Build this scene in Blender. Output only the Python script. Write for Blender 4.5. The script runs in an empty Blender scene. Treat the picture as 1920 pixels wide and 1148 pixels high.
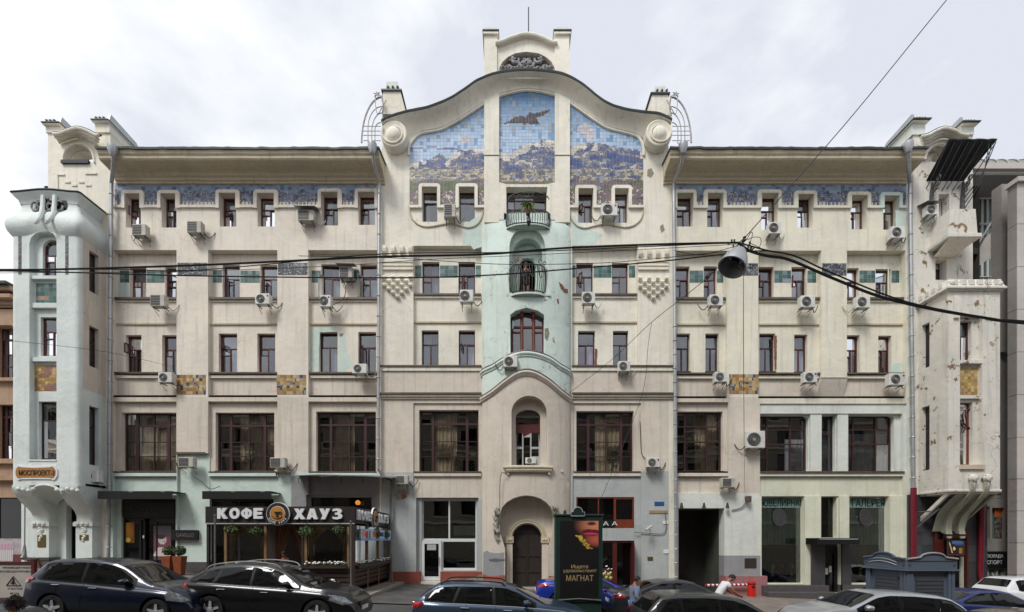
import bpy, bmesh, math, random
from math import sin, cos, pi, sqrt, radians, floor, exp
from mathutils import Vector, Matrix, noise
from mathutils.geometry import delaunay_2d_cdt
R = random.Random(7)
D, FP, H = 24.0, 864.0, 2.4
sc = bpy.context.scene
col = sc.collection
def s2l(c):
    return tuple((v/255/12.92 if v/255 <= .04045 else ((v/255+.055)/1.055)**2.4) for v in c)
# ---------------------------------------------------------------- camera, sky, sun, exposure
cam = bpy.data.objects.new('camera', bpy.data.cameras.new('camera')); col.objects.link(cam)
cam.location = (0, -D, H); cam.rotation_euler = (pi/2, 0, 0)
cam.data.sensor_width = 36; cam.data.lens = 36*FP/1920
cam.data.shift_y = (1012-574)/1920; cam.data.clip_start = .1; cam.data.clip_end = 2000
sc.camera = cam
SUN_EL, SUN_AZ = 52, 215      # azimuth measured clockwise from +Y
w = bpy.data.worlds.new('World'); sc.world = w; w.use_nodes = True
nt = w.node_tree; nt.nodes.clear()
N = lambda t, **k: (lambda n: [setattr(n, a, b) for a, b in k.items()] and n or n)(nt.nodes.new(t))
out = N('ShaderNodeOutputWorld'); bg = N('ShaderNodeBackground'); bg.inputs['Strength'].default_value = .1
sky = N('ShaderNodeTexSky'); sky.sky_type = 'NISHITA'; sky.sun_disc = False
sky.sun_elevation = radians(SUN_EL); sky.sun_rotation = radians(SUN_AZ)
tc = N('ShaderNodeTexCoord'); mp = N('ShaderNodeMapping'); mp.inputs['Scale'].default_value = (1.0, 1.0, 1.9)
n1 = N('ShaderNodeTexNoise'); n1.inputs['Scale'].default_value = 3.4; n1.inputs['Detail'].default_value = 8; n1.inputs['Roughness'].default_value = .56
n1.inputs['Distortion'].default_value = .15
n2 = N('ShaderNodeTexNoise'); n2.inputs['Scale'].default_value = 1.3; n2.inputs['Detail'].default_value = 5
r1 = N('ShaderNodeValToRGB'); r2 = N('ShaderNodeValToRGB')
r1.color_ramp.elements[0].position = .40; r1.color_ramp.elements[0].color = (4.3, 4.5, 5.05, 1)
r1.color_ramp.elements[1].position = .64; r1.color_ramp.elements[1].color = (6.0, 6.1, 6.25, 1)
r2.color_ramp.elements[0].position = .28; r2.color_ramp.elements[0].color = (.72,)*3+(1,)
r2.color_ramp.elements[1].position = .40; r2.color_ramp.elements[1].color = (1,)*3+(1,)
mx = N('ShaderNodeMixRGB')
L = nt.links.new
L(tc.outputs['Generated'], mp.inputs[0]); L(mp.outputs[0], n1.inputs[0]); L(mp.outputs[0], n2.inputs[0])
sx = N('ShaderNodeSeparateXYZ'); L(tc.outputs['Generated'], sx.inputs[0])
mm = N('ShaderNodeMath', operation='MULTIPLY_ADD'); L(sx.outputs[0], mm.inputs[0]); mm.inputs[1].default_value = -.17
L(n1.outputs[0], mm.inputs[2]); L(mm.outputs[0], r1.inputs[0]); L(n2.outputs[0], r2.inputs[0])
L(r2.outputs[0], mx.inputs[0]); L(sky.outputs[0], mx.inputs[1]); L(r1.outputs[0], mx.inputs[2])
L(mx.outputs[0], bg.inputs[0]); L(bg.outputs[0], out.inputs[0])
sun = bpy.data.objects.new('sun', bpy.data.lights.new('sun', 'SUN')); col.objects.link(sun)
sun.data.energy = 1.5; sun.data.angle = radians(18); sun.data.color = (1, .98, .95)
az = radians(SUN_AZ); el = radians(SUN_EL)
sd = Vector((sin(az)*cos(el), cos(az)*cos(el), sin(el)))
sun.rotation_euler = sd.to_track_quat('Z', 'Y').to_euler()
vs = sc.view_settings; vs.view_transform = 'Standard'; vs.look = 'None'; vs.gamma = 1; vs.use_curve_mapping = False; vs.exposure = 0.8
sc.cycles.max_bounces = 8; sc.cycles.transparent_max_bounces = 16

# ---------------------------------------------------------------- coordinates
def WX(px, y=0): return (px-960)*(D+y)/FP
def WZ(py, y=0): return H+(1012-py)*(D+y)/FP
def P(px, py, y=0): return Vector((WX(px, y), y, WZ(py, y)))
SL = -.039
def GZ(x): return SL*max(-60, min(60, x))
# ---------------------------------------------------------------- materials
MATS = {}
def newmat(name):
    m = bpy.data.materials.new(name); m.use_nodes = True; MATS[name] = m
    nt = m.node_tree; nt.nodes.clear()
    o = nt.nodes.new('ShaderNodeOutputMaterial'); b = nt.nodes.new('ShaderNodeBsdfPrincipled')
    nt.links.new(b.outputs[0], o.inputs[0]); return m, nt, b, o
def nz(nt, scale, detail=4, rough=.55, mapping=None, src='Object', dist=0):
    t = nt.nodes.new('ShaderNodeTexCoord'); n = nt.nodes.new('ShaderNodeTexNoise')
    n.inputs['Scale'].default_value = scale; n.inputs['Detail'].default_value = detail; n.inputs['Roughness'].default_value = rough
    n.inputs['Distortion'].default_value = dist
    if mapping:
        mp = nt.nodes.new('ShaderNodeMapping'); mp.inputs['Scale'].default_value = mapping
        nt.links.new(t.outputs[src], mp.inputs[0]); nt.links.new(mp.outputs[0], n.inputs[0])
    else: nt.links.new(t.outputs[src], n.inputs[0])
    return n
def ramp(nt, src, p0, c0, p1, c1):
    r = nt.nodes.new('ShaderNodeValToRGB'); e = r.color_ramp.elements
    e[0].position = p0; e[1].position = p1
    e[0].color = (c0,)*3+(1,) if isinstance(c0, (int, float)) else tuple(c0)+(1,)
    e[1].color = (c1,)*3+(1,) if isinstance(c1, (int, float)) else tuple(c1)+(1,)
    nt.links.new(src, r.inputs[0]); return r
def mix(nt, fac, a, b, mode='MIX'):
    m = nt.nodes.new('ShaderNodeMixRGB'); m.blend_type = mode
    for i, v in ((0, fac), (1, a), (2, b)):
        if isinstance(v, (int, float)): m.inputs[i].default_value = v if i == 0 else (v,)*3+(1,)
        elif isinstance(v, tuple): m.inputs[i].default_value = v+(1,) if len(v) == 3 else v
        else: nt.links.new(v, m.inputs[i])
    return m.outputs[0]
def bump(nt, b, src, strength, dist=.02, prev=None):
    n = nt.nodes.new('ShaderNodeBump'); n.inputs['Strength'].default_value = strength; n.inputs['Distance'].default_value = dist
    nt.links.new(src, n.inputs['Height'])
    if prev is not None: nt.links.new(prev.outputs[0], n.inputs['Normal'])
    nt.links.new(n.outputs[0], b.inputs['Normal']); return n
def mat(name, rgb, rough=.6, metal=0, var=.12, scale=3, bmp=0, bscale=30, coat=0, dirt=0, spec=.5):
    m, nt, b, o = newmat(name); c = s2l(rgb)
    n = nz(nt, scale, 5)
    cc = mix(nt, 1.0, c, ramp(nt, n.outputs[0], .3, 1-var, .7, 1+var*.4).outputs[0], 'MULTIPLY')
    if dirt:
        d = nz(nt, 1.5, 6, .65)
        cc = mix(nt, ramp(nt, d.outputs[0], .45, 0, .7, dirt).outputs[0], cc, (.05, .042, .034))
    nt.links.new(cc, b.inputs['Base Color'])
    b.inputs['Roughness'].default_value = rough; b.inputs['Metallic'].default_value = metal
    b.inputs['Specular IOR Level'].default_value = spec; b.inputs['Coat Weight'].default_value = coat; b.inputs['Coat Roughness'].default_value = .05
    if bmp: bump(nt, b, nz(nt, bscale, 4).outputs[0], bmp)
    return m
def stucco(name, rgb, dirt=.35, crack=.5, peel=0, tint=(.92, .88, .82), patchy=.25):
    m, nt, b, o = newmat(name); c = s2l(rgb)
    big = nz(nt, .45, 7, .6)
    cc = mix(nt, 1.0, c, ramp(nt, big.outputs[0], .33, .87, .68, 1.06).outputs[0], 'MULTIPLY')
    pt = nz(nt, 1.1, 3, .5, dist=.8)                       # repainted patches
    cc = mix(nt, ramp(nt, pt.outputs[0], .56, 0, .585, patchy).outputs[0], cc, mix(nt, 1.0, c, (1.1, 1.04, .96), 'MULTIPLY'))
    pt2 = nz(nt, .8, 4, .6, mapping=(1, 1, 1.3), dist=.5)
    cc = mix(nt, ramp(nt, pt2.outputs[0], .57, 0, .66, patchy*1.2).outputs[0], cc, mix(nt, 1.0, c, tint, 'MULTIPLY'))
    st = nz(nt, 2.2, 5, .6, mapping=(2.2, 2.2, .13))         # rain streaks
    cc = mix(nt, ramp(nt, st.outputs[0], .52, 0, .78, dirt).outputs[0], cc, tuple(v*.42 for v in c))
    bl = nz(nt, 5.5, 6, .75)
    cc = mix(nt, ramp(nt, bl.outputs[0], .60, 0, .72, dirt*.6).outputs[0], cc, tuple(v*.5 for v in c))
    # fine cracks
    t = nt.nodes.new('ShaderNodeTexCoord'); dn = nz(nt, 1.6, 5)
    ad = nt.nodes.new('ShaderNodeVectorMath'); ad.operation = 'MULTIPLY_ADD'
    nt.links.new(dn.outputs['Color'], ad.inputs[0]); ad.inputs[1].default_value = (1.1,)*3; nt.links.new(t.outputs['Object'], ad.inputs[2])
    v = nt.nodes.new('ShaderNodeTexVoronoi'); v.feature = 'DISTANCE_TO_EDGE'; v.inputs['Scale'].default_value = .55
    nt.links.new(ad.outputs[0], v.inputs['Vector'])
    cr = ramp(nt, v.outputs['Distance'], .002, .75, .009, 0)
    ms = nz(nt, .5, 3); mk = ramp(nt, ms.outputs[0], .5, 0, .62, crack)
    f = mix(nt, 1.0, cr.outputs[0], mk.outputs[0], 'MULTIPLY')
    cc = mix(nt, f, cc, tuple(x*.3 for x in c))
    hb = None
    if peel:
        pn = nz(nt, 1.7, 8, .68, dist=.3); pr = ramp(nt, pn.outputs[0], .655-.03*peel, 0, .672-.03*peel, 1)
        cc = mix(nt, pr.outputs[0], cc, mix(nt, bl.outputs[0], s2l((150, 128, 92)), s2l((120, 92, 70))))
        iv = nt.nodes.new('ShaderNodeInvert'); nt.links.new(pr.outputs[0], iv.inputs[1])
        hb = bump(nt, b, iv.outputs[0], .6, .03)
    nt.links.new(cc, b.inputs['Base Color']); b.inputs['Roughness'].default_value = .88; b.inputs['Specular IOR Level'].default_value = .25
    b1 = bump(nt, b, nz(nt, 2.6, 5, .6).outputs[0], .32, .09, hb)
    b2 = bump(nt, b, nz(nt, 26, 4, .7).outputs[0], .35, .012, b1)
    return m
def vcol(name, rough=.3, coat=0, spec=.5, var=.1):
    m, nt, b, o = newmat(name); a = nt.nodes.new('ShaderNodeVertexColor'); a.layer_name = 'Col'
    n = nz(nt, 6, 4)
    cc = mix(nt, 1.0, a.outputs[0], ramp(nt, n.outputs[0], .3, 1-var, .7, 1).outputs[0], 'MULTIPLY')
    nt.links.new(cc, b.inputs['Base Color']); b.inputs['Roughness'].default_value = rough; b.inputs['Coat Weight'].default_value = coat
    b.inputs['Specular IOR Level'].default_value = spec
    return m
def glass(name, tint=(.75, .8, .82), refl=.2, wob=.02, scale=.8, dust=.0):
    m, nt, b, o = newmat(name); nt.nodes.remove(b)
    tr = nt.nodes.new('ShaderNodeBsdfTransparent'); tr.inputs[0].default_value = tint+(1,)
    gl = nt.nodes.new('ShaderNodeBsdfGlossy'); gl.inputs['Roughness'].default_value = .012; gl.inputs[0].default_value = (.95, .97, 1, 1)
    lw = nt.nodes.new('ShaderNodeFresnel'); lw.inputs[0].default_value = 1.5
    n = nz(nt, scale, 2); bp = nt.nodes.new('ShaderNodeBump'); bp.inputs['Strength'].default_value = 1; bp.inputs['Distance'].default_value = wob
    nt.links.new(n.outputs[0], bp.inputs['Height']); nt.links.new(bp.outputs[0], gl.inputs['Normal'])
    ma = nt.nodes.new('ShaderNodeMath'); ma.operation = 'MULTIPLY_ADD'; ma.inputs[1].default_value = 1.3; ma.inputs[2].default_value = refl; ma.use_clamp = True
    nt.links.new(lw.outputs[0], ma.inputs[0])
    mxs = nt.nodes.new('ShaderNodeMixShader'); nt.links.new(ma.outputs[0], mxs.inputs[0])
    nt.links.new(tr.outputs[0], mxs.inputs[1]); nt.links.new(gl.outputs[0], mxs.inputs[2])
    last = mxs
    if dust:
        df = nt.nodes.new('ShaderNodeBsdfDiffuse'); df.inputs[0].default_value = (.35, .34, .32, 1)
        m2 = nt.nodes.new('ShaderNodeMixShader'); m2.inputs[0].default_value = dust
        nt.links.new(mxs.outputs[0], m2.inputs[1]); nt.links.new(df.outputs[0], m2.inputs[2]); last = m2
    nt.links.new(last.outputs[0], o.inputs[0]); return m
def emis(name, rgb, st):
    m, nt, b, o = newmat(name); b.inputs['Base Color'].default_value = s2l(rgb)+(1,)
    b.inputs['Emission Color'].default_value = s2l(rgb)+(1,); b.inputs['Emission Strength'].default_value = st; return m

CREAM = stucco('cream_stucco', (228, 219, 205), .48, .55)
CREAMR = stucco('yellow_cream_stucco', (226, 221, 203), .48, .55)
BAYM = stucco('bay_mint_stucco', (218, 225, 221), .25, .4)
PINKY = stucco('lower_stucco', (213, 203, 189), .52, .5)
IVORY = stucco('ivory_stucco', (231, 226, 211), .42, .6)
MINT = stucco('mint_stucco', (203, 218, 209), .25, .5, peel=0)
MINTP = stucco('peeling_mint_stucco', (206, 219, 211), .4, .9, peel=.25)
GREYS = stucco('grey_stucco', (178, 182, 180), .3, .3, tint=(.9, .92, .95))
GREYB = stucco('grey_render', (150, 150, 152), .3, .2, tint=(.9, .92, .95))
PALE = stucco('pale_green_stucco', (218, 219, 198), .25, .3)
WHITISH = stucco('whitish_stucco', (216, 220, 212), .3, .3)
BEIGE = stucco('bow_beige_stucco', (208, 198, 184), .35, .5)
SOFF = stucco('cornice_stucco', (196, 184, 160), .5, .4)
RPEEL = stucco('right_bay_stucco', (216, 212, 202), .5, 1.0, peel=1.7)
REDP = stucco('red_plinth_stucco', (152, 86, 74), .5, .5, peel=.8)
GRANP = stucco('pink_granite', (158, 112, 112), .4, .1)
PLINTH = mat('dark_granite', (84, 80, 80), .55, var=.3, scale=9, bmp=.1)
ROOFM = mat('roof_sheet', (66, 72, 68), .5, .3, var=.25, scale=1.2, bmp=.3, bscale=3)
WOODR = mat('red_brown_paint', (86, 32, 28), .45, var=.3, scale=7, bmp=.1)
WOODD = mat('dark_brown_paint', (66, 36, 38), .45, var=.3, scale=7)
WOODO = mat('orange_brown_paint', (122, 54, 32), .45, var=.3, scale=7)
PVC = mat('white_plastic', (216, 218, 218), .4, var=.06)
BLACKF = mat('black_paint', (22, 21, 22), .45, var=.2)
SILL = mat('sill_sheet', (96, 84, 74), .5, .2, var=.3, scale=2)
GALV = mat('galvanised_sheet', (176, 178, 180), .42, .55, var=.25, scale=1.5, bmp=.1, bscale=5)
GALVD = mat('old_galvanised_sheet', (120, 120, 118), .5, .5, var=.3, scale=2)
MAROON = mat('maroon_paint', (110, 18, 36), .4)
IRON = mat('wrought_iron', (72, 72, 72), .6, .3, var=.3, scale=8)
IRONL = mat('light_iron', (176, 172, 168), .6, .2, var=.3, scale=8)
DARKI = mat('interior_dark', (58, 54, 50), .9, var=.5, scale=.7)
CURT = mat('white_curtain', (168, 168, 172), .9, var=.2, scale=3)
CURTP = mat('pink_curtain', (196, 160, 190), .9, var=.2, scale=3)
CURTB = mat('beige_curtain', (186, 162, 134), .9, var=.25, scale=3)
LEAF = mat('leaf_green', (62, 84, 38), .6, var=.5, scale=6)
LEAFY = mat('bright_leaf', (96, 118, 44), .6, var=.5, scale=6)
LEAFG = mat('grey_leaf', (128, 130, 112), .7, var=.5, scale=6)
TILE = vcol('glazed_tile', .45, .1, spec=.4)
PRINT = vcol('printed_sheet', .45, .2, var=.03)
GLASSU = glass('window_glass', (.72, .78, .80), .13, .008)
GLASSL = glass('big_window_glass', (.72, .76, .76), .07, .006, .5)
GLASSS = glass('shop_glass', (.86, .90, .88), .05, .006, .5)
BLACKG = mat('black_glass', (10, 10, 11), .05, var=.1, spec=.6)
WHITEP = mat('white_letters', (226, 226, 228), .45, var=.03)
SCULPT = mat('dark_plaster_relief', (146, 144, 146), .7, var=.6, scale=9)

# ---------------------------------------------------------------- objects
def wmat(o):
    b = Matrix.LocRotScale(o.location, o.rotation_euler, o.scale)
    return wmat(o.parent) @ o.matrix_parent_inverse @ b if o.parent else b
def meta(o, label=None, cat=None, group=None, kind=None):
    if label: o['label'] = label
    if cat: o['category'] = cat
    if group: o['group'] = group
    if kind: o['kind'] = kind
    return o
def thing(name, label, cat, loc=(0, 0, 0), rz=0, group=None, kind=None):
    o = bpy.data.objects.new(name, None); col.objects.link(o); o.empty_display_size = .2
    o.location = loc; o.rotation_euler = (0, 0, rz); return meta(o, label, cat, group, kind)
def link(name, me, parent=None, local=False, mats=None, smooth=False):
    if mats is not None:
        mats = mats if isinstance(mats, (list, tuple)) else [mats]
        for k, m in enumerate(mats):
            if k < len(me.materials): me.materials[k] = m
            else: me.materials.append(m)
    if smooth:
        me.polygons.foreach_set('use_smooth', [True]*len(me.polygons)); me.set_sharp_from_angle(angle=radians(38))
    o = bpy.data.objects.new(name, me); col.objects.link(o)
    if parent:
        o.parent = parent
        if not local: o.matrix_parent_inverse = wmat(parent).inverted()
    return o
class MB:
    def __init__(s): s.v = []; s.f = []; s.m = []; s.c = []
    def add(s, v, f, m=0, c=None):
        n = len(s.v); s.v += [tuple(p) for p in v]
        for q in f: s.f.append(tuple(i+n for i in q)); s.m.append(m); s.c.append(c)
        return s
    def box(s, x0, x1, y0, y1, z0, z1, m=0, c=None):
        v = [(x, y, z) for z in (z0, z1) for y in (y0, y1) for x in (x0, x1)]
        return s.add(v, [(0, 2, 3, 1), (4, 5, 7, 6), (0, 1, 5, 4), (1, 3, 7, 5), (3, 2, 6, 7), (2, 0, 4, 6)], m, c)
    def pbox(s, px0, py0, px1, py1, y0, y1, m=0, at=0):
        return s.box(WX(px0, at), WX(px1, at), y0, y1, WZ(py1, at), WZ(py0, at), m)
    def tube(s, pts, r, n=6, m=0, close=False, flat=1):
        pts = [Vector(p) for p in pts]; rs = r if isinstance(r, (list, tuple)) else [r]*len(pts)
        vv = []; up = None
        for i, p in enumerate(pts):
            a = pts[i-1] if (i or close) else p; b = pts[(i+1) % len(pts)] if (i < len(pts)-1 or close) else p
            t = (b-a).normalized() if (b-a).length > 1e-9 else Vector((0, 0, 1))
            if up is None: up = Vector((0, 1, 0)) if abs(t.y) < .8 else Vector((1, 0, 0))
            u = t.cross(up); u = u.normalized() if u.length > 1e-6 else Vector((1, 0, 0)); v = u.cross(t).normalized(); up = v
            for k in range(n):
                a2 = 2*pi*k/n; vv.append(p+u*cos(a2)*rs[i]+v*sin(a2)*rs[i]*flat)
        ff = []; L_ = len(pts)
        for i in range(L_ if close else L_-1):
            j = (i+1) % L_
            for k in range(n): ff.append((i*n+k, i*n+(k+1) % n, j*n+(k+1) % n, j*n+k))
        if not close: ff += [tuple(range(n-1, -1, -1)), tuple(range((L_-1)*n, L_*n))]
        return s.add(vv, ff, m)
    def lathe(s, prof, c, axis='z', n=16, m=0, sx=1, sy=1):
        vv = []; ff = []
        for (r, h) in prof:
            for k in range(n):
                a = 2*pi*k/n; x, y = r*cos(a)*sx, r*sin(a)*sy
                vv.append({'z': (c[0]+x, c[1]+y, c[2]+h), 'y': (c[0]+x, c[1]+h, c[2]+y), 'x': (c[0]+h, c[1]+x, c[2]+y)}[axis])
        for i in range(len(prof)-1):
            for k in range(n): ff.append((i*n+k, i*n+(k+1) % n, (i+1)*n+(k+1) % n, (i+1)*n+k))
        ff += [tuple(range(n-1, -1, -1)), tuple(range((len(prof)-1)*n, len(prof)*n))]
        return s.add(vv, ff, m)
    def build(s, name, mats, parent=None, local=False, smooth=False, bevel=0, kind=None, weld=False):
        me = bpy.data.meshes.new(name); me.from_pydata(s.v, [], s.f)
        me.polygons.foreach_set('material_index', s.m)
        if any(c is not None for c in s.c):
            ca = me.color_attributes.new('Col', 'FLOAT_COLOR', 'CORNER'); buf = []
            for p, c in zip(me.polygons, s.c):
                c = c or (.2, .2, .2)
                buf += [c[0], c[1], c[2], 1]*p.loop_total
            ca.data.foreach_set('color', buf)
        bm = bmesh.new(); bm.from_mesh(me)
        if weld: bmesh.ops.remove_doubles(bm, verts=bm.verts, dist=1e-4)
        if bevel: bmesh.ops.bevel(bm, geom=bm.edges[:], offset=bevel, segments=1, affect='EDGES', clamp_overlap=True)
        if not any(c is not None for c in s.c): bmesh.ops.recalc_face_normals(bm, faces=bm.faces)
        bm.to_mesh(me); bm.free(); me.update()
        o = link(name, me, parent, local, mats, smooth)
        if kind: o['kind'] = kind
        return o
def bezpts(pts, n=6):
    """Catmull-Rom through points (tuples of any length)"""
    out = []; P_ = [tuple(p) for p in pts]
    for i in range(len(P_)-1):
        p0 = P_[max(i-1, 0)]; p1 = P_[i]; p2 = P_[i+1]; p3 = P_[min(i+2, len(P_)-1)]
        for k in range(n):
            t = k/n
            out.append(tuple(.5*((2*b)+(-a+c)*t+(2*a-5*b+4*c-d)*t*t+(-a+3*b-3*c+d)*t**3) for a, b, c, d in zip(p0, p1, p2, p3)))
    out.append(P_[-1]); return out
def arc(cx, cy, rx, ry, a0, a1, n=12):
    return [(cx+rx*cos(radians(a0+(a1-a0)*k/n)), cy+ry*sin(radians(a0+(a1-a0)*k/n))) for k in range(n+1)]
def archhole(x0, y0, x1, y1, rise=None, n=12):
    """px hole: rectangle with arched top, clockwise list (py down)"""
    r = (x1-x0)/2; rise = r if rise is None else rise; c = (x0+x1)/2
    return [(x0, y1), (x0, y0+rise)]+[(c-r*cos(pi*k/n), y0+rise-rise*sin(pi*k/n)) for k in range(1, n)]+[(x1, y0+rise), (x1, y1)]
def inside(p, poly):
    x, y = p; c = False; n = len(poly)
    for i in range(n):
        x1, y1 = poly[i]; x2, y2 = poly[i-1]
        if (y1 > y) != (y2 > y) and x < (x2-x1)*(y-y1)/(y2-y1)+x1: c = not c
    return c
def plate(mb, outer, holes=(), fn=None, depth=.4, step=None, mfn=None, edge=True, hdepth=None, mside=None):
    """outer/holes 2-D outlines; fn(u,v)->Vector front point; back is fn + (0,depth,0)"""
    pts = []; es = []; loops = []
    for lp in [outer]+list(holes):
        n0 = len(pts); pts += [Vector(p) for p in lp]; n = len(lp)
        es += [(n0+i, n0+(i+1) % n) for i in range(n)]; loops.append((n0, n))
    if step:
        xs = [p[0] for p in outer]; ys = [p[1] for p in outer]
        sx_, sy_ = step if isinstance(step, tuple) else (step, step)
        x = min(xs)+sx_*.5
        while x < max(xs):
            y = min(ys)+sy_*.5
            while y < max(ys):
                q = (x, y)
                if inside(q, outer) and not any(inside(q, h) for h in holes): pts.append(Vector(q))
                y += sy_
            x += sx_
    vs_, e_, fs, ov, _, _ = delaunay_2d_cdt(pts, es, [], 1, 1e-5)
    keep = []
    for f in fs:
        c = sum((vs_[i] for i in f), Vector((0, 0)))/len(f)
        if inside(c, outer) and not any(inside(c, h) for h in holes): keep.append(f)
    n0 = len(mb.v); mb.v += [tuple(fn(v[0], v[1])) for v in vs_]
    for f in keep:
        c = sum((vs_[i] for i in f), Vector((0, 0)))/len(f)
        mb.f.append(tuple(i+n0 for i in f)); mb.m.append(mfn(c[0], c[1]) if mfn else 0); mb.c.append(None)
    if edge:
        omap = {}
        for i, o in enumerate(ov):
            for k in o: omap[k] = i
        for li, (s0, n) in enumerate(loops):
            dd = depth if (li == 0 or hdepth is None) else hdepth
            lp = [vs_[omap[s0+i]] for i in range(n)]
            f0 = [fn(v[0], v[1]) for v in lp]; b0 = [p+Vector((0, dd, 0)) for p in f0]
            nn = len(mb.v); mb.v += [tuple(p) for p in f0+b0]
            for i in range(n):
                j = (i+1) % n; mb.f.append((nn+i, nn+j, nn+n+j, nn+n+i))
                mb.m.append(mside if mside is not None else (mfn(lp[i][0], lp[i][1]) if mfn else 0)); mb.c.append(None)
def relief(mb, base, layers, back=.5, at=0, world=False, mback=None):
    """base=(x0,y0,x1,y1,depth,mat) px; layers the same, later ones win; depth None = hole"""
    ls = [base]+list(layers); xs = sorted({v for l in ls for v in (l[0], l[2])}); ys = sorted({v for l in ls for v in (l[1], l[3])})
    xs = [x for x in xs if base[0] <= x <= base[2]]; ys = [y for y in ys if base[1] <= y <= base[3]]
    nx, ny = len(xs)-1, len(ys)-1
    g = [[None]*ny for _ in range(nx)]
    for i in range(nx):
        cx = (xs[i]+xs[i+1])/2
        for j in range(ny):
            cy = (ys[j]+ys[j+1])/2
            for l in ls:
                if l[0] < cx < l[2] and min(l[1], l[3]) < cy < max(l[1], l[3]): g[i][j] = (l[4], l[5])
    X = (lambda v: v) if world else (lambda v: WX(v, at)); Z = (lambda v: v) if world else (lambda v: WZ(v, at))
    idx = {}
    def V(x, y, z):
        k = (round(x, 4), round(y, 4), round(z, 4))
        if k not in idx: idx[k] = len(mb.v); mb.v.append((x, y, z))
        return idx[k]
    def quad(a, b, c, d, m):
        mb.f.append((V(*a), V(*b), V(*c), V(*d))); mb.m.append(m or 0); mb.c.append(None)
    dep = lambda c: back if c is None or c[0] is None else c[0]
    for i in range(nx):
        for j in range(ny):
            c = g[i][j]; x0, x1, z0, z1 = X(xs[i]), X(xs[i+1]), Z(ys[j]), Z(ys[j+1])
            if c[0] is not None: quad((x0, c[0], z0), (x1, c[0], z0), (x1, c[0], z1), (x0, c[0], z1), c[1])
            for (i2, j2, p, q) in ((i+1, j, (x1, z0), (x1, z1)), (i, j+1, (x0, z1), (x1, z1))):
                o = g[i2][j2] if (i2 < nx and j2 < ny) else (None, 0)
                a, b = dep(c), dep(o)
                if abs(a-b) > 1e-6:
                    m = c[1] if a < b else o[1]; lo, hi = min(a, b), max(a, b)
                    quad((p[0], lo, p[1]), (q[0], lo, q[1]), (q[0], hi, q[1]), (p[0], hi, p[1]), m)
            if i == 0:
                a = dep(c)
                if a < back: quad((x0, a, z0), (x0, a, z1), (x0, back, z1), (x0, back, z0), c[1])
            if j == 0:
                a = dep(c)
                if a < back: quad((x0, a, z0), (x1, a, z0), (x1, back, z0), (x0, back, z0), c[1])
def text(name, s, w, h, loc, m, parent, rot=(pi/2, 0, 0), ext=.02, off=0.0, local=False, shear=0, mir=False):
    cu = bpy.data.curves.new(name, 'FONT'); cu.body = s; cu.size = 1; cu.extrude = .01; cu.offset = off; cu.align_x = 'CENTER'; cu.align_y = 'CENTER'
    cu.resolution_u = 3; cu.shear = shear
    t = bpy.data.objects.new(name+'_tmp', cu); col.objects.link(t); bpy.context.view_layer.update()
    me = bpy.data.meshes.new_from_object(t); bpy.data.objects.remove(t); bpy.data.curves.remove(cu)
    xs = [v.co.x for v in me.vertices]; ys = [v.co.y for v in me.vertices]
    cx, cy = (max(xs)+min(xs))/2, (max(ys)+min(ys))/2; kx = w/(max(xs)-min(xs)); ky = h/(max(ys)-min(ys))
    rm = Matrix.LocRotScale(Vector(loc), None, None) @ __import__('mathutils').Euler(rot).to_matrix().to_4x4()
    for v in me.vertices:
        z = v.co.z/.01*ext/2
        v.co = rm @ Vector(((v.co.x-cx)*kx, (v.co.y-cy)*ky, z))
    me.name = name
    return link(name, me, parent, local, m)
# ---------------------------------------------------------------- ground
def sheet(name, x0, x1, y0, y1, dz, m, nx=24, kind='structure', parent=None, skirt=0):
    mb = MB(); xs = [x0+(x1-x0)*i/nx for i in range(nx+1)]
    v = [(x, y, GZ(x)+dz) for x in xs for y in (y0, y1)]; f = [(2*i, 2*i+2, 2*i+3, 2*i+1) for i in range(nx)]
    if skirt:
        n = len(v); v += [(x, y0, GZ(x)+dz-skirt) for x in xs]; f += [(2*i, n+i, n+i+1, 2*i+2) for i in range(nx)]
        v += [(xs[0], y1, GZ(xs[0])+dz-skirt), (xs[-1], y1, GZ(xs[-1])+dz-skirt)]
        f += [(0, 1, len(v)-2, n), (2*nx, n+nx, len(v)-1, 2*nx+1)]
    mb.add(v, f); o = mb.build(name, m, parent)
    if kind: o['kind'] = kind
    return o
ASPH = mat('asphalt', (84, 82, 80), .85, var=.35, scale=1.2, bmp=.35, bscale=60, dirt=.3)
PAVE = mat('worn_paving', (128, 118, 110), .85, var=.3, scale=2, bmp=.3, bscale=40, dirt=.3)
ROAD = mat('road_asphalt', (74, 73, 72), .8, var=.3, scale=.8, bmp=.35, bscale=60, dirt=.3)
KERB = mat('kerb_granite', (150, 142, 134), .8, var=.3, scale=8, bmp=.2)
LINE = mat('road_paint', (190, 188, 182), .7, var=.3, scale=6)
sheet('ground', -60, 60, -60, 60, -.17, ASPH)
sheet('road', -60, 60, -22.5, -7.2, -.14, ROAD)
sheet('asphalt_forecourt', -5.6, 9.2, -7.2, .6, -.10, ASPH)
sheet('pavement', -60, -5.75, -6.8, .6, 0, PAVE, skirt=.2)
sheet('pavement', 9.3, 60, -6.0, .6, -.0, PAVE, skirt=.2)
sheet('kerb', -60, -5.6, -6.95, -6.8, .004, KERB, skirt=.2)
sheet('kerb', 9.3, 60, -6.15, -6.0, .004, KERB, skirt=.2)
mb = MB(); mb.box(-5.75, -5.6, -6.95, .5, -.2, GZ(-5.7)+.004); mb.build('kerb', KERB)['kind'] = 'structure'
sheet('pavement', -60, 60, -27, -22.5, 0, PAVE, skirt=.2)

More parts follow.
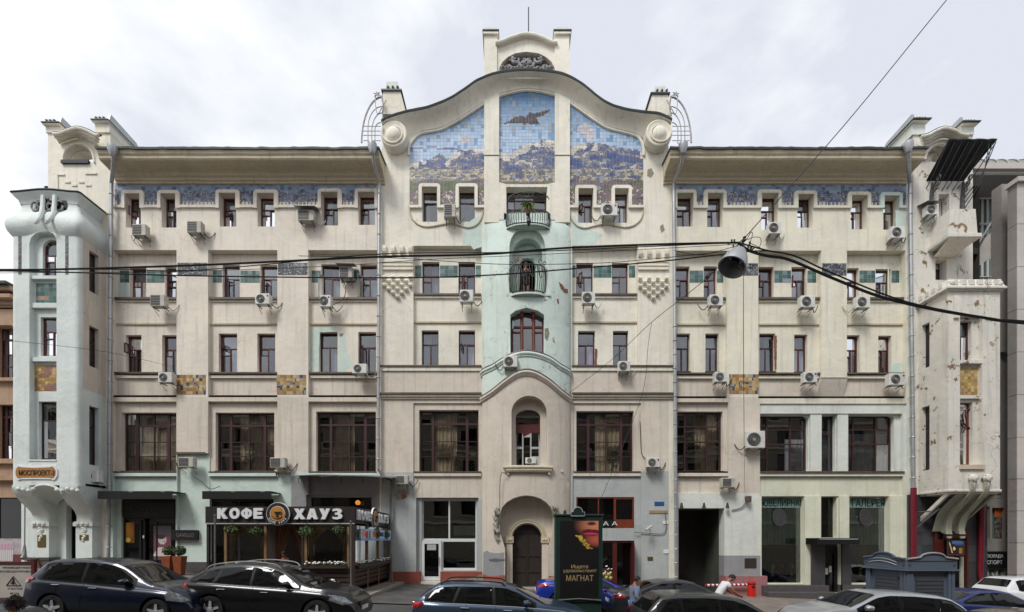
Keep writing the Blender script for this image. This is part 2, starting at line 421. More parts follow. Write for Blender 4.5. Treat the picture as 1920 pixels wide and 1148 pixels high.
# ---------------------------------------------------------------- the main building
B = thing('apartment_building', 'wide cream and mint art nouveau building with a curved tiled gable and two corner bays', 'building', (0, 0, 0))
EXTRA = []
NP = [0]
def window(x0, y0, x1, y1, kind='small', d=.3, fm=None, curt=None, gl=None, parent=None, fx=.06, at=0, sill=True, yoff=0, xsplit=.5, arch=False):
    parent = parent or B; fm = fm or WOODR; d += yoff
    X0, X1, Z0, Z1 = WX(x0, at), WX(x1, at), WZ(y1, at), WZ(y0, at); W_, Hh = X1-X0, Z1-Z0
    if gl is None: gl = GLASSU if kind in ('small', 'plast', 'tri', 'single') else GLASSL
    px = lambda t: X0+W_*t; pz = lambda t: Z1-Hh*t; h = fx/2
    panes = []
    def cellp(a, b, c, e, t=fx): panes.append((px(a)+t/2, pz(e)+t/2, px(b)-t/2, pz(c)-t/2))
    if kind == 'small':
        tr = .36
        cellp(.04, .96, .03, tr)
        s = xsplit
        cellp(.04, s, tr, tr+.17, fx*.8); cellp(.04, s, tr+.17, .97, fx*.8); cellp(s, .96, tr, .97, fx*.9)
    elif kind == 'plast':
        cellp(.03, .97, .02, .36); cellp(.03, xsplit, .36, .98); cellp(xsplit, .97, .36, .98)
    elif kind == 'single': cellp(.03, .97, .02, .32); cellp(.03, .97, .32, .98)
    elif kind == 'big':
        cx = (.02, .22, .53, .80, .98); rz = (.01, .21, .495, .74, .99)
        for i in range(4):
            for j in range(4):
                a, b = px(cx[i]), px(cx[i+1]); tl = {0: .03, 1: .07, 2: .025, 3: .07}[i]; tr_ = {0: .07, 1: .025, 2: .07, 3: .03}[i]
                c, e = pz(rz[j]), pz(rz[j+1]); panes.append((a+tl, e+(.05 if j == 0 else .018), b-tr_, c-(.05 if j == 1 else .018)))
    elif kind == 'big3':
        cx = (.02, .2, .68, .98); rz = (.01, .24, .5, .99)
        for i in range(3):
            for j in range(3): cellp(cx[i], cx[i+1], rz[j], rz[j+1], .06)
    elif kind == 'one': cellp(.0, 1, 0, 1, fx*1.6)
    mb = MB()
    relief(mb, (X0, Z0, X1, Z1, d, 0), [(a, b, c, e, None, 0) for a, b, c, e in panes], back=d+.08, world=True)
    wn = mb.build('window', fm, parent)
    for (a, b, c, e) in panes:
        mb = MB(); t = [R.uniform(-.012, .012)*(1.6 if kind != 'big' else .8) for _ in range(3)]
        y = d+.045
        mb.add([(a-.01, y+t[0], b-.01), (c+.01, y+t[1], b-.01), (c+.01, y+t[1]+t[2], e+.01), (a-.01, y+t[0]+t[2], e+.01)], [(0, 1, 2, 3)])
        mb.build('pane', gl, wn); NP[0] += 1
    if sill:
        mb = MB(); mb.box(X0-.02, X1+.02, d-.28-yoff*.0, d-.005, Z0-.035, Z0-.003); mb.build('sill', SILL, wn)
    if curt:
        m, a, b, top = curt
        mb = MB(); n = max(6, int(abs(b-a)*W_*16)); v = []; f = []
        y = d+.2; ph = R.random()*6
        for i in range(n+1):
            x = px(a+(b-a)*i/n); yy = y+.03*sin(i*1.9+ph)+.015*sin(i*.7+ph)
            v += [(x, yy, Z0+.0), (x, yy, Z1-Hh*top)]
        f = [(2*i, 2*i+2, 2*i+3, 2*i+1) for i in range(n)]
        mb.add(v, f); mb.build('curtain', m, wn, smooth=True)
    return wn
def rcurt():
    r = R.random(); m = CURT
    if r < .22: return None
    if r < .62: return (m, .0, 1, R.choice([.34, .36, .05]))
    if r < .8: return (m, .0, R.uniform(.35, .6), .05)
    return (m, R.uniform(.45, .6), 1, .05)
def ledge(name, x0, y0, x1, y1, ya, yb, m, parent=None):
    mb = MB(); mb.pbox(x0, y0, x1, y1, ya, yb); return mb.build(name, m, parent or B)
def surround(x0, y0, x1, y1, ox0, oy0, ox1, y=-.1, m=None, parent=None):
    """stucco surround with rounded shoulders: outer x0..x1, top y0; opening ox0..ox1, top oy0"""
    r = 6
    o = [(x0, y1), (x0, y0+r)]+[(x0+r-r*cos(radians(a)), y0+r-r*sin(radians(a))) for a in (30, 60, 90)]+[(x1-r+r*cos(radians(a)), y0+r-r*sin(radians(a))) for a in (90, 60, 30)]+[(x1, y0+r), (x1, y1), (ox1, y1), (ox1, oy0), (ox0, oy0), (ox0, y1)]
    mb = MB(); plate(mb, o, (), lambda u, v: Vector((WX(u), y, WZ(v))), depth=-y+.02); return mb.build('window_surround', m or CREAM, parent or B)
# tile work
def lerp(a, b, t): return tuple(x+(y-x)*t for x, y in zip(a, b))
def mosaic(name, x0, y0, x1, y1, y, ts, fn, mask=None, sub=3, at=0, parent=None, rz=.006, grout=(140, 150, 164)):
    mb = MB(); nx = max(1, round((x1-x0)/ts)); ny = max(1, round((y1-y0)/ts)); tx = (x1-x0)/nx; ty = (y1-y0)/ny; g = .035
    for i in range(nx):
        for j in range(ny):
            a, b = x0+i*tx, y0+j*ty; k = 1+R.uniform(-.11, .11); dy = R.uniform(-.002, .0015); drop = R.random() < .008
            cells = []
            for p in range(sub):
                for q in range(sub):
                    cx, cy = a+(p+.5)*tx/sub, b+(q+.5)*ty/sub
                    if mask is None or mask(cx, cy): cells.append((p, q, cx, cy))
            if not cells: continue
            gc = s2l(grout)
            for (p, q, cx, cy) in cells:
                u0 = a+p*tx/sub; u1 = a+(p+1)*tx/sub; w0 = b+q*ty/sub; w1 = b+(q+1)*ty/sub
                X0, X1, Z0, Z1 = WX(u0, at), WX(u1, at), WZ(w1, at), WZ(w0, at)
                mb.add([(X0, y-.002, Z0), (X1, y-.002, Z0), (X1, y-.002, Z1), (X0, y-.002, Z1)], [(0, 1, 2, 3)], 0, gc)
                if drop: continue
                gx = (tx*g)*at_s(at); 
                l = X0+(gx if p == 0 else 0); r = X1-(gx if p == sub-1 else 0); bt = Z0+(gx if q == sub-1 else 0); tp = Z1-(gx if q == 0 else 0)
                c = fn(cx, cy, i, j); lm = .3*c[0]+.55*c[1]+.15*c[2]; c = lerp(c, (lm, lm, lm), .18); c = tuple(min(1, v*k) for v in s2l(tuple(max(0, min(255, v)) for v in c)))
                yy = y-rz+dy; vv = [(l, yy, bt), (r, yy, bt), (r, yy, tp), (l, yy, tp), (l, y, bt), (r, y, bt), (r, y, tp), (l, y, tp)]
                ff = [(0, 1, 2, 3)]
                if q == sub-1: ff.append((4, 5, 1, 0))
                if q == 0: ff.append((3, 2, 6, 7))
                if p == 0: ff.append((0, 3, 7, 4))
                if p == sub-1: ff.append((1, 5, 6, 2))
                mb.add(vv, ff, 0, c)
    return mb.build(name, TILE, parent or B, kind='stuff')
def at_s(at): return (D+at)/FP
def nn(a, b, s=0): return noise.noise((a, b, s+.37))
def pick(pal, t): return pal[max(0, min(len(pal)-1, int((t*.5+.5)*len(pal)*1.25-len(pal)*.125)))]
PK = [(760, 304), (800, 302), (815, 294), (826, 288), (840, 298), (850, 288), (868, 282), (884, 278), (905, 280), (935, 288), (958, 287), (968, 280), (984, 272), (1004, 270), (1016, 263), (1036, 262), (1048, 274), (1066, 276), (1090, 270), (1118, 266), (1140, 274), (1170, 278), (1205, 284)]
def ipol(tab, x):
    if x <= tab[0][0]: return tab[0][1]
    for (a, b), (c, d) in zip(tab, tab[1:]):
        if x <= c: return b+(d-b)*(x-a)/(c-a)
    return tab[-1][1]
BW = [[(942, 234), (956, 227), (964, 221), (978, 217), (984, 220), (987, 228), (985, 238), (980, 232), (966, 231), (954, 232)],
      [(987, 219), (992, 212), (1002, 213), (1016, 210), (1033, 205), (1029, 211), (1018, 217), (1004, 222), (1008, 226), (1013, 235), (1004, 233), (996, 235), (986, 231), (984, 226)]]
BLOB = [(1097, 243, 15, 10), (1106, 252, 9, 14), (873, 262, 12, 7)]
def art(px, py, i=0, j=0):
    if any(inside((px, py), b) for b in BW): return lerp((52, 38, 44), (88, 66, 72), nn(px*.2, py*.2)+.5)
    y0 = ipol(PK, px)+3*nn(px*.15, 3)
    if py < y0:
        if px > 1066 or px < 900:
            for (bx, by, rx, ry) in BLOB:
                if ((px-bx)/rx)**2+((py-by)/ry)**2 < 1: return lerp((216, 208, 204), (176, 170, 182), nn(px*.2, py*.2)+.3)
        t = max(0, min(1, (py-185)/70)); c = lerp((84, 128, 176), (172, 198, 228), t)
        q = nn(i*1.7+px*.003, j*1.7, 5)
        if py < 250 and q > .28: c = lerp(c, (150, 152, 140), .6)
        elif q < -.3: c = lerp(c, (60, 120, 180), .5)
        if px < 905 and 274 < py < 281 and px < 860 and nn(px*.02, py*.4) > -.15: c = (110, 108, 146)
        return c
    dep = py-y0; v = nn(px*.055, py*.16, 1)+.45*nn(px*.2, py*.3, 2)
    if dep < 12+8*nn(px*.1, 0, 9) and nn(px*.08, py*.05, 4) > -.12 and (px < 1066 or px > 1200 or px < 1120): return lerp((222, 214, 202), (186, 178, 168), max(0, v+.3))
    if py < 318: return pick([(52, 74, 146), (64, 82, 138), (84, 100, 160), (96, 98, 118), (150, 140, 136), (84, 104, 150), (196, 186, 164), (206, 190, 172)], v)
    if py < 340: return pick([(58, 80, 150), (86, 94, 124), (104, 100, 104), (156, 146, 128), (196, 182, 150), (100, 112, 138), (128, 112, 106)], v+.1)
    g = nn(px*.018, py*.05, 7)
    if py < 358 and g > .0: return lerp((84, 98, 54), (112, 116, 72), v+.5)
    curl = abs(nn(px*.11, py*.11, 8))
    if curl < .05 and py > 350: return (208, 200, 186)
    return pick([(88, 70, 76), (114, 90, 92), (126, 104, 102), (110, 98, 92), (144, 130, 110), (108, 90, 112)], v)
def frieze(px, py, i=0, j=0):
    q = nn(i*1.3, j*1.9, 3)
    top = 359+5*nn(px*.06, 0, 2)+3*sin(px*.13)
    c = lerp((112, 136, 170), (152, 166, 190), q+.5)
    if q > .33: c = lerp(c, (104, 150, 160), .6)
    if q < -.33: c = (88, 112, 156)
    if py < top: return c
    r = abs(nn(px*.16, py*.16, 6)+.3*nn(px*.4, py*.4, 1))
    if py > 380 and sin(px*.9) > .1: return (206, 198, 180)
    if r < .06: return (170, 160, 148)
    return pick([(62, 66, 82), (80, 86, 108), (98, 110, 142), (118, 130, 160), (100, 98, 102)], nn(px*.12, py*.12, 11)*1.3)
def green(px, py, i=0, j=0): return lerp((50, 88, 80), (82, 122, 108), nn(i*1.3, j*1.7, 2)+.5) if nn(i*.9, j*1.1, 8) < .33 else (110, 136, 132)
def greenrose(px, py, i=0, j=0):
    q = nn(i*.5, j*.5, 22); return (170, 130, 104) if q > .2 and j > 2 else green(px, py, i, j)
def relieft(px, py, i=0, j=0):
    r = abs(nn(px*.14, py*.14, 16)); return (150, 150, 148) if r < .07 else pick([(40, 42, 48), (60, 62, 68), (84, 86, 90)], nn(px*.1, py*.1, 3))
def yellow(px, py, i=0, j=0):
    if (i*7+j*5) % 9 in (0, 4) or (i % 6 == 0 and j % 3 == 0):
        return (58, 60, 76) if (int(px*1.1)+int(py*1.1)) % 2 else (160, 152, 130)
    q = nn(i*1.9, j*1.3, 12); return pick([(158, 112, 44), (182, 138, 58), (196, 156, 84), (170, 120, 60), (204, 170, 110)], q*1.6)
def yellowf(px, py, i=0, j=0):
    c = pick([(176, 136, 52), (192, 156, 70), (206, 172, 96), (168, 118, 60), (190, 150, 76)], nn(i*1.9, j*1.3, 12)*1.6)
    return lerp(c, (140, 78, 78), .7) if nn(px*.06, py*.06, 31) > .22 else c
def redstrip(px, py, i=0, j=0): return pick([(84, 88, 100), (120, 130, 130), (150, 92, 74), (110, 66, 60), (96, 120, 110)], nn(i*2.1, j*1.7, 14)*1.8)

# ---- left wing
MT = [CREAM, MINT, GREYB, PINKY, PLINTH, SILL, SOFF, REDP, GREYS, PALE, WHITISH, GRANP]
c_, mi, gb, pk, pl_, sl, sf, rp, gs, pa, wh, gp = range(12)
Lw5 = [(236, 365, 264, 427), (303, 365, 331, 427), (412, 364, 443, 425), (483, 364, 515, 425), (603, 362, 634, 423), (672, 362, 703, 422)]
Lw4 = [(233, 493, 264, 558), (300, 493, 331, 558), (409, 489, 442, 556), (481, 489, 514, 556), (597, 488, 633, 554), (671, 488, 704, 554)]
Lw3 = [(229, 625, 259, 696), (298, 625, 328, 696), (405, 622, 440, 696), (478, 622, 512, 696), (595, 619, 630, 695), (669, 619, 703, 695)]
Lbig = [(223, 772, 326, 882), (400, 772, 511, 882), (590, 770, 703, 883)]
Lrec = [(212, 331), (390, 520), (578, 707)]
lay = []
lay += [(200, 745, 712, 886, 0, pk), (200, 886, 712, 1080, .0, mi), (546, 893, 712, 1080, .0, gb)]
lay += [(332, 850, 390, 1105, .13, mi), (517, 886, 546, 1105, .13, mi)]
for k, (a, b) in enumerate(Lrec):
    low = [(a, 469, b, 557, .36, c_), (a, 557, b, 742, .2, c_), (a, 603, b, 606, .15, sf), (a, 606, b, 702, .22, c_), (a, 708, b, 742, .24, pk),
           (a, 753, b, 886, .18, pk), (a, 893, b, 925, .16, mi if k < 2 else gb), (a, 925, b, 1100, .16, mi if k < 2 else gb)]
    lay += low
for w in Lw5+Lw4+Lw3+Lbig: lay.append((w[0], w[1], w[2], w[3], None, 0))
lay += [(222, 935, 325, 1068, None, 0), (390, 935, 510, 1068, None, 0), (574, 928, 700, 990, None, 0), (590, 1000, 690, 1085, None, 0)]
lay += [(200, 1050, 222, 1105, -.1, pl_), (322, 1054, 392, 1105, -.12, pl_), (512, 1062, 545, 1105, -.1, pl_)]
mb = MB(); relief(mb, (190, 318, 714, 1120, 0, c_), lay, back=.62); mb.build('wall', MT, B)
for a, b in Lrec:
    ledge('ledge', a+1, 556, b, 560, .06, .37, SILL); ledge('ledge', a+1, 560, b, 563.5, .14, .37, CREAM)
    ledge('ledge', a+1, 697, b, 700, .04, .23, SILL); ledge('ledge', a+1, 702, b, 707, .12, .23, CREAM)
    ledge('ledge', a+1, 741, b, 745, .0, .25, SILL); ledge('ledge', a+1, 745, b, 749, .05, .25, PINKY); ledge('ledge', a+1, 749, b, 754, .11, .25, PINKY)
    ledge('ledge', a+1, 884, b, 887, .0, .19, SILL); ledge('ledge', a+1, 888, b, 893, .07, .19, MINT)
ledge('ledge', 391, 752, 519, 753, -.01, .0, SOFF)
def rev(w, d=.3): return w
for i, w in enumerate(Lw5):
    x0, y0, x1, y1 = w; surround(x0-6, y0-6, x1+8, 427 if i > 10 else 392, x0, y0, x1)
    window(x0, y0, x1, y1, 'small', .34, WOODR, rcurt(), xsplit=R.choice([.48, .55]))
    # flared jamb below the surround
for i, w in enumerate(Lw4): window(*w, 'small' if i != 4 else 'plast', .56, WOODR, rcurt(), yoff=0)
for i, w in enumerate(Lw3): window(*w, 'small' if i < 4 else 'plast', .42, WOODR if i < 4 else WOODD, rcurt())
for i, w in enumerate(Lbig): window(*w, 'big', .40, WOODD, (CURTB, [0, .35, .22][i], [.9, .95, .6][i], .02))
mb = MB()
for a, b in [(213, 230), (272, 297), (339, 406), (451, 477), (523, 597), (642, 666), (711, 712)]: mb.pbox(a, 386.5, b, 391, -.1, .01)
mb.build('frieze_ledge', CREAM, B)
mosaic('tile_frieze', 215, 343, 706, 386, -.005, 7.2, frieze, lambda x, y: not any(w[0]-4 < x < w[2]+5 and y > w[1]-5 for w in Lw5))
mb_g = [(214, 232), (265, 299), (391, 408), (443, 480), (515, 519), (579, 596), (634, 670)]
for a, b in mb_g: mosaic('green_tile_band', a, 500, b, 523, .355, 7.6, green)
for a, b in [(333, 389), (521, 577)]:
    mosaic('relief_tile_panel', a, 493, b, 516, -.005, 6, relieft); mosaic('yellow_tile_panel', a-2, 703, b-3, 740, -.005, 6.2, yellow)
ledge('pilaster_base', 331, 848, 385, 852, -.03, .12, SILL)
# cornices of both wings
def cornice(x0, x1, label=None):
    prof = [(.0, 20.86), (-.10, 20.88), (-.10, 20.97), (-.17, 21.0), (-.20, 21.1), (-.30, 21.14), (-.34, 21.22), (-.42, 21.26), (-1.02, 21.32), (-1.08, 21.38), (-1.08, 21.5), (-1.14, 21.56), (-1.18, 21.74), (.4, 21.95), (.4, 20.86)]
    mb = MB(); n = len(prof); k = 14; v = []
    for i in range(k+1):
        x = x0+(x1-x0)*i/k; v += [(x, y, z+.008*sin(i*2.1)) for y, z in prof]
    f = [(i*n+j, i*n+(j+1) % n, (i+1)*n+(j+1) % n, (i+1)*n+j) for i in range(k) for j in range(n)]+[tuple(range(n)), tuple(range(k*n, k*n+n))]
    mb.add(v, f); mb.build('cornice', SOFF, B)
    mb = MB(); v = []; k = 60
    for i in range(k+1):
        x = x0-.05+(x1-x0+.1)*i/k; dz = .035*nn(i*.35, 1)+.02*(i % 7 == 0); y = -1.24+.03*nn(i*.5, 4)
        v += [(x, y, 21.70+dz), (x, y-.01, 21.80+dz), (x, .5, 22.05+dz), (x, .5, 21.97)]
    f = [(i*4+j, i*4+(j+1) % 4, i*4+4+(j+1) % 4, i*4+4+j) for i in range(k) for j in range(4)]+[(0, 1, 2, 3), (k*4, k*4+1, k*4+2, k*4+3)]
    mb.add(v, f); mb.build('roof_edge', ROOFM, B)
cornice(WX(181, -1.2), WX(713, -.9)); cornice(WX(1254, -.9), WX(1738, -1.2))
mb = MB(); mb.box(WX(185), WX(1745), .64, 12, 21.2, 21.9); mb.build('roof', ROOFM, B)  # unseen slab, added to keep sky light out from behind the facade
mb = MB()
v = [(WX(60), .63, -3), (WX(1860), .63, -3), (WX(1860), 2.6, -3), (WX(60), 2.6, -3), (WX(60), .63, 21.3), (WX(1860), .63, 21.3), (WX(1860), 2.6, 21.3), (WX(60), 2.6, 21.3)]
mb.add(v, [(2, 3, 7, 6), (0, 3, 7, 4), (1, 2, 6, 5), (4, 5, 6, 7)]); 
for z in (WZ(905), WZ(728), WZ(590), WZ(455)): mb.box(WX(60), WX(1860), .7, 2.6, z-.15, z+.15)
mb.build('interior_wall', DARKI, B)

# ---- right wing
Rw5 = [(1269, 364, 1299, 425), (1326, 364, 1355, 426), (1427, 364, 1458, 431), (1495, 366, 1524, 427), (1595, 368, 1625, 430), (1656, 369, 1684, 431)]
Rw4 = [(1267, 492, 1298, 555), (1325, 492, 1350, 555), (1427, 493, 1458, 556), (1492, 493, 1521, 556), (1591, 495, 1620, 559), (1652, 497, 1681, 560)]
Rw3 = [(1270, 622, 1297, 694), (1326, 622, 1351, 694), (1428, 622, 1458, 694), (1494, 624, 1519, 695), (1593, 625, 1618, 698), (1653, 626, 1678, 698)]
Rrec = [(1266, 1363), (1422, 1540), (1588, 1698)]
lay = [(1262, 745, 1425, 925, 0, pk), (1262, 925, 1425, 1050, 0, wh), (1425, 768, 1700, 1110, .0, pa), (1425, 757, 1700, 884, .06, wh), (1700, 320, 1726, 1120, 0, wh)]
for k, (a, b) in enumerate(Rrec):
    lay += [(a, 470, b, 557, .36, c_), (a, 557, b, 742, .2, c_), (a, 604, b, 607, .15, sf), (a, 607, b, 702, .22, c_), (a, 709, b, 744, .24, pk)]
lay += [(1540, 708, 1588, 745, .24, pk)]
lay += [(1266, 754, 1366, 884, .18, pk), (1266, 893, 1366, 925, .18, pk), (1272, 770, 1358, 882.5, None, 0)]
lay += [(1425, 775, 1694, 884, .24, wh), (1522, 775, 1543, 884, .10, wh), (1573, 775, 1593, 884, .10, wh)]
lay += [(1428, 777, 1521, 883, None, 0), (1543, 777, 1572, 883, None, 0), (1593, 777, 1683, 883, None, 0)]
lay += [(1425, 893, 1694, 930, .14, pa), (1428, 930, 1690, 1100, .2, pa)]
lay += [(1511, 930, 1541, 1110, .06, pa), (1576, 930, 1594, 1110, .06, pa), (1671, 930, 1694, 1110, .06, pa)]
lay += [(1429, 931, 1511, 1095, None, 0), (1543, 931, 1574, 1008, None, 0), (1595, 931, 1671, 1095, None, 0), (1546, 1012, 1578, 1112, None, 0)]
lay += [(1272, 953, 1358, 1120, None, 0)]
lay += [(1358, 1042, 1426, 1080, 0, gb), (1358, 1080, 1436, 1128, -.14, gp), (1425, 1097, 1546, 1135, -.35, pl_), (1578, 1097, 1694, 1135, -.1, pl_)]
for w in Rw5+Rw4+Rw3: lay.append((*w, None, 0))
mb = MB(); relief(mb, (1254, 318, 1726, 1140, 0, c_), lay, back=.62); mb.build('wall', [CREAMR]+MT[1:], B)
for a, b in Rrec:
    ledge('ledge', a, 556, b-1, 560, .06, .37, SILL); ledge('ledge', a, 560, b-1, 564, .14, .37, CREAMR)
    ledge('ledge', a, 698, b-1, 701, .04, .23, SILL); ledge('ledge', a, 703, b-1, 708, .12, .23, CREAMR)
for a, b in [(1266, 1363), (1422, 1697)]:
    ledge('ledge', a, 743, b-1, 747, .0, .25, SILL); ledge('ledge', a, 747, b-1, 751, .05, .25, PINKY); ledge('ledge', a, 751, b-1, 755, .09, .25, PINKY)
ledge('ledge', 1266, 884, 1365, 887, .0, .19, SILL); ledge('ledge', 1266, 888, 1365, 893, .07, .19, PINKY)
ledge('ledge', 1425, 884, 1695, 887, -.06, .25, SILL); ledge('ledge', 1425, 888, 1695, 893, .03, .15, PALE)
# rounded corners at the tops of the white frames
mb = MB()
for (a, b, s) in [(1426, 777, 1), (1521, 777, -1), (1593, 777, 1), (1684, 777, -1)]:
    r = 9; poly = [(a, b-4), (a+s*r, b-4), (a+s*r, b)]+[(a+s*(r-r*sin(radians(q))), b+r-r*cos(radians(q))) for q in (15, 35, 55, 75, 90)]
    plate(mb, poly, (), lambda u, v: Vector((WX(u), .23, WZ(v))), depth=.3)
mb.build('frame_shoulder', WHITISH, B, kind='stuff')
mb = MB(); v = [WX(1540), WX(1588)]
za, zb = WZ(704), WZ(742)
mb.add([(WX(1541), .0, za), (WX(1590), .0, za), (WX(1588), .24, zb), (WX(1537), .24, zb), (WX(1541), .26, za), (WX(1590), .26, za)], [(0, 1, 2, 3), (0, 3, 4), (1, 5, 2), (0, 4, 5, 1)])
mb.build('pilaster_foot', PINKY, B)
for i, w in enumerate(Rw5):
    surround(w[0]-8, w[1]-6, w[2]+6, 392, w[0], w[1], w[2], m=CREAMR if i < 5 else MINT)
    window(*w, 'small', .34, WOODR, rcurt(), xsplit=R.choice([.48, .55]))
for i, w in enumerate(Rw4): window(*w, 'small', .56, WOODR, rcurt())
for i, w in enumerate(Rw3): window(*w, 'plast' if i < 4 else 'small', .42, WOODR if i > 2 else WOODD, rcurt())
window(1272, 770, 1358, 882.5, 'big3', .40, WOODD, (CURTB, .45, .95, .02))
window(1428, 777, 1521, 883, 'big3', .44, WOODD, (CURT, .6, 1, .4), gl=GLASSL)
window(1543, 777, 1572, 883, 'single', .44, WOODD, (CURT, .0, 1, .25), gl=GLASSL)
window(1593, 777, 1683, 883, 'big3', .44, WOODD, (CURT, .0, 1, .3), gl=GLASSL)
mb = MB()
for a, b in [(1305, 1318), (1361, 1419), (1464, 1487), (1530, 1587), (1631, 1648), (1690, 1699)]: mb.pbox(a, 387.5, b, 392, -.1, .01)
mb.build('frieze_ledge', CREAMR, B)
mosaic('tile_frieze', 1266, 343, 1699, 387, -.005, 7.2, frieze, lambda x, y: not any(w[0]-5 < x < w[2]+4 and y > w[1]-5 for w in Rw5))
for a, b in [(1298, 1324), (1350, 1362), (1423, 1427), (1459, 1491), (1522, 1539), (1621, 1651), (1682, 1697)]: mosaic('green_tile_band', a, 500, b, 523, .355, 7.6, green)
mosaic('relief_tile_panel', 1364, 494, 1421, 517, -.005, 6, relieft); mosaic('relief_tile_panel', 1541, 494, 1587, 517, -.005, 6, relieft)
mosaic('yellow_tile_panel', 1367, 702, 1422, 739, -.005, 6.2, yellow)

# ---- centre: wall below the gable
Cw5 = [(791.5, 353, 820, 416), (860.5, 353, 890, 416), (1084, 356, 1112, 418), (1152, 356, 1178, 418)]
Cw4 = [(789, 484, 822, 549), (858, 484, 890, 549), (1082, 486, 1114, 550), (1150, 486, 1181, 550)]
Cw3 = [(789, 616, 821, 685), (859, 616, 890, 685), (1085, 617, 1117, 686), (1151, 617, 1180, 686)]
IV = [IVORY, MINT, GREYB, PINKY, PLINTH, SILL, SOFF, REDP, GREYS, PALE, WHITISH, GRANP, MINTP]
lay = [(712, 697, 1266, 890, 0, pk), (1072, 884, 1266, 1110, 0, gs), (712, 886, 910, 1080, 0, gs), (1072, 462, 1083, 700, 0, 12)]
for a, b in [(775, 903), (1073, 1196)]:
    lay += [(a, 461, b, 549, .33, 0), (a, 549, b, 686, .2, 0), (a, 600, b, 603, .15, sf), (a, 603, b, 686, .22, 0)]
lay += [(775, 756, 903, 935, .08, pk), (785, 768, 897, 884, None, 0), (1074, 756, 1202, 884, .08, pk), (1081, 770, 1189, 884, None, 0), (1074, 893, 1202, 1100, .08, gs)]
lay += [(780, 933, 897, 1072, .22, gs), (789, 936, 893, 1070, None, 0), (788, 1014, 826, 1090, None, 0)]
lay += [(1081, 932, 1190, 990.5, None, 0), (1085, 1014, 1190, 1100, None, 0)]
lay += [(735, 1072, 788, 1105, -.08, rp), (826, 1072, 912, 1110, -.08, rp), (1062, 1074, 1085, 1110, -.06, rp)]
lay += [(950, 354, 1025, 414, None, 0), (910, 400, 1065, 1140, None, 0)]
for w in Cw5+Cw4+Cw3: lay.append((*w, None, 0))
mb = MB(); relief(mb, (714, 290, 1254, 1140, 0, 0), lay, back=.62); mb.build('wall', IV, B)
for a, b in [(714, 903), (1072, 1262)]:
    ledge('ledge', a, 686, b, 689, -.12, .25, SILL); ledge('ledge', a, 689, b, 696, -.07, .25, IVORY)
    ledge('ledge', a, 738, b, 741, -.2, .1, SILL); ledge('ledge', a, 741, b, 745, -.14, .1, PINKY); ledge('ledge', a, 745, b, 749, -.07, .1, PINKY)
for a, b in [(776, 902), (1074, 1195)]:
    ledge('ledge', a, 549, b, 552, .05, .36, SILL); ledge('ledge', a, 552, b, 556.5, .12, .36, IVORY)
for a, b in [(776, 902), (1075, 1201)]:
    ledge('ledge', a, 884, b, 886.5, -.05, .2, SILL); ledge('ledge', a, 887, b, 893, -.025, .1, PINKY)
for i, w in enumerate(Cw5):
    surround(w[0]-6, w[1]-6, w[2]+6, 392, w[0], w[1], w[2], y=-.12, m=IVORY)
    window(*w, 'single' if i < 2 else 'small', .34, WOODD if i < 2 else WOODR, rcurt())
for i, w in enumerate(Cw4): window(*w, 'small' if i < 4 else 'plast', .53, WOODR, rcurt())
for i, w in enumerate(Cw3): window(*w, 'plast', .42, WOODD if i != 1 else WOODR, (CURTP, 0, 1, .3) if i == 2 else rcurt())
window(785, 768, 897, 884, 'big', .36, WOODD, (CURTB, .25, .62, .02)); window(1081, 770, 1189, 884, 'big', .36, WOODD, (CURTB, .35, .8, .05))
mb = MB()
for a, b in [(769, 785), (826, 854), (896, 908), (1068, 1078), (1118, 1146), (1184, 1205)]: mb.pbox(a, 387.5, b, 392, -.12, .01)
mb.build('frieze_ledge', IVORY, B)
for a, b in [(776, 788), (823, 857), (891, 901), (1074, 1081), (1115, 1149), (1182, 1194)]: mosaic('green_tile_band', a, 491, b, 514, .325, 7.6, green)
for s in (0, 1):
    pth = [(768, 388), (769, 400), (774, 412), (786, 422), (800, 425.5), (815, 424), (838, 420), (860, 423), (878, 427), (893, 422), (903, 408), (907, 390)]
    if s: pth = [(1974-x, y+1) for x, y in pth]
    mb = MB(); mb.tube([P(x, y, -.02) for x, y in bezpts(pth, 4)], .045, 6); mb.build('curved_moulding', SOFF, B, smooth=True)
# gable
TOP = [(715, 226), (727, 219), (761.6, 208), (786.5, 203.5), (813, 196), (844, 183), (874.6, 163.5), (897.6, 148), (936, 134.5), (987.7, 129.6), (1039.5, 134), (1068, 142.6), (1093, 157), (1116, 176), (1139, 191.6), (1170, 203), (1208, 209), (1235, 212), (1260, 223)]
INN = [(766.6, 292), (767, 276), (775, 262.6), (790, 251), (825, 244), (846, 234), (867, 222), (909, 194.5), (936, 181), (987.7, 170), (1039.5, 179), (1068, 193.6), (1104.6, 219), (1124, 232), (1143, 242), (1189, 254), (1202, 266), (1207, 280), (1207, 292)]
yl = -.6
tw = [(WX(x, yl), WZ(y, yl)) for x, y in TOP]; zi = [(WX(x), WZ(y)) for x, y in INN]
def respt(pts, n):
    ln = [0]
    for a, b in zip(pts, pts[1:]): ln.append(ln[-1]+sqrt((a[0]-b[0])**2+(a[1]-b[1])**2))
    out = []; j = 0
    for i in range(n+1):
        t = ln[-1]*i/n
        while j < len(ln)-2 and ln[j+1] < t: j += 1
        u = (t-ln[j])/(ln[j+1]-ln[j]); out.append(tuple(a+(b-a)*u for a, b in zip(pts[j], pts[j+1])))
    return out
tws = bezpts(tw, 5)
SH = lambda x: ipol([(a, b) for a, b in tws], x)
mb = MB(); poly = [(x, z-.03) for x, z in tws]+[(WX(1254), WZ(290)), (WX(714), WZ(290))]
plate(mb, poly, (), lambda u, v: Vector((u, 0, v)), depth=.6); mb.build('gable_wall', IVORY, B)
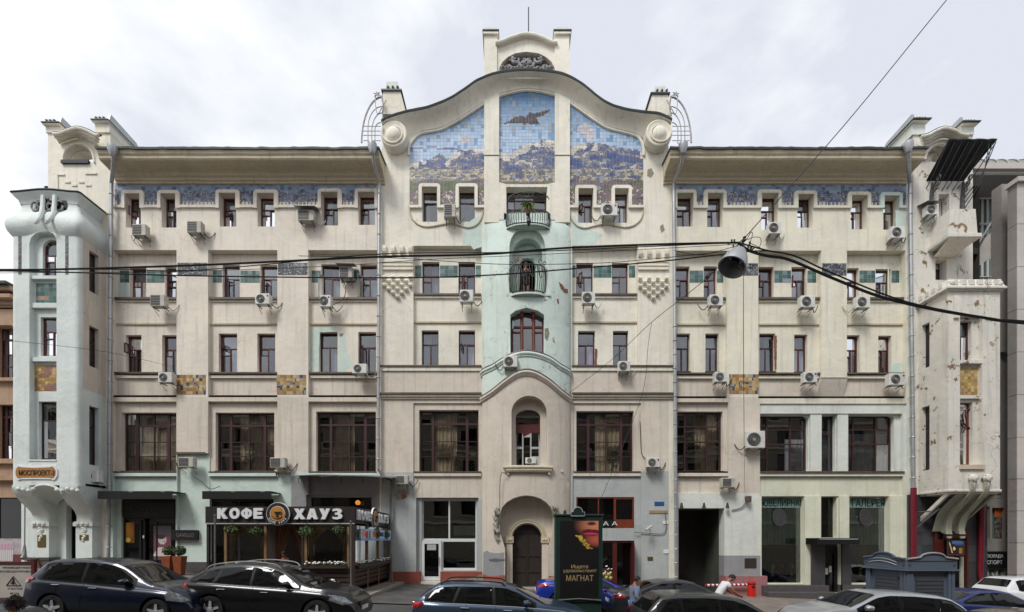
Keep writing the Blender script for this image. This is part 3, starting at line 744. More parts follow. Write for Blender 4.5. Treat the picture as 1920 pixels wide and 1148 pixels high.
# cove: for every x between the scrolls loft lip -> foot
footc = bezpts([(716, 262), (745, 276), (764, 272), (775, 257), (790, 247), (825, 240), (846, 230), (867, 218), (909, 190), (936, 176.5), (987.7, 165), (1039.5, 173), (1068, 189), (1104.6, 214), (1124, 227), (1143, 237), (1189, 249), (1207, 262), (1225, 275), (1255, 262)], 5)
fw = respt([(WX(x), WZ(y)) for x, y in footc], 120)
lip = respt(tws, 120); mb = MB(); K = 9; v = []
for i in range(121):
    (x0, z0), (x1, z1) = lip[i], fw[i]
    for k in range(K+1):
        t = k/K; a = t*pi/2; yy = -.56+.52*sin(a)**.9 if k else -.56
        q = 1-cos(a); v.append((x0+(x1-x0)*q, yy, z0-.10+(z1-z0+.10)*(.10+.90*q)))
    v[-K-1] = (x0, -.6, z0-.10)
f = [(i*(K+1)+k, (i+1)*(K+1)+k, (i+1)*(K+1)+k+1, i*(K+1)+k+1) for i in range(120) for k in range(K)]
mb.add(v, f); mb.build('gable_cove', IVORY, B, smooth=True)
mb = MB(); v = []
for i in range(121):
    x0, z0 = lip[i]; dz = .02*nn(i*.3, 5)
    v += [(x0, -.63, z0-.10), (x0, -.66, z0-.02+dz), (x0, -.63, z0+.03+dz), (x0, .62, z0+.11), (x0, .62, z0+.04)]
f = [(i*5+k, i*5+(k+1) % 5, i*5+5+(k+1) % 5, i*5+5+k) for i in range(120) for k in range(5)]+[(0, 1, 2, 3, 4), tuple(range(600, 605))]
mb.add(v, f); mb.build('gable_flashing', ROOFM, B)
for off, r in ((0, .07), (5, .04)):
    mb = MB(); mb.tube([P(x, y-off, -.04) for x, y in bezpts(INN, 4)], r, 6); mb.build('gable_moulding', IVORY, B, smooth=True)
for s, (cx, cy) in enumerate(((738, 251), (1236, 249))):
    c = P(cx, cy, -.52); mb = MB()
    mb.lathe([(.66, .55), (.68, .1), (.67, 0), (.62, -.03), (.50, .02), (.42, .03), (.36, -.02), (.28, -.10), (.16, -.15), (.02, -.16)], tuple(c), 'y', 28)
    mb.build('scroll', IVORY, B, smooth=True)
    sp = [(c.x+(-1 if s else 1)*(.62-.40*t/14)*cos(t*.55+2.6), -.56, c.z+(.60-.40*t/14)*sin(t*.55+2.6)) for t in range(15)]
    mb = MB(); mb.tube(bezpts(sp, 3), .05, 6); mb.build('scroll_spiral', IVORY, B, smooth=True)
# gable mosaics
def mask_g(x, y):
    if y < ipol(INN, x)+1 and 767 < x < 1207: return False
    return not any(w[0]-4 < x < w[2]+4 and y > w[1]-4 for w in Cw5)
mosaic('tile_mosaic', 768, 196, 908, 388, -.006, 6.4, art, mask_g); mosaic('tile_mosaic', 936, 171, 1040, 347, -.006, 6, art, mask_g)
mosaic('tile_mosaic', 1068, 196, 1206, 388, -.006, 6.4, art, mask_g)
for a, b, t0, t1 in ((908, 936, 194, 180), (1040, 1068, 178, 193)):
    for (u0, u1, yy) in ((None, 295, -.16), (297, 420, -.13)):
        mb = MB(); pts = [(a, t0 if u0 is None else u0), (b, t1 if u0 is None else u0), (b, u1), (a, u1)]
        plate(mb, pts, (), lambda u, v, yy=yy: Vector((WX(u), yy, WZ(v))), depth=-yy+.01); mb.build('gable_pilaster', IVORY, B)
mb = MB(); plate(mb, [(936, 345), (950, 349), (1026, 349), (1040, 345), (1040, 415), (1026, 415), (1026, 354), (949, 354), (949, 415), (936, 415)], (), lambda u, v: Vector((WX(u), -.12, WZ(v))), depth=.13); mb.build('door_surround', IVORY, B)
window(950, 354, 1025, 418, 'big3', .3, WOODD, (CURT, 0, .4, .1), gl=GLASSU, sill=False)
# attic block on the gable
ya = -.35
def PA(u, v): return Vector((WX(u, ya), ya, WZ(v, ya)))
mb = MB(); top = [(930, 140), (930, 86)]+[(935+106*k/12, 82-10*sin(pi*k/12)**1.4) for k in range(13)]+[(1043, 86), (1043, 140)]
lun = [(935, 137), (936, 128), (942, 116), (952, 107), (966, 100), (987, 97), (1010, 100), (1024, 107), (1034, 116), (1040, 128), (1041, 137)]
plate(mb, [(930, 148), (930, 86)]+top[2:-2]+[(1043, 86), (1043, 148)], [lun], PA, depth=.9); mb.build('attic_wall', IVORY, B)
mb = MB()
for (off, yy, r) in ((0, -.30, .09), (5, -.2, .075), (10, -.12, .06)):
    pt = [(929, 80+off*.9), (940, 79+off*.9), (960, 71+off), (987, 64.5+off), (1014, 70+off), (1034, 79+off), (1045, 80+off)]
    mb = MB(); mb.tube([P(x, y, ya+yy+.15) for x, y in bezpts(pt, 5)], r, 8); mb.build('attic_moulding', IVORY, B, smooth=True)
for a, b in ((908, 932), (1040, 1067)):
    mb = MB(); mb.box(WX(a, ya), WX(b, ya), ya-.08, ya+1.7, WZ(146, ya), WZ(70, ya)); mb.build('attic_pillar', IVORY, B)
    mb = MB(); mb.box(WX(a-2, ya), WX(b+3, ya), ya-.18, ya+1.8, WZ(70, ya)+.0, WZ(66.5, ya)+.02); mb.build('pillar_cap', IVORY, B)
    mb = MB(); mb.box(WX(a-3, ya), WX(b+4, ya), ya-.22, ya+1.85, WZ(66, ya)+.02, WZ(64, ya)+.02); mb.build('pillar_cap', ROOFM, B)
    mb = MB(); mb.box(WX(a+2, ya), WX(b-1, ya), ya-.05, ya+1.6, WZ(64, ya)+.03, WZ(53, ya)); mb.build('pillar_block', WHITISH, B)
    for k in range(3):
        c = P(a+7+k*6.5, 60, ya-.1); mb = MB(); mb.lathe([(.07, .06), (.075, 0), (.03, -.07), (.0, -.08)], tuple(c), 'y', 6); mb.build('stud', SCULPT, B)
# plaster relief in the lunette: scrolled leaves
mb = MB(); R2 = random.Random(3)
for sgn in (-1, 1):
    for (cx, cy, r, t0, n_) in ((20, 112, 8, 0, 1.3), (20, 124, 9, 2, 1.4), (36, 127, 8, 1, 1.2), (8, 124, 7, 3, 1.3), (30, 112, 6, 2.4, 1), (46, 131, 6, 0, 1), (5, 113, 5, 1, 1)):
        pp = []
        for k in range(16):
            a = t0+k/15*n_*2*pi*.8; rr = r*(1-.75*k/15); pp.append(P(987.5+sgn*(cx+rr*cos(a)), cy+rr*sin(a)*.9, ya+.12-.08*sin(k*.5)))
        mb.tube(bezpts(pp, 2), [.09*(1-.6*i/30) for i in range(31)], 7)
for k in range(16):
    a = 987.5+(k-7.5)*6; b = 134+R2.uniform(-4, 1); c = P(a, b, ya+.15); mb.lathe([(.02, -.22), (.13, -.12), (.17, 0), (.1, .12)], tuple(c), 'y', 9)
mb.build('plaster_relief', SCULPT, B, smooth=True, kind='stuff')
mb = MB(); mb.pbox(934, 96, 1042, 150, ya+.5, ya+.6); mb.build('lunette_back', GREYB, B)
mb = MB(); mb.tube([P(991, 66, .3), P(991, 14, .3)], .03, 6); mb.build('rod', IRON, B)
# side pylons with studs behind the scrolls
for s, (x0, x1, xt0, xt1, yb, yt, yc) in enumerate(((713, 762, 718, 751, 214, 172, 153), (1216, 1260, 1222, 1253, 216, 178, 162))):
    a = .3; mb = MB(); q = lambda x, y: (WX(x, a), WZ(y, a)); A, B_, C, E = q(x0+4, yb), q(x1, yb), q(xt1, yt), q(xt0, yt)
    v = [(A[0], a, A[1]), (B_[0], a, B_[1]), (C[0], a, C[1]), (E[0], a, E[1])]; v += [(x, a+1.2, z) for x, _, z in v]
    mb.add(v, [(0, 1, 2, 3), (4, 5, 6, 7), (0, 1, 5, 4), (1, 2, 6, 5), (2, 3, 7, 6), (3, 0, 4, 7)]); mb.build('pylon', IVORY, B)
    mb = MB(); mb.box(E[0]-.08, C[0]+.08, a-.08, a+1.3, C[1]+.003, C[1]+.08); mb.build('pylon_cap', ROOFM, B)
    mb = MB(); z0, z1 = C[1]+.085, WZ(yc, a); v = [(E[0]+.1, a, z0), (C[0]-.05, a, z0), (C[0]-.15, a, z1), (E[0]+.2, a, z1)]; v += [(x, a+.9, z) for x, _, z in v]
    mb.add(v, [(0, 1, 2, 3), (4, 5, 6, 7), (0, 1, 5, 4), (1, 2, 6, 5), (2, 3, 7, 6), (3, 0, 4, 7)]); mb.build('pylon_head', WHITISH, B)
    for k in range(3):
        mb = MB(); mb.lathe([(.07, .06), (.075, 0), (.03, -.07), (.0, -.08)], (E[0]+.28+.25*k, a-.04, z0+.12), 'y', 6); mb.build('stud', SCULPT, B)
# ironwork arcs on the shoulders
for s in (0, 1):
    fx_ = (lambda x: x) if s == 0 else (lambda x: 1974-x)
    T = thing('roof_grille', 'light curved iron grille with flower finial beside the %s gable shoulder' % ('left' if s == 0 else 'right'), 'iron grille', tuple(P(fx_(700), 272, .1)), group='iron grilles beside the gable')
    for k, (r0, r1, aa) in enumerate((((678, 268), (717, 182), 0), ((690, 240), (716, 200), 1), ((697, 248), (716, 212), 1), ((703, 244), (714, 230), 1))):
        (x0, y0), (x1, y1) = r0, r1
        pp = [P(fx_(x0+(x1-x0)*(1-cos(t*pi/2/10))), y0+(y1-y0)*sin(t*pi/2/10), .1) for t in range(11)]
        if k: pp.insert(0, P(fx_(x0), 270, .1))
        mb = MB(); mb.tube(pp, .045 if k == 0 else .025, 5); mb.build('arc_bar', IRONL, T)
    for yy in (237, 246, 254, 264):
        mb = MB(); mb.tube([P(fx_(681 if yy > 240 else 683), yy, .1), P(fx_(714), yy, .1)], .018, 5); mb.build('cross_bar', IRONL, T)
    mb = MB(); mb.tube([P(fx_(717), 225, .1), P(fx_(718), 195, .1), P(fx_(716), 180, .05)], .04, 6); mb.build('stem', IRONL, T)
    mb = MB(); mb.tube([P(fx_(x), y, .0) for x, y in bezpts([(704, 180), (704, 198), (708, 214), (715, 204), (724, 188)], 4)], .025, 5); mb.build('tendril', IRONL, T)
    mb = MB()
    for k in range(6):
        a = radians(60*k+20); mb.tube([P(fx_(707), 177, .0), P(fx_(707+7*cos(a)), 177+6*sin(a), -.05)], [.05, .015], 5)
    mb.build('flower', IRONL, T)
# stepped plaster blocks on the central piers
for s in (0, 1):
    ox = 718 if s == 0 else 1196; mb = MB()
    def blk(i, py, hgt=8): 
        x0 = ox+i*8.1; z0, z1 = WZ(py+hgt)+.02, WZ(py); X0, X1 = WX(x0+.3), WX(x0+7.0)
        v = []; 
        for X in (X0, X1):
            v += [(X, .0, z0), (X, -.10, z0), (X, -.16, z0+(z1-z0)*.25), (X, -.18, z0+(z1-z0)*.6), (X, -.15, z1-.02), (X, 0, z1)]
        mb.add(v, [(k, k+1, k+7, k+6) for k in range(5)]+[(5, 0, 6, 11), tuple(range(6)), tuple(range(6, 12))])
    y1 = 461 if s == 0 else 466
    for i in (0, 2, 4, 6): blk(i, y1+1, 17)
    y2 = 519 if s == 0 else 521
    for r, st in enumerate(((0, 2, 4, 6), (1, 3, 5), (0, 2, 4, 6), (1, 3, 5), (2, 4), (3,))):
        for i in st: blk(i, y2+r*7.2, 7.2)
    mb.build('plaster_blocks', IVORY, B, kind='stuff')
    for yy in (489, 496, 503): ledge('band', ox, yy, ox+57, yy+4, -.09, .01, IVORY)
# ---- central bow
yb_ = -.7; XC = WX(987, yb_); HWB = WX(1073, yb_)-XC
def bow(x, py=600, pr=.85):
    t = 1 if py > 530 else max(0, (py-392)/138)**.7
    q = max(0, 1-((x-XC)/HWB)**2); return -pr*q**.6*t-.02
def PB(u, v, o=0):
    x = WX(u, yb_); return Vector((x, bow(x, v)+o, WZ(v, yb_)))
CORN = [(900, 740), (906, 740), (924, 732), (947, 716), (968, 703), (987, 699), (1006, 703), (1030, 716), (1052, 732), (1068, 740), (1074, 740)]
BELT = [(900, 689), (908, 686), (925, 682), (945, 672), (965, 664), (987, 661), (1010, 664), (1032, 671), (1050, 681), (1066, 686), (1074, 689)]
def bmat(u, v): return 0 if v < ipol(CORN, u) else 1
out_ = [(903, 1135), (903, 1000), (903, 900), (903, 740), (903, 600), (903, 470), (903, 430), (906, 404), (916, 396), (930, 394), (950, 392), (1024, 392), (1044, 395), (1060, 400), (1070, 410), (1072, 430), (1072, 470), (1072, 600), (1072, 740), (1072, 900), (1072, 1000), (1072, 1135)]
niche = archhole(955, 415, 1023, 551, 44, 14)
wh1 = [(957, 664), (957, 592), (967, 585), (987, 580), (1008, 585), (1020, 592), (1020, 664)]
wh2 = archhole(959, 744, 1025, 873, 30, 12)
port = [(947, 1135), (947, 1029), (938, 1000), (936, 970), (941, 952), (950, 942), (962, 935), (975, 931), (987, 929.5), (1000, 931), (1013, 935), (1025, 943), (1034, 953), (1038, 968), (1037, 998), (1028, 1029), (1028, 1135)]
mb = MB(); plate(mb, out_, [niche, wh1, wh2, port], lambda u, v: PB(u, v), depth=.5, step=(9, 14), mfn=bmat, hdepth=.75)
mb.build('bow_wall', [MINTP, BEIGE], B, weld=True, smooth=True)
def swp(name, pts, o, r, m, dy=0, n=5, nn_=8):
    mb = MB(); mb.tube([PB(x, y+dy, o) for x, y in bezpts(pts, n)], r, nn_); return mb.build(name, m, B, smooth=True)
swp('bow_belt', BELT, -.03, .06, SILL); swp('bow_belt', BELT, -.0, .11, MINTP, 4); swp('bow_belt', BELT, 0, .05, MINTP, 9)
swp('bow_cornice', CORN, -.10, .06, SILL, -2); swp('bow_cornice', CORN, -.05, .11, PINKY, 1.5); swp('bow_cornice', CORN, .0, .09, PINKY, 5.5)
# inner niche ring + back with arched door
def flat(y): return lambda u, v: Vector((WX(u, y), y, WZ(v, y)))
mb = MB(); plate(mb, [(945, 400), (1032, 400), (1032, 556), (945, 556)], [archhole(961, 447, 1017, 550, 28, 12)], flat(-.12), depth=.45); mb.build('niche_ring', MINT, B)
mb = MB(); plate(mb, [(945, 420), (1032, 420), (1032, 556), (945, 556)], [archhole(974, 484, 1003, 548, 14, 10)], flat(.34), depth=.25); mb.build('niche_back', MINT, B)
mb = MB(); mb.box(WX(950, 0), WX(1030, 0), -.8, .6, WZ(551, yb_)-.15, WZ(551, yb_)-.0); mb.build('niche_floor', MINT, B)
# bow window
yw = -.38; f_ = flat(yw)
mb = MB(); hp = []
for a, b in ((962, 976), (981, 998), (1003, 1017)):
    for c, d in ((590, 612), (616, 622 if b < 980 or a > 1000 else 660), (625, 660)):
        if d > c and not (a == 981 and c == 625): hp.append([(a+.5, d), (a+.5, c), (b-.5, c), (b-.5, d)])
plate(mb, [(952, 668), (952, 576), (1025, 576), (1025, 668)], hp, f_, depth=.08); w = mb.build('window', WOODR, B)
for h_ in hp:
    a, b = WX(h_[0][0], yw), WX(h_[2][0], yw); c, d = WZ(h_[0][1], yw), WZ(h_[1][1], yw); mb = MB(); t = R.uniform(-.01, .01)
    mb.add([(a, yw+.04, c), (b, yw+.04+t, c), (b, yw+.04+t, d), (a, yw+.04, d)], [(0, 1, 2, 3)]); mb.build('pane', GLASSU, w)
for x in (978.5, 1000.5):
    mb = MB(); mb.tube([P(x, 663, yw-.1), P(x, 600, yw-.1), P(x, 594, yw-.16), P(x, 584, yw-.16)], [.07, .06, .09, .07], 8); mb.build('mullion', WOODO, w)
# lower bow window
mb = MB(); plate(mb, [(952, 738), (1032, 738), (1032, 880), (952, 880)], [archhole(967, 768, 1013, 874, 14, 12)], flat(-.34), depth=.25); mb.build('niche_ring', BEIGE, B)
yw = -.16; hp = [archhole(968.5, 770, 1010, 796, 10, 10)]+[[(a, d), (a, c), (b, c), (b, d)] for a, b, c, d in ((968.5, 979, 812, 838), (981.5, 994, 820, 874), (996.5, 1010, 812, 838), (968.5, 979, 842, 874), (996.5, 1010, 842, 856))]
mb = MB(); plate(mb, [(960, 760), (1018, 760), (1018, 880), (960, 880)], hp, flat(yw), depth=.08, mfn=lambda u, v: 1 if (v > 816 and 979 < u < 1011) or v > 818 else 0); w = mb.build('window', [WOODR, GREYS], B)
for h_ in hp:
    mb = MB(); plate(mb, h_, (), flat(yw+.04), edge=False); mb.build('pane', GLASSL, w)
mb = MB(); mb.tube([PB(x, 878, -.12) for x in range(944, 1040, 4)], .09, 8); mb.build('window_sill', SOFF, B, smooth=True)
mb = MB(); mb.tube([PB(x, 883, -.06) for x in range(949, 1035, 4)], .12, 8); mb.build('window_sill', SOFF, B, smooth=True)
for x in (951, 1027): 
    mb = MB(); mb.box(WX(x, -.7), WX(x+4, -.7), bow(WX(x, -.7))-.12, bow(WX(x, -.7)), WZ(891, -.7), WZ(882, -.7)); mb.build('bracket', SOFF, B)
# portal
mb = MB(); plate(mb, [(928, 918), (1048, 918), (1048, 1135), (928, 1135)], [archhole(961, 983, 1016, 1135, 27, 14)], flat(.0), depth=.3); mb.build('portal_wall', BEIGE, B)
for rr, yy in ((3, -.06), (7, -.03)):
    mb = MB(); mb.tube([P(988.5-(27.5+rr)*cos(pi*k/20), 1010-(27+rr)*sin(pi*k/20), yy) for k in range(21)], .06, 7); mb.build('portal_arch', SOFF, B, smooth=True)
for a, b in ((950, 961), (1016, 1027)):
    mb = MB(); mb.pbox(a, 1018, b, 1120, -.16, .02); mb.build('portal_pilaster', BEIGE, B)
    mb = MB(); mb.pbox(a-2, 1006, b+2, 1018, -.22, .02); mb.build('portal_capital', SOFF, B)
    for k in (0, 1):
        mb = MB(); mb.lathe([(.0, -.05), (.07, -.03), (.09, .03)], tuple(P(a+3+k*5, 1012, -.22)), 'y', 10); mb.build('rosette', SOFF, B, smooth=True)
mb = MB(); relief(mb, (958, 980, 1019, 1105, .22, 0), [(a, b, c, d, .26, 0) for a, c in ((963, 986), (991, 1014)) for b, d in ((1000, 1040), (1044, 1070), (1074, 1098))]+[(987.8, 980, 989.2, 1105, .25, 0)], back=.4)
dr = mb.build('entrance_door', mat('old_dark_door', (44, 34, 30), .6, var=.3, scale=6), B)
mb = MB(); mb.pbox(940, 1101, 1036, 1106, -1.0, .3); mb.build('door_step', KERB, B)
# grey paint patch beside the portal, worn plinths
mb = MB(); plate(mb, [(905, 1100), (905, 1036), (912, 1033), (945, 1036), (945, 1100)], (), lambda u, v: PB(u, v, -.006), depth=.005, step=9); mb.build('paint_patch', GREYB, B)
mb = MB(); plate(mb, [(904, 1108), (904, 1078), (946, 1078), (946, 1108)], (), lambda u, v: PB(u, v, -.05), depth=.06, step=9); mb.build('bow_plinth', REDP, B)
mb = MB(); plate(mb, [(1029, 1108), (1029, 1080), (1070, 1080), (1070, 1108)], (), lambda u, v: PB(u, v, -.05), depth=.06, step=9); mb.build('bow_plinth', REDP, B)
mb = MB(); plate(mb, [(916, 1049), (928, 1047), (946, 1048), (946, 1052), (930, 1054), (917, 1053)], (), lambda u, v: PB(u, v, -.012), depth=.005, step=6); mb.build('paint_patch', mat('dark_smear', (96, 96, 104)), B)
# ---- balconies
def balcony(name, label, pyt, pyb, x0, x1, pr, nb, archtop, y0=-.45, th=.14):
    cx = (x0+x1)/2; yf = -1.0; hw = WX(x1, yf)-WX(cx, yf); X = WX(cx, yf); zt, zb = WZ(pyt, yf), WZ(pyb, yf)
    T = thing(name, label, 'balcony', (X, yf, zb))
    def pt(t, z, o=0): a = pi*t; return Vector((X-(hw+o)*cos(a), y0-(pr+o)*sin(a)**.8, z))
    n = 24
    mb = MB(); pts = [pt(k/n, 0, .06) for k in range(n+1)]
    v = [(p.x, p.y, zb) for p in pts]+[(X+hw, .1, zb), (X-hw, .1, zb)]; m = len(v); v += [(x, y, z-th) for x, y, z in v]
    mb.add(v, [tuple(range(m)), tuple(range(2*m-1, m-1, -1))]+[(i, (i+1) % m, m+(i+1) % m, m+i) for i in range(m)]); mb.build('slab', MINT, T)
    for z in ((zb+.1, zb+(zt-zb)*.95) if not archtop else (zb+.1, zb+.9*(zt-zb))):
        mb = MB(); mb.tube([pt(k/n, z) for k in range(n+1)], .028, 5); mb.build('rail', IRON, T)
    for k in range(nb):
        t = .04+.92*k/(nb-1); mb = MB(); bulge = .10
        pp = [pt(t, zb+(zt-zb)*q, bulge*sin(pi*q)*(1 if not archtop else .6)) for q in (-.08, .15, .4, .7, .95)]
        mb.tube(bezpts(pp, 2), .019, 5); mb.build('bar', IRON, T)
    return T, pt, zb, zt, X, hw
BT, pt, zb, zt, X, hw = balcony('balcony', 'upper balcony with iron fan railing and potted plant below the eagle mosaic', 378, 410, 950, 1032, .46, 24, True, y0=-.12, th=.04)
for k in range(9):
    a = pi*(.1+.8*k/8); mb = MB(); mb.tube([(X, -1.35, zt-.05), (X+hw*.9*cos(a), -1.2, zt-.05+.35*sin(a))], .014, 5); mb.build('fan_bar', IRON, BT)
mb = MB(); mb.tube([(X+hw*.92*cos(pi*k/20), -1.2, zt-.05+.38*sin(pi*k/20)) for k in range(21)], .022, 5); mb.build('fan_arc', IRON, BT)
mb = MB(); mb.tube([(X, -1.4, zb-.1), (X, -1.42, zb-.45), (X, -1.3, zb-.6)], [.05, .12, .03], 8); mb.build('pendant', IRON, BT)
BL, pt, zb, zt, X, hw = balcony('balcony', 'lower iron balcony with looped railing in front of the arched niche', 493, 549, 958, 1022, .42, 20, False, y0=-.62, th=.09)
for k in range(6):
    t = .12+.76*k/5; mb = MB(); pp = [pt(t+.055*cos(a), zb+(zt-zb)*(.62+.3*abs(sin(a/2-.0))*(-1)+.25), .08) for a in [pi*q/8 for q in range(9)]]
    pp = [pt(t-.06+.12*q/8, zb+(zt-zb)*(.9-.42*sin(pi*q/8)), .1) for q in range(9)]
    mb.tube(pp, .022, 5); mb.build('loop', IRON, BL)
    mb = MB(); c = pt(t, zt+.08, .05); mb.tube([(c.x+.08*cos(a), c.y, c.z+.08*sin(a)) for a in [q*.7 for q in range(8)]], .02, 5); mb.build('curl', IRON, BL)
def foliage(mb, c, r, n, s, R_=R, flat_=1, m=0):
    for _ in range(n):
        d = Vector((R_.gauss(0, 1), R_.gauss(0, 1), R_.gauss(0, 1))); d = d.normalized()*(R_.random()**.4)
        p = Vector(c)+Vector((d.x*r[0], d.y*r[1], d.z*r[2]))
        u = Vector((R_.gauss(0, 1), R_.gauss(0, 1), R_.gauss(0, 1))).normalized(); v = u.orthogonal().normalized(); q = s*R_.uniform(.6, 1.3)
        mb.add([p-u*q, p+v*q*.45, p+u*q, p-v*q*.45], [(0, 1, 2, 3)], m)
T = thing('potted_plant', 'bushy green plant hanging over the front of the upper balcony railing', 'plant', tuple(P(990, 396, -1.6)))
mb = MB(); mb.lathe([(.1, -.12), (.16, .12), (.17, .14)], tuple(P(990, 398, -1.5)), 'z', 12); mb.build('pot', mat('brown_pot', (96, 70, 54)), T)
for k in range(26):
    a = R.uniform(0, 2*pi); q = R.uniform(.2, .5); c = P(990, 393, -1.52); mb = MB()
    p0 = c; p1 = c+Vector((cos(a)*q*.5, sin(a)*q*.4, .2)); p2 = c+Vector((cos(a)*q, sin(a)*q*.7-.05, R.uniform(-.2, .12)))
    mb.tube(bezpts([tuple(p0), tuple(p1), tuple(p2)], 3), [.02, .03, .045, .05, .04, .03, .005], 4, flat=.2); mb.build('leaf', LEAFY, T)
# ivy beside the portal
for (xx, s, lab) in ((934, 1, 'sparse pale ivy growing up the plaster left of the round portal'), (1040, -1, 'small pale ivy tuft on the plaster right of the round portal')):
    mb = MB()
    for k in range(60 if s == 1 else 26):
        t = R.random(); py = 952+t*(62 if s == 1 else 16); u = xx+R.uniform(-6, 5)-3*s*sin(t*3)
        foliage(mb, PB(u, py, -.08), (.08, .05, .1), 5, .05)
    o = mb.build('ivy', LEAFG); meta(o, lab, 'plant')
# ---- corner bay, left
yB = -1.5
LB = thing('corner_bay', 'rounded mint green corner bay with flared top and curved brackets at the left end', 'bay window', (WX(90, yB), yB, WZ(912, yB)))
XL, XR = WX(20, yB), WX(148, yB)
def ring(o, r=.2, n=5):
    a, b, f = XL-o, XR+o, yB-o; r = max(.05, r+o*.3); p = [(a, .3)]
    p += [(a+r-r*cos(pi/2*k/n), f+r-r*sin(pi/2*k/n)) for k in range(n+1)]
    p += [(b-r+r*sin(pi/2*k/n), f+r-r*cos(pi/2*k/n)) for k in range(n+1)]; p += [(b, .3)]; return p
def loft(mb, st, m=0, cap=True, mf=None, sub=1):
    n = None; vv = []
    for (o, z, r) in st:
        q = ring(o, r); n = len(q); vv += [(x, y, z) for x, y in q]
    ff = [(i*n+k, i*n+k+1, (i+1)*n+k+1, (i+1)*n+k) for i in range(len(st)-1) for k in range(n-1)]
    if cap: ff += [tuple(range(n)), tuple(range((len(st)-1)*n, len(st)*n))]
    mb.add(vv, ff, m)
zy = lambda py: WZ(py, yB)
prof = [(-.02, 444), (.10, 438), (.20, 430), (.22, 421), (.14, 411), (.0, 402), (-.12, 395), (-.2, 387), (-.23, 380), (-.22, 376)]
mb = MB(); st = [(o, zy(p), .2) for o, p in bezpts([(a, b) for a, b in prof], 3)]
# capital as shell; the front middle is dented over the window
vv = []; n = None
for (o, z, r) in st:
    q = ring(o, r); row = []
    for i in range(len(q)-1):
        steps = 14 if i == 6 else (6 if i in (0, len(q)-2) else 1)
        for k in range(steps): row.append((q[i][0]+(q[i+1][0]-q[i][0])*k/steps, q[i][1]+(q[i+1][1]-q[i][1])*k/steps))
    row.append(q[-1]); n = len(row)
    for (x, y) in row:
        zz = z; 
        if y < yB+.4:
            d_ = exp(-((x-(XL+XR)/2)/.62)**2); zz += .35*d_*max(0, 1-abs(z-zy(430))/1.0)
            if o > -.05: y += .16*d_*max(0, o+.05)/.3
        vv.append((x, y, zz))
mb.add(vv, [(i*n+k, i*n+k+1, (i+1)*n+k+1, (i+1)*n+k) for i in range(len(st)-1) for k in range(n-1)])
mb.build('capital', BAYM, LB, smooth=True)
# parapet with openwork
mb = MB(); st = [(-.21, zy(378)), (-.16, zy(370)), (-.05, zy(366)), (.02, zy(362))]
def ringtop(o, z, rise=.0):
    q = ring(o, .12, 3); out = []
    for i in range(len(q)-1):
        steps = 12 if i == 4 else 1
        for k in range(steps): out.append((q[i][0]+(q[i+1][0]-q[i][0])*k/steps, q[i][1]+(q[i+1][1]-q[i][1])*k/steps))
    out.append(q[-1]); cx = (XL+XR)/2
    return [(x, y, z+(rise*cos((x-cx)/(XR-XL)*pi)**2 if y < yB+.5 else 0)) for x, y in out]
vv = []; 
for o, z in st:
    q = ringtop(o, z, .12 if o > -.25 else .06); n = len(q); vv += q
mb.add(vv, [(i*n+k, i*n+k+1, (i+1)*n+k+1, (i+1)*n+k) for i in range(len(st)-1) for k in range(n-1)]); mb.build('parapet_cornice', BAYM, LB, smooth=True)
mb = MB(); vv = ringtop(.02, zy(361.5), .12); n = len(vv); vv += ringtop(.07, zy(360), .12); vv += ringtop(.05, zy(358.5), .12); vv += ringtop(-.5, zy(357.5), .12)
mb.add(vv, [(i*n+k, i*n+k+1, (i+1)*n+k+1, (i+1)*n+k) for i in range(3) for k in range(n-1)]+[tuple(range(3*n, 4*n))]); mb.build('roof_edge', ROOFM, LB)
mb = MB(); cxp = (60, 79, 95, 118); yv = yB+.24
mb.pbox(60, 371, 118, 400, yv-.06, yv+.02, at=yB); mb.build('openwork_back', BLACKF, LB)
mb = MB()
for (cx, cy, r) in ((66, 387, 9), (74, 384, 5), (87, 378, 6), (84, 391, 8), (93, 388, 6), (111, 386, 9), (105, 381, 4)):
    mb.tube([P(cx+r*.8*cos(a), cy+r*sin(a), yB+.12) for a in [q*.55 for q in range(11)]], .045, 6)
mb.build('openwork_scrolls', SCULPT, LB, smooth=True, kind='stuff')
for xx, dx in ((80, -10), (102, -12)):
    mb = MB(); mb.tube([P(x, y, yy) for x, y, yy in bezpts([(xx+1, 368, yB+.1), (xx, 385, yB+.02), (xx-3, 402, yB-.12), (xx+dx, 414, yB-.3), (xx+dx-5, 420, yB-.33)], 4)], [.09]*13+[.08, .06, .05, .03], 8); mb.build('parapet_rib', BAYM, LB, smooth=True)
# shaft front, sides, rounded corners
LBM = [BAYM, CREAM, PINKY]
fr = [(56, 443), (56, 862)]
def FB(u, v): return Vector((WX(u, yB), yB, WZ(v, yB)))
hol = [archhole(70, 443, 106, 520, 16, 10), [(66, 664), (66, 590), (104, 590), (104, 664)], [(62, 860), (62, 750), (101, 750), (101, 860)]]
ri = .2*FP/22.5
mb = MB(); cen = [(55, 862), (55, 456), (58, 446), (66, 438), (78, 434), (90, 434), (100, 438), (106, 448), (106, 862)]
plate(mb, [(20+ri, 910), (20+ri, 436), (148-ri, 436), (148-ri, 910)], [cen], FB, depth=.28, step=16, mfn=lambda u, v: 0)
mb.build('shaft_front', LBM, LB, weld=True)
FB2 = lambda u, v: Vector((WX(u, yB), yB+.26, WZ(v, yB)))
mb = MB(); plate(mb, [(50, 866), (50, 430), (112, 430), (112, 866)], hol, FB2, depth=.3); mb.build('shaft_recess', BAYM, LB)
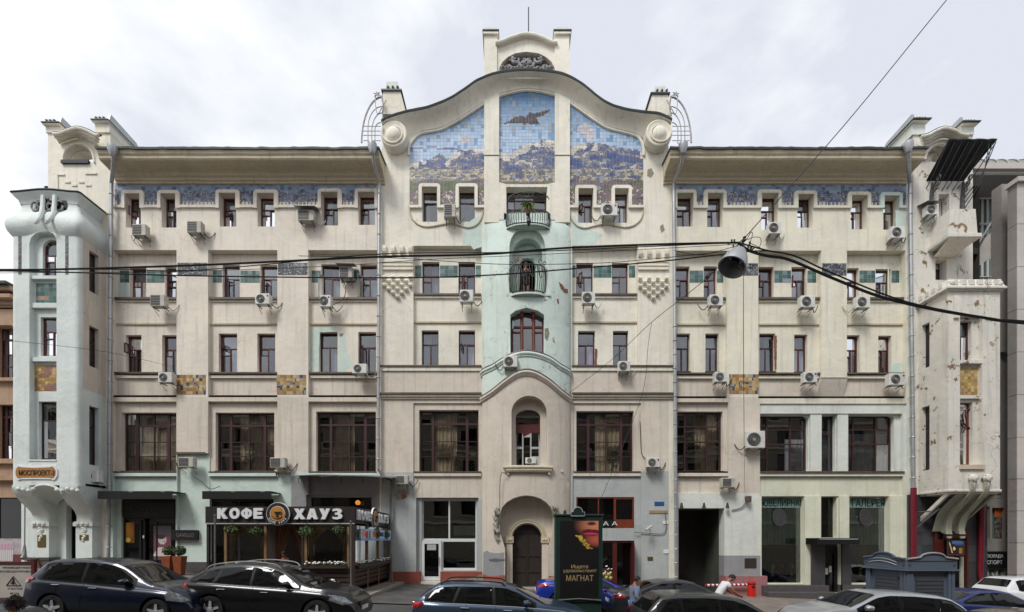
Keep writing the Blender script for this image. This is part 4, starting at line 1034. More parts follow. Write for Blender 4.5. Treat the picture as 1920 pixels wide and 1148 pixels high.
for (a, b, sgn) in ((20+ri, 20, -1), (148-ri, 148, 1)):
    mb = MB(); vv = []; n = 6; zs = [zy(910), zy(870), zy(745), zy(600), zy(500), zy(440)]
    xc = WX(a, yB); r = .2
    for z in zs:
        for k in range(n+1):
            t = pi/2*k/n; vv.append((xc+sgn*r*sin(t), yB+r-r*cos(t), z))
        vv.append((xc+sgn*r, -1.0, z)) if sgn < 0 else None
        if sgn < 0: vv.append((xc+sgn*r, .3, z))
    m = len(vv)//len(zs)
    mb.add(vv, [(i*m+k, i*m+k+1, (i+1)*m+k+1, (i+1)*m+k) for i in range(len(zs)-1) for k in range(m-1)]); mb.build('shaft_corner', BAYM if sgn < 0 else BAYM, LB, smooth=True)
# right side face with window slots, coordinates along y
def SB(y, z): return Vector((XR, y, z))
side_h = []
def sl_(y0, y1, pya, pyb): side_h.append([(y0, WZ(pyb, -.8)), (y0, WZ(pya, -.8)), (y1, WZ(pya, -.8)), (y1, WZ(pyb, -.8))])
sl_(-.95, -.42, 472, 548); sl_(-.95, -.42, 612, 688); sl_(-.95, -.42, 762, 872)
mb = MB()
def platex(mb, outer, holes, x, depth, mfn=None):
    k = len(mb.v); plate(mb, outer, holes, lambda u, v: Vector((u, 0, v)), depth=depth, mfn=mfn)
    for i in range(k, len(mb.v)):
        u, y, z = mb.v[i]; mb.v[i] = (x-y, u, z)
zmid = WZ(735, -.8)
platex(mb, [(yB+.2, zy(910)), (yB+.2, zmid), (yB+.2, zy(432)), (.3, zy(432)), (.3, zmid), (.3, zy(910))], side_h, XR, .3, mfn=lambda u, v: 1 if v > zmid else 0)
mb.build('shaft_side', [BAYM, PINKY], LB)
for h_ in side_h:
    y0, y1 = h_[0][0], h_[2][0]; z0, z1 = h_[0][1], h_[1][1]; mb = MB()
    platex(mb, [(y0, z0), (y0, z1), (y1, z1), (y1, z0)], [[(y0+.06, z0+.06), (y0+.06, z0+(z1-z0)*.62), (y1-.06, z0+(z1-z0)*.62), (y1-.06, z0+.06)], [(y0+.06, z0+(z1-z0)*.66), (y0+.06, z1-.06), (y1-.06, z1-.06), (y1-.06, z0+(z1-z0)*.66)]], XR-.2, .06)
    w = mb.build('window', WOODD, LB)
    for (q0, q1) in ((.03, .62), (.66, .97)):
        mb = MB(); za, zb2 = z0+(z1-z0)*q0, z0+(z1-z0)*q1; mb.add([(XR-.23, y0+.05, za), (XR-.23, y1-.05, za), (XR-.23, y1-.05, zb2), (XR-.23, y0+.05, zb2)], [(0, 1, 2, 3)]); mb.build('pane', GLASSL, w)
window(70, 446, 107, 516, 'small', yB+.38, WOODR, (CURT, .3, 1, .3), parent=LB, at=yB, sill=False)
window(66, 590, 104, 664, 'small', yB+.40, WOODR, (CURT, 0, .8, .3), parent=LB, at=yB, sill=False)
window(62, 750, 101, 860, 'single', yB+.42, WOODD, (CURTB, 0, .5, .0), parent=LB, at=yB, sill=False)
mb = MB(); mb.box(XL+.3, XR-.3, yB+.6, .2, zy(880), zy(420)); mb.build('interior_wall', DARKI, LB)
mosaic('green_tile_panel', 58, 526, 106, 566, yB+.25, 7.5, greenrose, at=yB, parent=LB)
mosaic('yellow_tile_panel', 55, 681, 102, 730, yB+.25, 6.5, yellowf, at=yB, parent=LB)
for a in (34.5, 122.5): mosaic('tile_strip', a, 443, a+6, 515, yB-.005, 3.2, redstrip, at=yB, parent=LB)
for (y0, y1, yy) in ((515, 521, .08), (566, 575, .1), (668, 676, .1), (862, 865, -.03)):
    mb = MB(); mb.pbox(54, y0, 106, y1, yB+yy, yB+.27, at=yB); mb.build('ledge', BAYM, LB)
# underside: cove between brackets, S-shaped brackets, columns
def SC(pts, n=6): return bezpts(pts, n)
zb0 = zy(910)
S = SC([(yB, zb0), (yB+.02, zb0-.15), (yB+.14, zb0-.42), (yB+.42, zb0-.78), (yB+.80, zb0-1.12), (yB+1.02, zb0-1.45), (yB+1.06, zb0-1.75)], 5)
def bracket(x0, x1, flare, name='bracket'):
    mb = MB(); vv = []; n = len(S)
    for i, (y, z) in enumerate(S):
        t = i/(n-1); a = x0+flare[0]*(t**1.2); b = x1+flare[1]*(t**1.2)
        vv += [(a, y+.06, z), (a+.06, y, z), (b-.06, y, z), (b, y+.06, z), (b, .05, z), (a, .05, z)]
    mb.add(vv, [(i*6+k, i*6+(k+1) % 6, i*6+6+(k+1) % 6, i*6+6+k) for i in range(n-1) for k in range(6)]+[tuple(range(6)), tuple(range((n-1)*6, n*6))])
    return mb.build(name, BAYM, LB, smooth=True)
cl = WX(77, -.4); cr = WX(158, -.4)
bracket(XL, XL+.95, (cl-.42-XL, cl+.42-XL-.95)); bracket(XR-1.0, XR, (cr-.42-XR+1.0, cr+.42-XR))
# arch-shaped front infill between the brackets
mb = MB(); a, b = XL+.9, XR-.95
pts = [(a, zb0)]+[(a+(b-a)*(1-cos(pi*k/14))/2, zb0-.42+.45*sin(pi*k/14)-.1) for k in range(15)]+[(b, zb0)]
pts = [(XL+.3, zb0+.02), (XL+.3, zb0-.02), (a-.1, zb0-.35)]+[(a+(b-a)*(1-cos(pi*k/14))/2, zb0-.36+.5*sin(pi*k/14)) for k in range(15)]+[(b+.1, zb0-.35), (XR-.3, zb0-.02), (XR-.3, zb0+.02)]
mb.box(XL, XR, yB+.35, .3, zb0-.02, zb0+.12); mb.build('soffit', BAYM, LB)
mb = MB(); mb.tube([(a+(b-a)*(1-cos(pi*k/14))/2, yB+.12-.1*sin(pi*k/14), zb0-.42+.44*sin(pi*k/14)) for k in range(15)], .06, 7); mb.build('arch_moulding', BAYM, LB, smooth=True)
mb = MB(); v = []
for k in range(15):
    x = a+(b-a)*(1-cos(pi*k/14))/2; z = zb0-.42+.44*sin(pi*k/14); v += [(x, yB+.14, z), (x, -.1, z-.5)]
mb.add(v, [(2*i, 2*i+2, 2*i+3, 2*i+1) for i in range(14)]); mb.build('cove', BAYM, LB, smooth=True)
for k in range(9):
    c = (XL+.35+(.25*k if k < 4 else .25*k+.9), yB-.02, zb0-.18-.04*(k % 3)); mb = MB(); mb.lathe([(.0, -.06), (.07, -.03), (.10, .03)], c, 'y', 7); mb.build('leaf_ornament', BAYM, LB)
for c in (cl, cr):
    z1 = zb0-1.75; g = GZ(c)
    mb = MB(); mb.box(c-.46, c+.46, -.46, .05, z1-.02, z1+.02+.0); mb.box(c-.5, c+.5, -.5, .05, z1-.22, z1-.021); mb.build('column_capital', BAYM, LB)
    mb = MB(); mb.box(c-.42, c+.42, -.42, .05, g+.55, z1-.221); mb.build('column', BAYM, LB)
    mb = MB(); mb.box(c-.56, c+.56, -.56, .05, g-.3, g+.42); mb.box(c-.6, c+.6, -.6, .05, g+.421, g+.549); mb.build('column_plinth', PLINTH, LB)
    for k in range(3):
        mb = MB(); mb.lathe([(.0, -.08), (.09, -.04), (.1, .03)], (c-.24+.24*k, -.5, z1-.1), 'y', 8); mb.build('stud', WHITISH, LB)
    mb = MB(); z2 = z1-.3
    for k in range(7): mb.lathe([(.0, -.07), (.13-.012*k, -.03), (.15-.012*k, .03)], (c+.05*sin(k*2), -.43, z2-.11*k), 'y', 7)
    mb.build('garland', WHITISH, LB, kind='stuff')
PLQ = mat('bronze_plate', (104, 84, 40), .5, .3, var=.2)
mb = MB(); mb.pbox(71, 1003, 86, 1026, -.45, -.424, at=-.42); mb.build('plaque', PLQ, LB); mb = MB(); mb.pbox(150, 1003, 166, 1013, -.45, -.424, at=-.42); mb.build('plaque', PLQ, LB)
T = thing('name_board', 'ochre board with scrolled white border and brown lettering on the left bay', 'sign', tuple(P(70, 886, yB-.05)))
o = [(32, 874), (36, 872), (40, 874), (68, 875.5), (97, 874), (101, 872), (105, 874)]+[(108.5, 880), (109, 886), (108.5, 893)]+[(105, 899), (101, 901), (97, 899), (68, 898.5), (40, 899), (36, 901), (32, 899), (29, 893), (28.5, 886), (29, 880)]
F3 = lambda yy: (lambda u, v: Vector((WX(u, yB), yy, WZ(v, yB))))
mb = MB(); plate(mb, o, (), F3(yB-.05), depth=.06); mb.build('border', WHITEP, T)
inn = [(68+(u-68)*.93, 886.5+(v-886.5)*.78) for u, v in o]
mb = MB(); plate(mb, inn, (), F3(yB-.058), depth=.007); mb.build('board', mat('ochre_board', (170, 122, 66), .8, var=.3, scale=20, bmp=.4), T)
text('lettering', 'МОСПРОЕКТ-3', 66*22.5/FP, 10*22.5/FP, P(68.5, 886.5, yB-.065), mat('brown_letters', (74, 44, 34)), T, off=.01)
# wall behind the bay
mb = MB(); relief(mb, (40, 380, 189.5, 1110, 0, 0), [(40, 380, 204, 900, 0, 1), (124, 948, 147, 1060, None, 0), (180, 1044, 204, 1110, -.1, 2)], back=.6); mb.build('wall', [BAYM, CREAM, PLINTH], B)
window(124, 948, 147, 1060, 'one', .3, BLACKF, gl=BLACKG, sill=False)
# left tower
mb = MB(); yt = 0.0
lunL = [(119, 305)]+[(147-28*cos(pi*k/12), 299-27*sin(pi*k/12)) for k in range(13)]+[(177, 305)]
tow = [(90, 400), (90, 246), (101, 246), (104, 262), (112, 268)]+[(112+75*k/8, 268-22*sin(pi*k/8)*.8) for k in range(1, 8)]+[(187, 262), (187, 250), (207, 250), (207, 400)]
tow = [(90, 400), (90, 250), (207, 250), (207, 400)]
plate(mb, tow, [lunL], flat(-.05), depth=.9); mb.build('tower_wall', IVORY, B)
mb = MB(); plate(mb, [(112, 312), (112, 265), (185, 265), (185, 312)], [[(133, 306)]+[(155-22*cos(pi*k/10), 302-16*sin(pi*k/10)) for k in range(11)]+[(177, 306)]], flat(.25), depth=.3); mb.build('tower_lunette', IVORY, B)
for off, yy, r in ((0, -.55, .08), (5, -.42, .10), (10, -.26, .10), (15, -.14, .07)):
    mb = MB(); mb.tube([P(x, y+off, yy) for x, y in bezpts([(100+off*.8, 252), (112, 251), (128, 245), (146, 241), (164, 246), (180, 254), (186-off*.4, 253)], 4)], r, 8); mb.build('tower_cornice', IVORY, B, smooth=True)
mb = MB(); mb.tube([P(x, y, -.5) for x, y in bezpts([(99, 249), (112, 248), (128, 242), (146, 238), (164, 243), (180, 251), (190, 254)], 4)], .05, 5); mb.build('tower_flashing', ROOFM, B)
mb = MB(); mb.tube([P(119+0, 305, -.08)]+[P(147-29*cos(pi*k/16), 299-29*sin(pi*k/16), -.08) for k in range(17)]+[P(177, 305, -.08)], .06, 6); mb.build('tower_moulding', IVORY, B, smooth=True)
mb = MB(); mb.pbox(119, 304, 170, 310, -.16, .0); mb.build('ledge', BLACKF, B)
for (a, b, yt_, d1) in ((90, 118, 241, 1.3), (182, 209, 236, 1.9)):
    mb = MB(); mb.box(WX(a), WX(b), -.12, d1, WZ(252), WZ(yt_)); mb.build('tower_pillar', IVORY, B)
    mb = MB(); mb.box(WX(a-2), WX(b+2), -.25, d1+.1, WZ(yt_)+.001, WZ(yt_-2.2)); mb.build('pillar_cap', IVORY, B)
    mb = MB(); mb.box(WX(a-3), WX(b+3), -.3, d1+.15, WZ(yt_-2.2)+.001, WZ(yt_-4)); mb.build('pillar_cap', ROOFM, B)
    mb = MB(); x1 = WX(b+2); z0 = WZ(yt_-4)+.01; mb.add([(x1-.12, -.2, z0), (x1-.12, -.1, z0+.38), (x1-.12, d1*.8, z0+.3), (x1-.12, d1, z0), (x1, -.2, z0), (x1, -.1, z0+.38), (x1, d1*.8, z0+.3), (x1, d1, z0)], [(0, 1, 2, 3), (4, 5, 6, 7), (0, 1, 5, 4), (1, 2, 6, 5), (2, 3, 7, 6), (3, 0, 4, 7)]); mb.build('cap_shield', GALV, B)
    for k in range(3):
        mb = MB(); mb.lathe([(.07, .06), (.075, 0), (.03, -.07), (.0, -.08)], (WX(a+5+k*7), -.2, z0+.1), 'y', 6); mb.build('stud', SCULPT, B)
for (a, b, c, d) in ((111, 328, 124, 331), (162, 326, 184, 329)): ledge('relief_band', a, b, c, d, -.1, -.04, IVORY)
ledge('relief_band', 109, 328, 111.5, 358, -.09, -.04, IVORY)
for k in range(4): ledge('relief_band', 124+k*13, 342+k % 2*6, 134+k*13, 345+k % 2*6, -.09, -.04, IVORY)
# ---- right tower and right corner bay
mb = MB(); yt = -.05
lr = [(1735, 304)]+[(1763-28*cos(pi*k/12), 300-27*sin(pi*k/12)) for k in range(13)]+[(1791, 304)]
plate(mb, [(1712, 1000), (1712, 252), (1824, 252), (1824, 1000)], [lr, [(1760, 410), (1760, 364), (1780, 364), (1780, 410)], [(1754, 525), (1754, 487), (1775, 487), (1775, 525)]], flat(yt), depth=.9)
mb.build('tower_wall', RPEEL, B)
mb = MB(); plate(mb, [(1725, 312), (1725, 260), (1800, 260), (1800, 312)], [[(1746, 308)]+[(1766-20*cos(pi*k/10), 303-18*sin(pi*k/10)) for k in range(11)]+[(1786, 308)]], flat(.35), depth=.3); mb.build('tower_lunette', IVORY, B)
window(1760, 364, 1780, 410, 'one', .35, WOODD, gl=GLASSL, sill=False); window(1754, 487, 1775, 525, 'single', .35, WOODD, gl=GLASSL, sill=False)
for off, yy, r in ((0, -.60, .08), (5, -.46, .10), (10, -.30, .11), (15, -.16, .07)):
    mb = MB(); mb.tube([P(x, y+off, yy) for x, y in bezpts([(1726+off*.4, 257), (1740, 254), (1757, 245), (1772, 241), (1790, 245), (1803, 252), (1816-off*.5, 254)], 4)], r, 8); mb.build('tower_cornice', IVORY, B, smooth=True)
mb = MB(); mb.tube([P(x, y, -.6) for x, y in bezpts([(1724, 254), (1740, 251), (1757, 242), (1772, 238), (1790, 242), (1803, 249), (1818, 252)], 4)], .05, 5); mb.build('tower_flashing', ROOFM, B)
mb = MB(); mb.tube([P(1763-29*cos(pi*k/16), 300-29*sin(pi*k/16), -.1) for k in range(17)], .08, 6); mb.build('tower_moulding', IVORY, B, smooth=True)
for (a, b, yt_, d1) in ((1707, 1731, 236, 1.9), (1798, 1822, 241, 1.2)):
    mb = MB(); mb.box(WX(a), WX(b), -.12, d1, WZ(256), WZ(yt_)); mb.build('tower_pillar', WHITISH, B)
    mb = MB(); mb.box(WX(a-3), WX(b+3), -.27, d1+.1, WZ(yt_)+.001, WZ(yt_-2.2)); mb.build('pillar_cap', IVORY, B)
    mb = MB(); mb.box(WX(a-5), WX(b+5), -.36, d1+.15, WZ(yt_-2.2)+.001, WZ(yt_-4)); mb.build('pillar_cap', ROOFM, B)
    mb = MB(); x1 = WX(a-1); z0 = WZ(yt_-4)+.01; mb.add([(x1, -.2, z0), (x1, -.1, z0+.38), (x1, d1*.8, z0+.3), (x1, d1, z0), (x1+.12, -.2, z0), (x1+.12, -.1, z0+.38), (x1+.12, d1*.8, z0+.3), (x1+.12, d1, z0)], [(0, 1, 2, 3), (4, 5, 6, 7), (0, 1, 5, 4), (1, 2, 6, 5), (2, 3, 7, 6), (3, 0, 4, 7)]); mb.build('cap_shield', GALV, B)
    for k in range(4):
        mb = MB(); mb.lathe([(.07, .06), (.075, 0), (.03, -.07), (.0, -.08)], (WX(a+4+k*5), -.22, z0+.1), 'y', 6); mb.build('stud', WHITISH, B)
# balcony box
T = thing('balcony', 'closed plaster balcony box with broken corner under the dark canopy of the right tower', 'balcony', (22.4, -1.1, 17.24))
yb2 = -1.1; x0, x1 = WX(1779, yb2), WX(1833, yb2); z0, z1 = WZ(455, yb2), WZ(392, yb2)
mb = MB(); v = [(x0-.02, yb2+.02, z0+.42), (x1+.02, yb2+.02, z0+.42), (x1-.1, yb2, z1), (x0+.1, yb2, z1), (x0, .0, z0+.42), (x1, .0, z0+.42), (x1-.1, 0, z1), (x0+.1, .0, z1)]
mb.add(v, [(0, 1, 2, 3), (4, 5, 6, 7), (0, 1, 5, 4), (1, 2, 6, 5), (2, 3, 7, 6), (3, 0, 4, 7)]); mb.build('parapet', RPEEL, T)
mb = MB(); mb.box(x0-.12, x1+.12, yb2-.12, 0, z0+.2, z0+.419); mb.build('slab_edge', RPEEL, T, bevel=.03)
mb = MB(); mb.add([(x0-.05, yb2-.05, z0+.2), (x1+.05, yb2-.05, z0+.2), (x1-.3, -.35, z0-.1), (x0+.2, -.35, z0-.1), (x0+.2, 0, z0-.1), (x1-.3, 0, z0-.1)], [(0, 1, 2, 3), (3, 2, 5, 4), (0, 3, 4), (1, 5, 2)]); mb.build('underside', CREAM, T)
# canopy
T = thing('canopy', 'tilted dark sheet canopy on scrolled iron brackets high on the right tower', 'canopy', tuple(P(1765, 345, 0)))
bl, br = P(1735, 343, .0), P(1803, 343, .0); fl, frr = Vector((WX(1779, -1.3), -1.3, WZ(262, -1.3))), Vector((WX(1870, -1.3), -1.3, WZ(262, -1.3)))
mb = MB(); n = 10; v = []
for k in range(n+1):
    t = k/n; a = bl.lerp(br, t); b = fl.lerp(frr, t); dz = .02*sin(k*2.2)
    v += [(a.x, a.y, a.z), (b.x, b.y, b.z+dz), (b.x, b.y, b.z+.05+dz), (a.x, a.y, a.z+.05)]
mb.add(v, [(4*k+i, 4*k+(i+1) % 4, 4*k+4+(i+1) % 4, 4*k+4+i) for k in range(n) for i in range(4)]+[(0, 1, 2, 3), (4*n, 4*n+1, 4*n+2, 4*n+3)]); mb.build('sheet', BLACKF, T)
for k in range(8):
    t = k/7; a = bl.lerp(br, t); b = fl.lerp(frr, t); m = a.lerp(b, .5)+Vector((0, 0, -.28)); e = b+Vector((0, .05, -.06)); s = a+Vector((0, -.05, -.35-.12*(k % 2)))
    mb = MB(); mb.tube(bezpts([tuple(s), tuple(m+Vector((0, .1, -.1))), tuple(e)], 6), .022, 5); mb.build('rib', IRON, T)
for t in (.12, .97):
    a = bl.lerp(br, t)
    for q in range(4):
        mb = MB(); c = a+Vector((0, -.12-.22*q*.6, -.35-.35*(2-q)*.6)); mb.tube([(c.x, c.y+.13*(1-.05*i)*cos(i*.6), c.z+.16*(1-.05*i)*sin(i*.6)) for i in range(14)], .035, 5); mb.build('scroll', IRON, T)
    mb = MB(); mb.tube([(a.x, -.08, a.z-1.5), (a.x, -.1, a.z-.7), (a.x, -.16, a.z-.1)], [.12, .08, .05], 8); mb.build('bracket_post', IRON, T)
for q in range(3):
    mb = MB(); s = Vector((br.x+.02, -.1, br.z-.9-.28*q)); mb.tube(bezpts([tuple(s), tuple(s.lerp(frr, .55)+Vector((0, 0, -.35))), tuple(frr+Vector((-.15*q, .1, -.1)))], 6), .022, 5); mb.build('stay', IRON, T)
# right bay
yB2 = -1.7
RB = thing('corner_bay', 'square peeling white corner bay on S-shaped brackets at the right end', 'bay window', (22.4, yB2, 4.83))
xa, xb = WX(1778, yB2), WX(1875, yB2); zt_, zb_ = WZ(546, yB2), WZ(918, yB2)
def FR(u, v): return Vector((WX(u, yB2), yB2, WZ(v, yB2)))
mb = MB(); plate(mb, [(1778, 918), (1778, 546), (1875, 546), (1875, 918)], [[(1800, 880), (1800, 592), (1842, 592), (1842, 880)]], FR, depth=.25); mb.build('front_wall', RPEEL, RB)
mb = MB(); plate(mb, [(1796, 884), (1796, 588), (1846, 588), (1846, 884)], [[(1803, 673), (1803, 598), (1830, 598), (1830, 673)], [(1803, 870), (1803, 752), (1832, 752), (1832, 870)]], lambda u, v: FR(u, v)+Vector((0, .22, 0)), depth=.3); mb.build('front_recess', RPEEL, RB)
window(1803, 598, 1830, 673, 'small', yB2+.4, WOODD, (CURTB, .4, 1, .4), parent=RB, at=yB2, sill=False, gl=GLASSL)
w = window(1803, 752, 1832, 870, 'one', yB2+.4, WOODO, (CURT, 0, 1, .0), parent=RB, at=yB2, sill=False, gl=GLASSL)
mb = MB(); mb.tube([P(x, y, yB2+.36) for x, y in bezpts([(1805, 792), (1813, 800), (1822, 806), (1830, 822), (1822, 800), (1825, 780), (1817, 768), (1810, 776), (1812, 792), (1806, 812)], 4)], .035, 5); mb.build('glazing_bar', WOODD, w)
mosaic('yellow_tile_panel', 1803, 686, 1841, 738, yB2+.21, 6, yellowf, at=yB2, parent=RB)
for (a, b, d0) in ((675, 681, .02), (741, 746, .1), (872, 880, -.1)):
    mb = MB(); mb.pbox(1798, a, 1844, b, yB2+d0, yB2+.23, at=yB2); mb.build('ledge', RPEEL if b < 800 else SOFF, RB)
side_h = [[(-.7, WZ(pb, -.5)), (-.7, WZ(pa, -.5)), (-.26, WZ(pa, -.5)), (-.26, WZ(pb, -.5))] for pa, pb in ((607, 690), (762, 882))]
mb = MB(); k0 = len(mb.v); plate(mb, [(yB2+.252, zb_), (yB2+.252, zt_), (.0, zt_), (.0, zb_)], side_h, lambda u, v: Vector((u, 0, v)), depth=.3)
for i in range(k0, len(mb.v)): u, y, z = mb.v[i]; mb.v[i] = (xa+y, u, z)
mb.build('side_wall', RPEEL, RB)
for h_ in side_h:
    mb = MB(); mb.box(xa+.2, xa+.26, h_[0][0], h_[2][0], h_[0][1], h_[1][1]); w = mb.build('window', WOODD, RB)
    for q0, q1 in ((.03, .6), (.65, .97)):
        mb = MB(); z0, z1 = h_[0][1], h_[1][1]; mb.box(xa+.185, xa+.198, -.65, -.31, z0+(z1-z0)*q0, z0+(z1-z0)*q1); mb.build('pane', BLACKG, w)
mb = MB(); mb.box(xb-.05, xb, yB2+.252, .0, zb_, zt_); mb.build('side_wall', RPEEL, RB)
mb = MB(); mb.box(xa+.5, xb-.2, yB2+.75, -.1, zb_+.1, zt_-.1); mb.build('interior_wall', DARKI, RB)
mb = MB(); mb.box(xa-.05, xb+.05, yB2-.05, .0, zb_-.12, zb_+.0); mb.box(xa+.02, xb-.02, yB2+.02, .0, zb_-.2, zb_-.121); mb.build('bottom_moulding', RPEEL, RB, bevel=.02)
mb = MB(); mb.box(xa-.18, xb+.18, yB2-.18, .0, zt_+.05, zt_+.16); mb.build('cornice', RPEEL, RB, bevel=.02)
mb = MB(); mb.box(xa-.1, xb+.1, yB2-.1, .0, zt_, zt_+.049); mb.build('cornice', RPEEL, RB)
mb = MB(); v = []
for (o, z) in ((.14, zt_+.161), (.08, zt_+.3), (-.10, zt_+.62)): v += [(xa-o, yB2-o, z), (xb+o, yB2-o, z), (xb+o, 0, z), (xa-o, 0, z)]
mb.add(v, [(4*i+k, 4*i+(k+1) % 4, 4*i+4+(k+1) % 4, 4*i+4+k) for i in range(2) for k in range(4)]+[(8, 9, 10, 11)]); mb.build('parapet', RPEEL, RB)
for k in range(6):
    x = xa+.25+k*(xb-xa-.5)/5; mb = MB(); mb.box(x-.13, x+.13, yB2-.13, yB2-.02, zt_+.24, zt_+.5); mb.build('tooth', RPEEL, RB, bevel=.02)
for k in range(4):
    mb = MB(); mb.box(xa-.13, xa-.02, yB2+.3+.36*k-.12, yB2+.3+.36*k+.12, zt_+.24, zt_+.5); mb.build('tooth', RPEEL, RB, bevel=.02)
for k in range(8):
    mb = MB(); c = (xa+.1 if k % 2 else xb-.1, yB2-.08+.05*(k//2), zt_+.3+.06*(k % 3)); mb.lathe([(.0, -.1), (.12, -.06), (.15, .02), (.1, .1)], c, 'y', 7); mb.build('worn_corner', RPEEL, RB)
for x in (WX(1787, yB2), WX(1846, yB2)):
    mb = MB(); mb.box(x, x+.25, yB2-.09, yB2, WZ(598, yB2), WZ(556, yB2)); mb.build('drop_block', RPEEL, RB, bevel=.02)
BRM = stucco('bracket_stucco', (170, 170, 152), .4, .3, peel=.4)
for (px_, w_) in ((1820, .28), (1846, .28)):
    x = WX(px_, yB2); q = bezpts([(yB2-.22, WZ(893, yB2)), (yB2-.16, zb_+.1), (yB2+.02, zb_-.3), (yB2+.55, zb_-.85), (yB2+.98, zb_-1.3), (yB2+1.12, zb_-1.8), (yB2+1.08, zb_-2.15)], 5)
    mb = MB(); v = []
    for i, (y, z) in enumerate(q):
        t = i/(len(q)-1); ww = w_*(.75+.35*t); v += [(x-ww/2, y, z), (x+ww/2, y, z), (x+ww/2-.02, y+.34, z+.1), (x-ww/2+.02, y+.34, z+.1)]
    mb.add(v, [(4*i+k, 4*i+(k+1) % 4, 4*i+4+(k+1) % 4, 4*i+4+k) for i in range(len(q)-1) for k in range(4)]+[(0, 1, 2, 3), tuple(range(len(v)-4, len(v)))]); mb.build('bracket', BRM, RB, smooth=True)
    mb = MB(); mb.lathe([(.0, -.2), (.16, -.14), (.2, 0), (.12, .12)], (x, yB2-.12, WZ(897, yB2)), 'y', 10); mb.lathe([(.02, .12), (.12, .05), (.1, -.1), (.02, -.35)], (x, yB2-.1, WZ(905, yB2)), 'z', 8); mb.build('bracket_head', RPEEL, RB, smooth=True)
    mb = MB(); mb.lathe([(.0, -.1), (.1, -.06), (.12, .05)], (x, yB2+1.1, zb_-2.3), 'z', 8); mb.build('bracket_drop', BRM, RB, smooth=True)
mb = MB(); v = []
for i, (y, z) in enumerate(bezpts([(yB2+.1, zb_-.2), (yB2+.55, zb_-.55), (yB2+1.1, zb_-1.1), (yB2+1.4, zb_-2.0)], 5)): v += [(xa+.5, y, z), (xb-.35, y, z)]
mb.add(v, [(2*i, 2*i+2, 2*i+3, 2*i+1) for i in range(len(v)//2-1)]); mb.build('cove', BRM, RB, smooth=True)
for (x, m_) in ((xa+.12, RPEEL), (xb-.12, BRM)):
    mb = MB(); mb.add([(x-.06, yB2+.05, zb_-.2), (x+.06, yB2+.05, zb_-.2), (x+.06, -.1, zb_-1.5), (x-.06, -.1, zb_-1.5), (x-.06, yB2+.3, zb_-.2), (x+.06, yB2+.3, zb_-.2), (x+.06, -.1, zb_-1.25), (x-.06, -.1, zb_-1.25)], [(0, 1, 2, 3), (4, 5, 6, 7), (0, 1, 5, 4), (1, 2, 6, 5), (2, 3, 7, 6), (3, 0, 4, 7)]); mb.build('raking_strut', m_, RB)
mb = MB(); mb.tube([(xa+.0, -.75, zb_-1.0), (xa-.2, -.1, zb_-1.0)], .035, 5); mb.tube([(xa+.25, -1.0, zb_-.85), (xa-.35, -.1, zb_-2.0)], .04, 5); mb.build('steel_prop', GALVD, RB)
T = thing('small_plant', 'small green weed growing on top of the right corner bay parapet', 'plant', tuple(P(1796, 515, -1.2)))
mb = MB(); mb.tube([P(1796, 520, -1.2), P(1795, 508, -1.2), P(1799, 497, -1.2)], .012, 4); mb.build('stem', LEAF, T)
mb = MB(); foliage(mb, P(1797, 506, -1.2), (.16, .12, .25), 46, .05); mb.build('foliage', LEAFY, T)
# dark granite ground floor at the right end, slab by slab
G = thing('granite_front', 'dark granite slab shop front between two maroon drainpipes under the right bay', 'shop front', (21.8, .1, GZ(21.8)))
xs = [1700, 1726, 1748, 1808, 1833, 1848]; ys = [928, 958, 992, 1022, 1054, 1086, 1118, 1146]; GR = [mat('granite_slab_%s' % n, c, .35, var=.25, scale=14) for n, c in (('dark', (62, 64, 68)), ('grey', (76, 77, 80)), ('mid', (68, 69, 71)))]
for i in range(5):
    for j in range(7):
        if i == 2 and j >= 2: continue
        mb = MB(); mb.pbox(xs[i]+.25, ys[j]+.25, xs[i+1]-.25, ys[j+1]-.25, -.09-.005*R.random(), .1); mb.build('slab', GR[(i*3+j*5+R.randint(0, 1)) % 3], G)
mb = MB(); mb.pbox(1700, 928, 1848, 1146, -.07, .3); mb.build('backing', PLINTH, G)
mb = MB(); relief(mb, (1746, 990, 1809, 1146, -.2, 0), [(1751, 996, 1762, 1012, -.1, 1), (1764, 1008, 1806, 1140, -.08, 1), (1780, 1044, 1784, 1140, -.15, 2), (1796, 1044, 1802, 1140, -.15, 2)], back=.0); mb.build('portal', [WOODR, BLACKG, BRM], G)
T = thing('shop_sign', 'small dark sign with pale figure and yellow marks under the right bay brackets', 'sign', tuple(P(1790, 1027, -.5)))
def pic_s(u, v):
    c = (34, 14, 16)
    if .3 < u and v > .8: c = (60, 110, 170)
    if .45 < u < .95 and .68 < v < .76: c = (50, 90, 150)
    if abs((u-.22)-(v-.5)*-.25) < .03 and .15 < v < .9: c = (230, 200, 150)
    if ((u-.42)/.07)**2+((v-.45)/.12)**2 < 1: c = (235, 205, 150)
    if .7 < u < .9 and .1 < v < .5 and sin(u*60)*sin(v*40) > 0: c = (200, 160, 40)
    if v < .03 or v > .97 or u < .02 or u > .98: c = (120, 40, 30)
    return c
def picture(name, x0, x1, y, z0, z1, nx, ny, fn, parent, m=None, axis='y', flip=False):
    mb = MB()
    for i in range(nx):
        for j in range(ny):
            a0, a1 = x0+(x1-x0)*i/nx, x0+(x1-x0)*(i+1)/nx; b0, b1 = z0+(z1-z0)*j/ny, z0+(z1-z0)*(j+1)/ny
            c = s2l(tuple(max(0, min(255, k)) for k in fn((i+.5)/nx, (j+.5)/ny)))
            q = [(a0, y, b0), (a1, y, b0), (a1, y, b1), (a0, y, b1)] if axis == 'y' else [(y, a0, b0), (y, a1, b0), (y, a1, b1), (y, a0, b1)]
            mb.add(q, [(0, 1, 2, 3)], 0, c)
    return mb.build(name, m or PRINT, parent, weld=False)
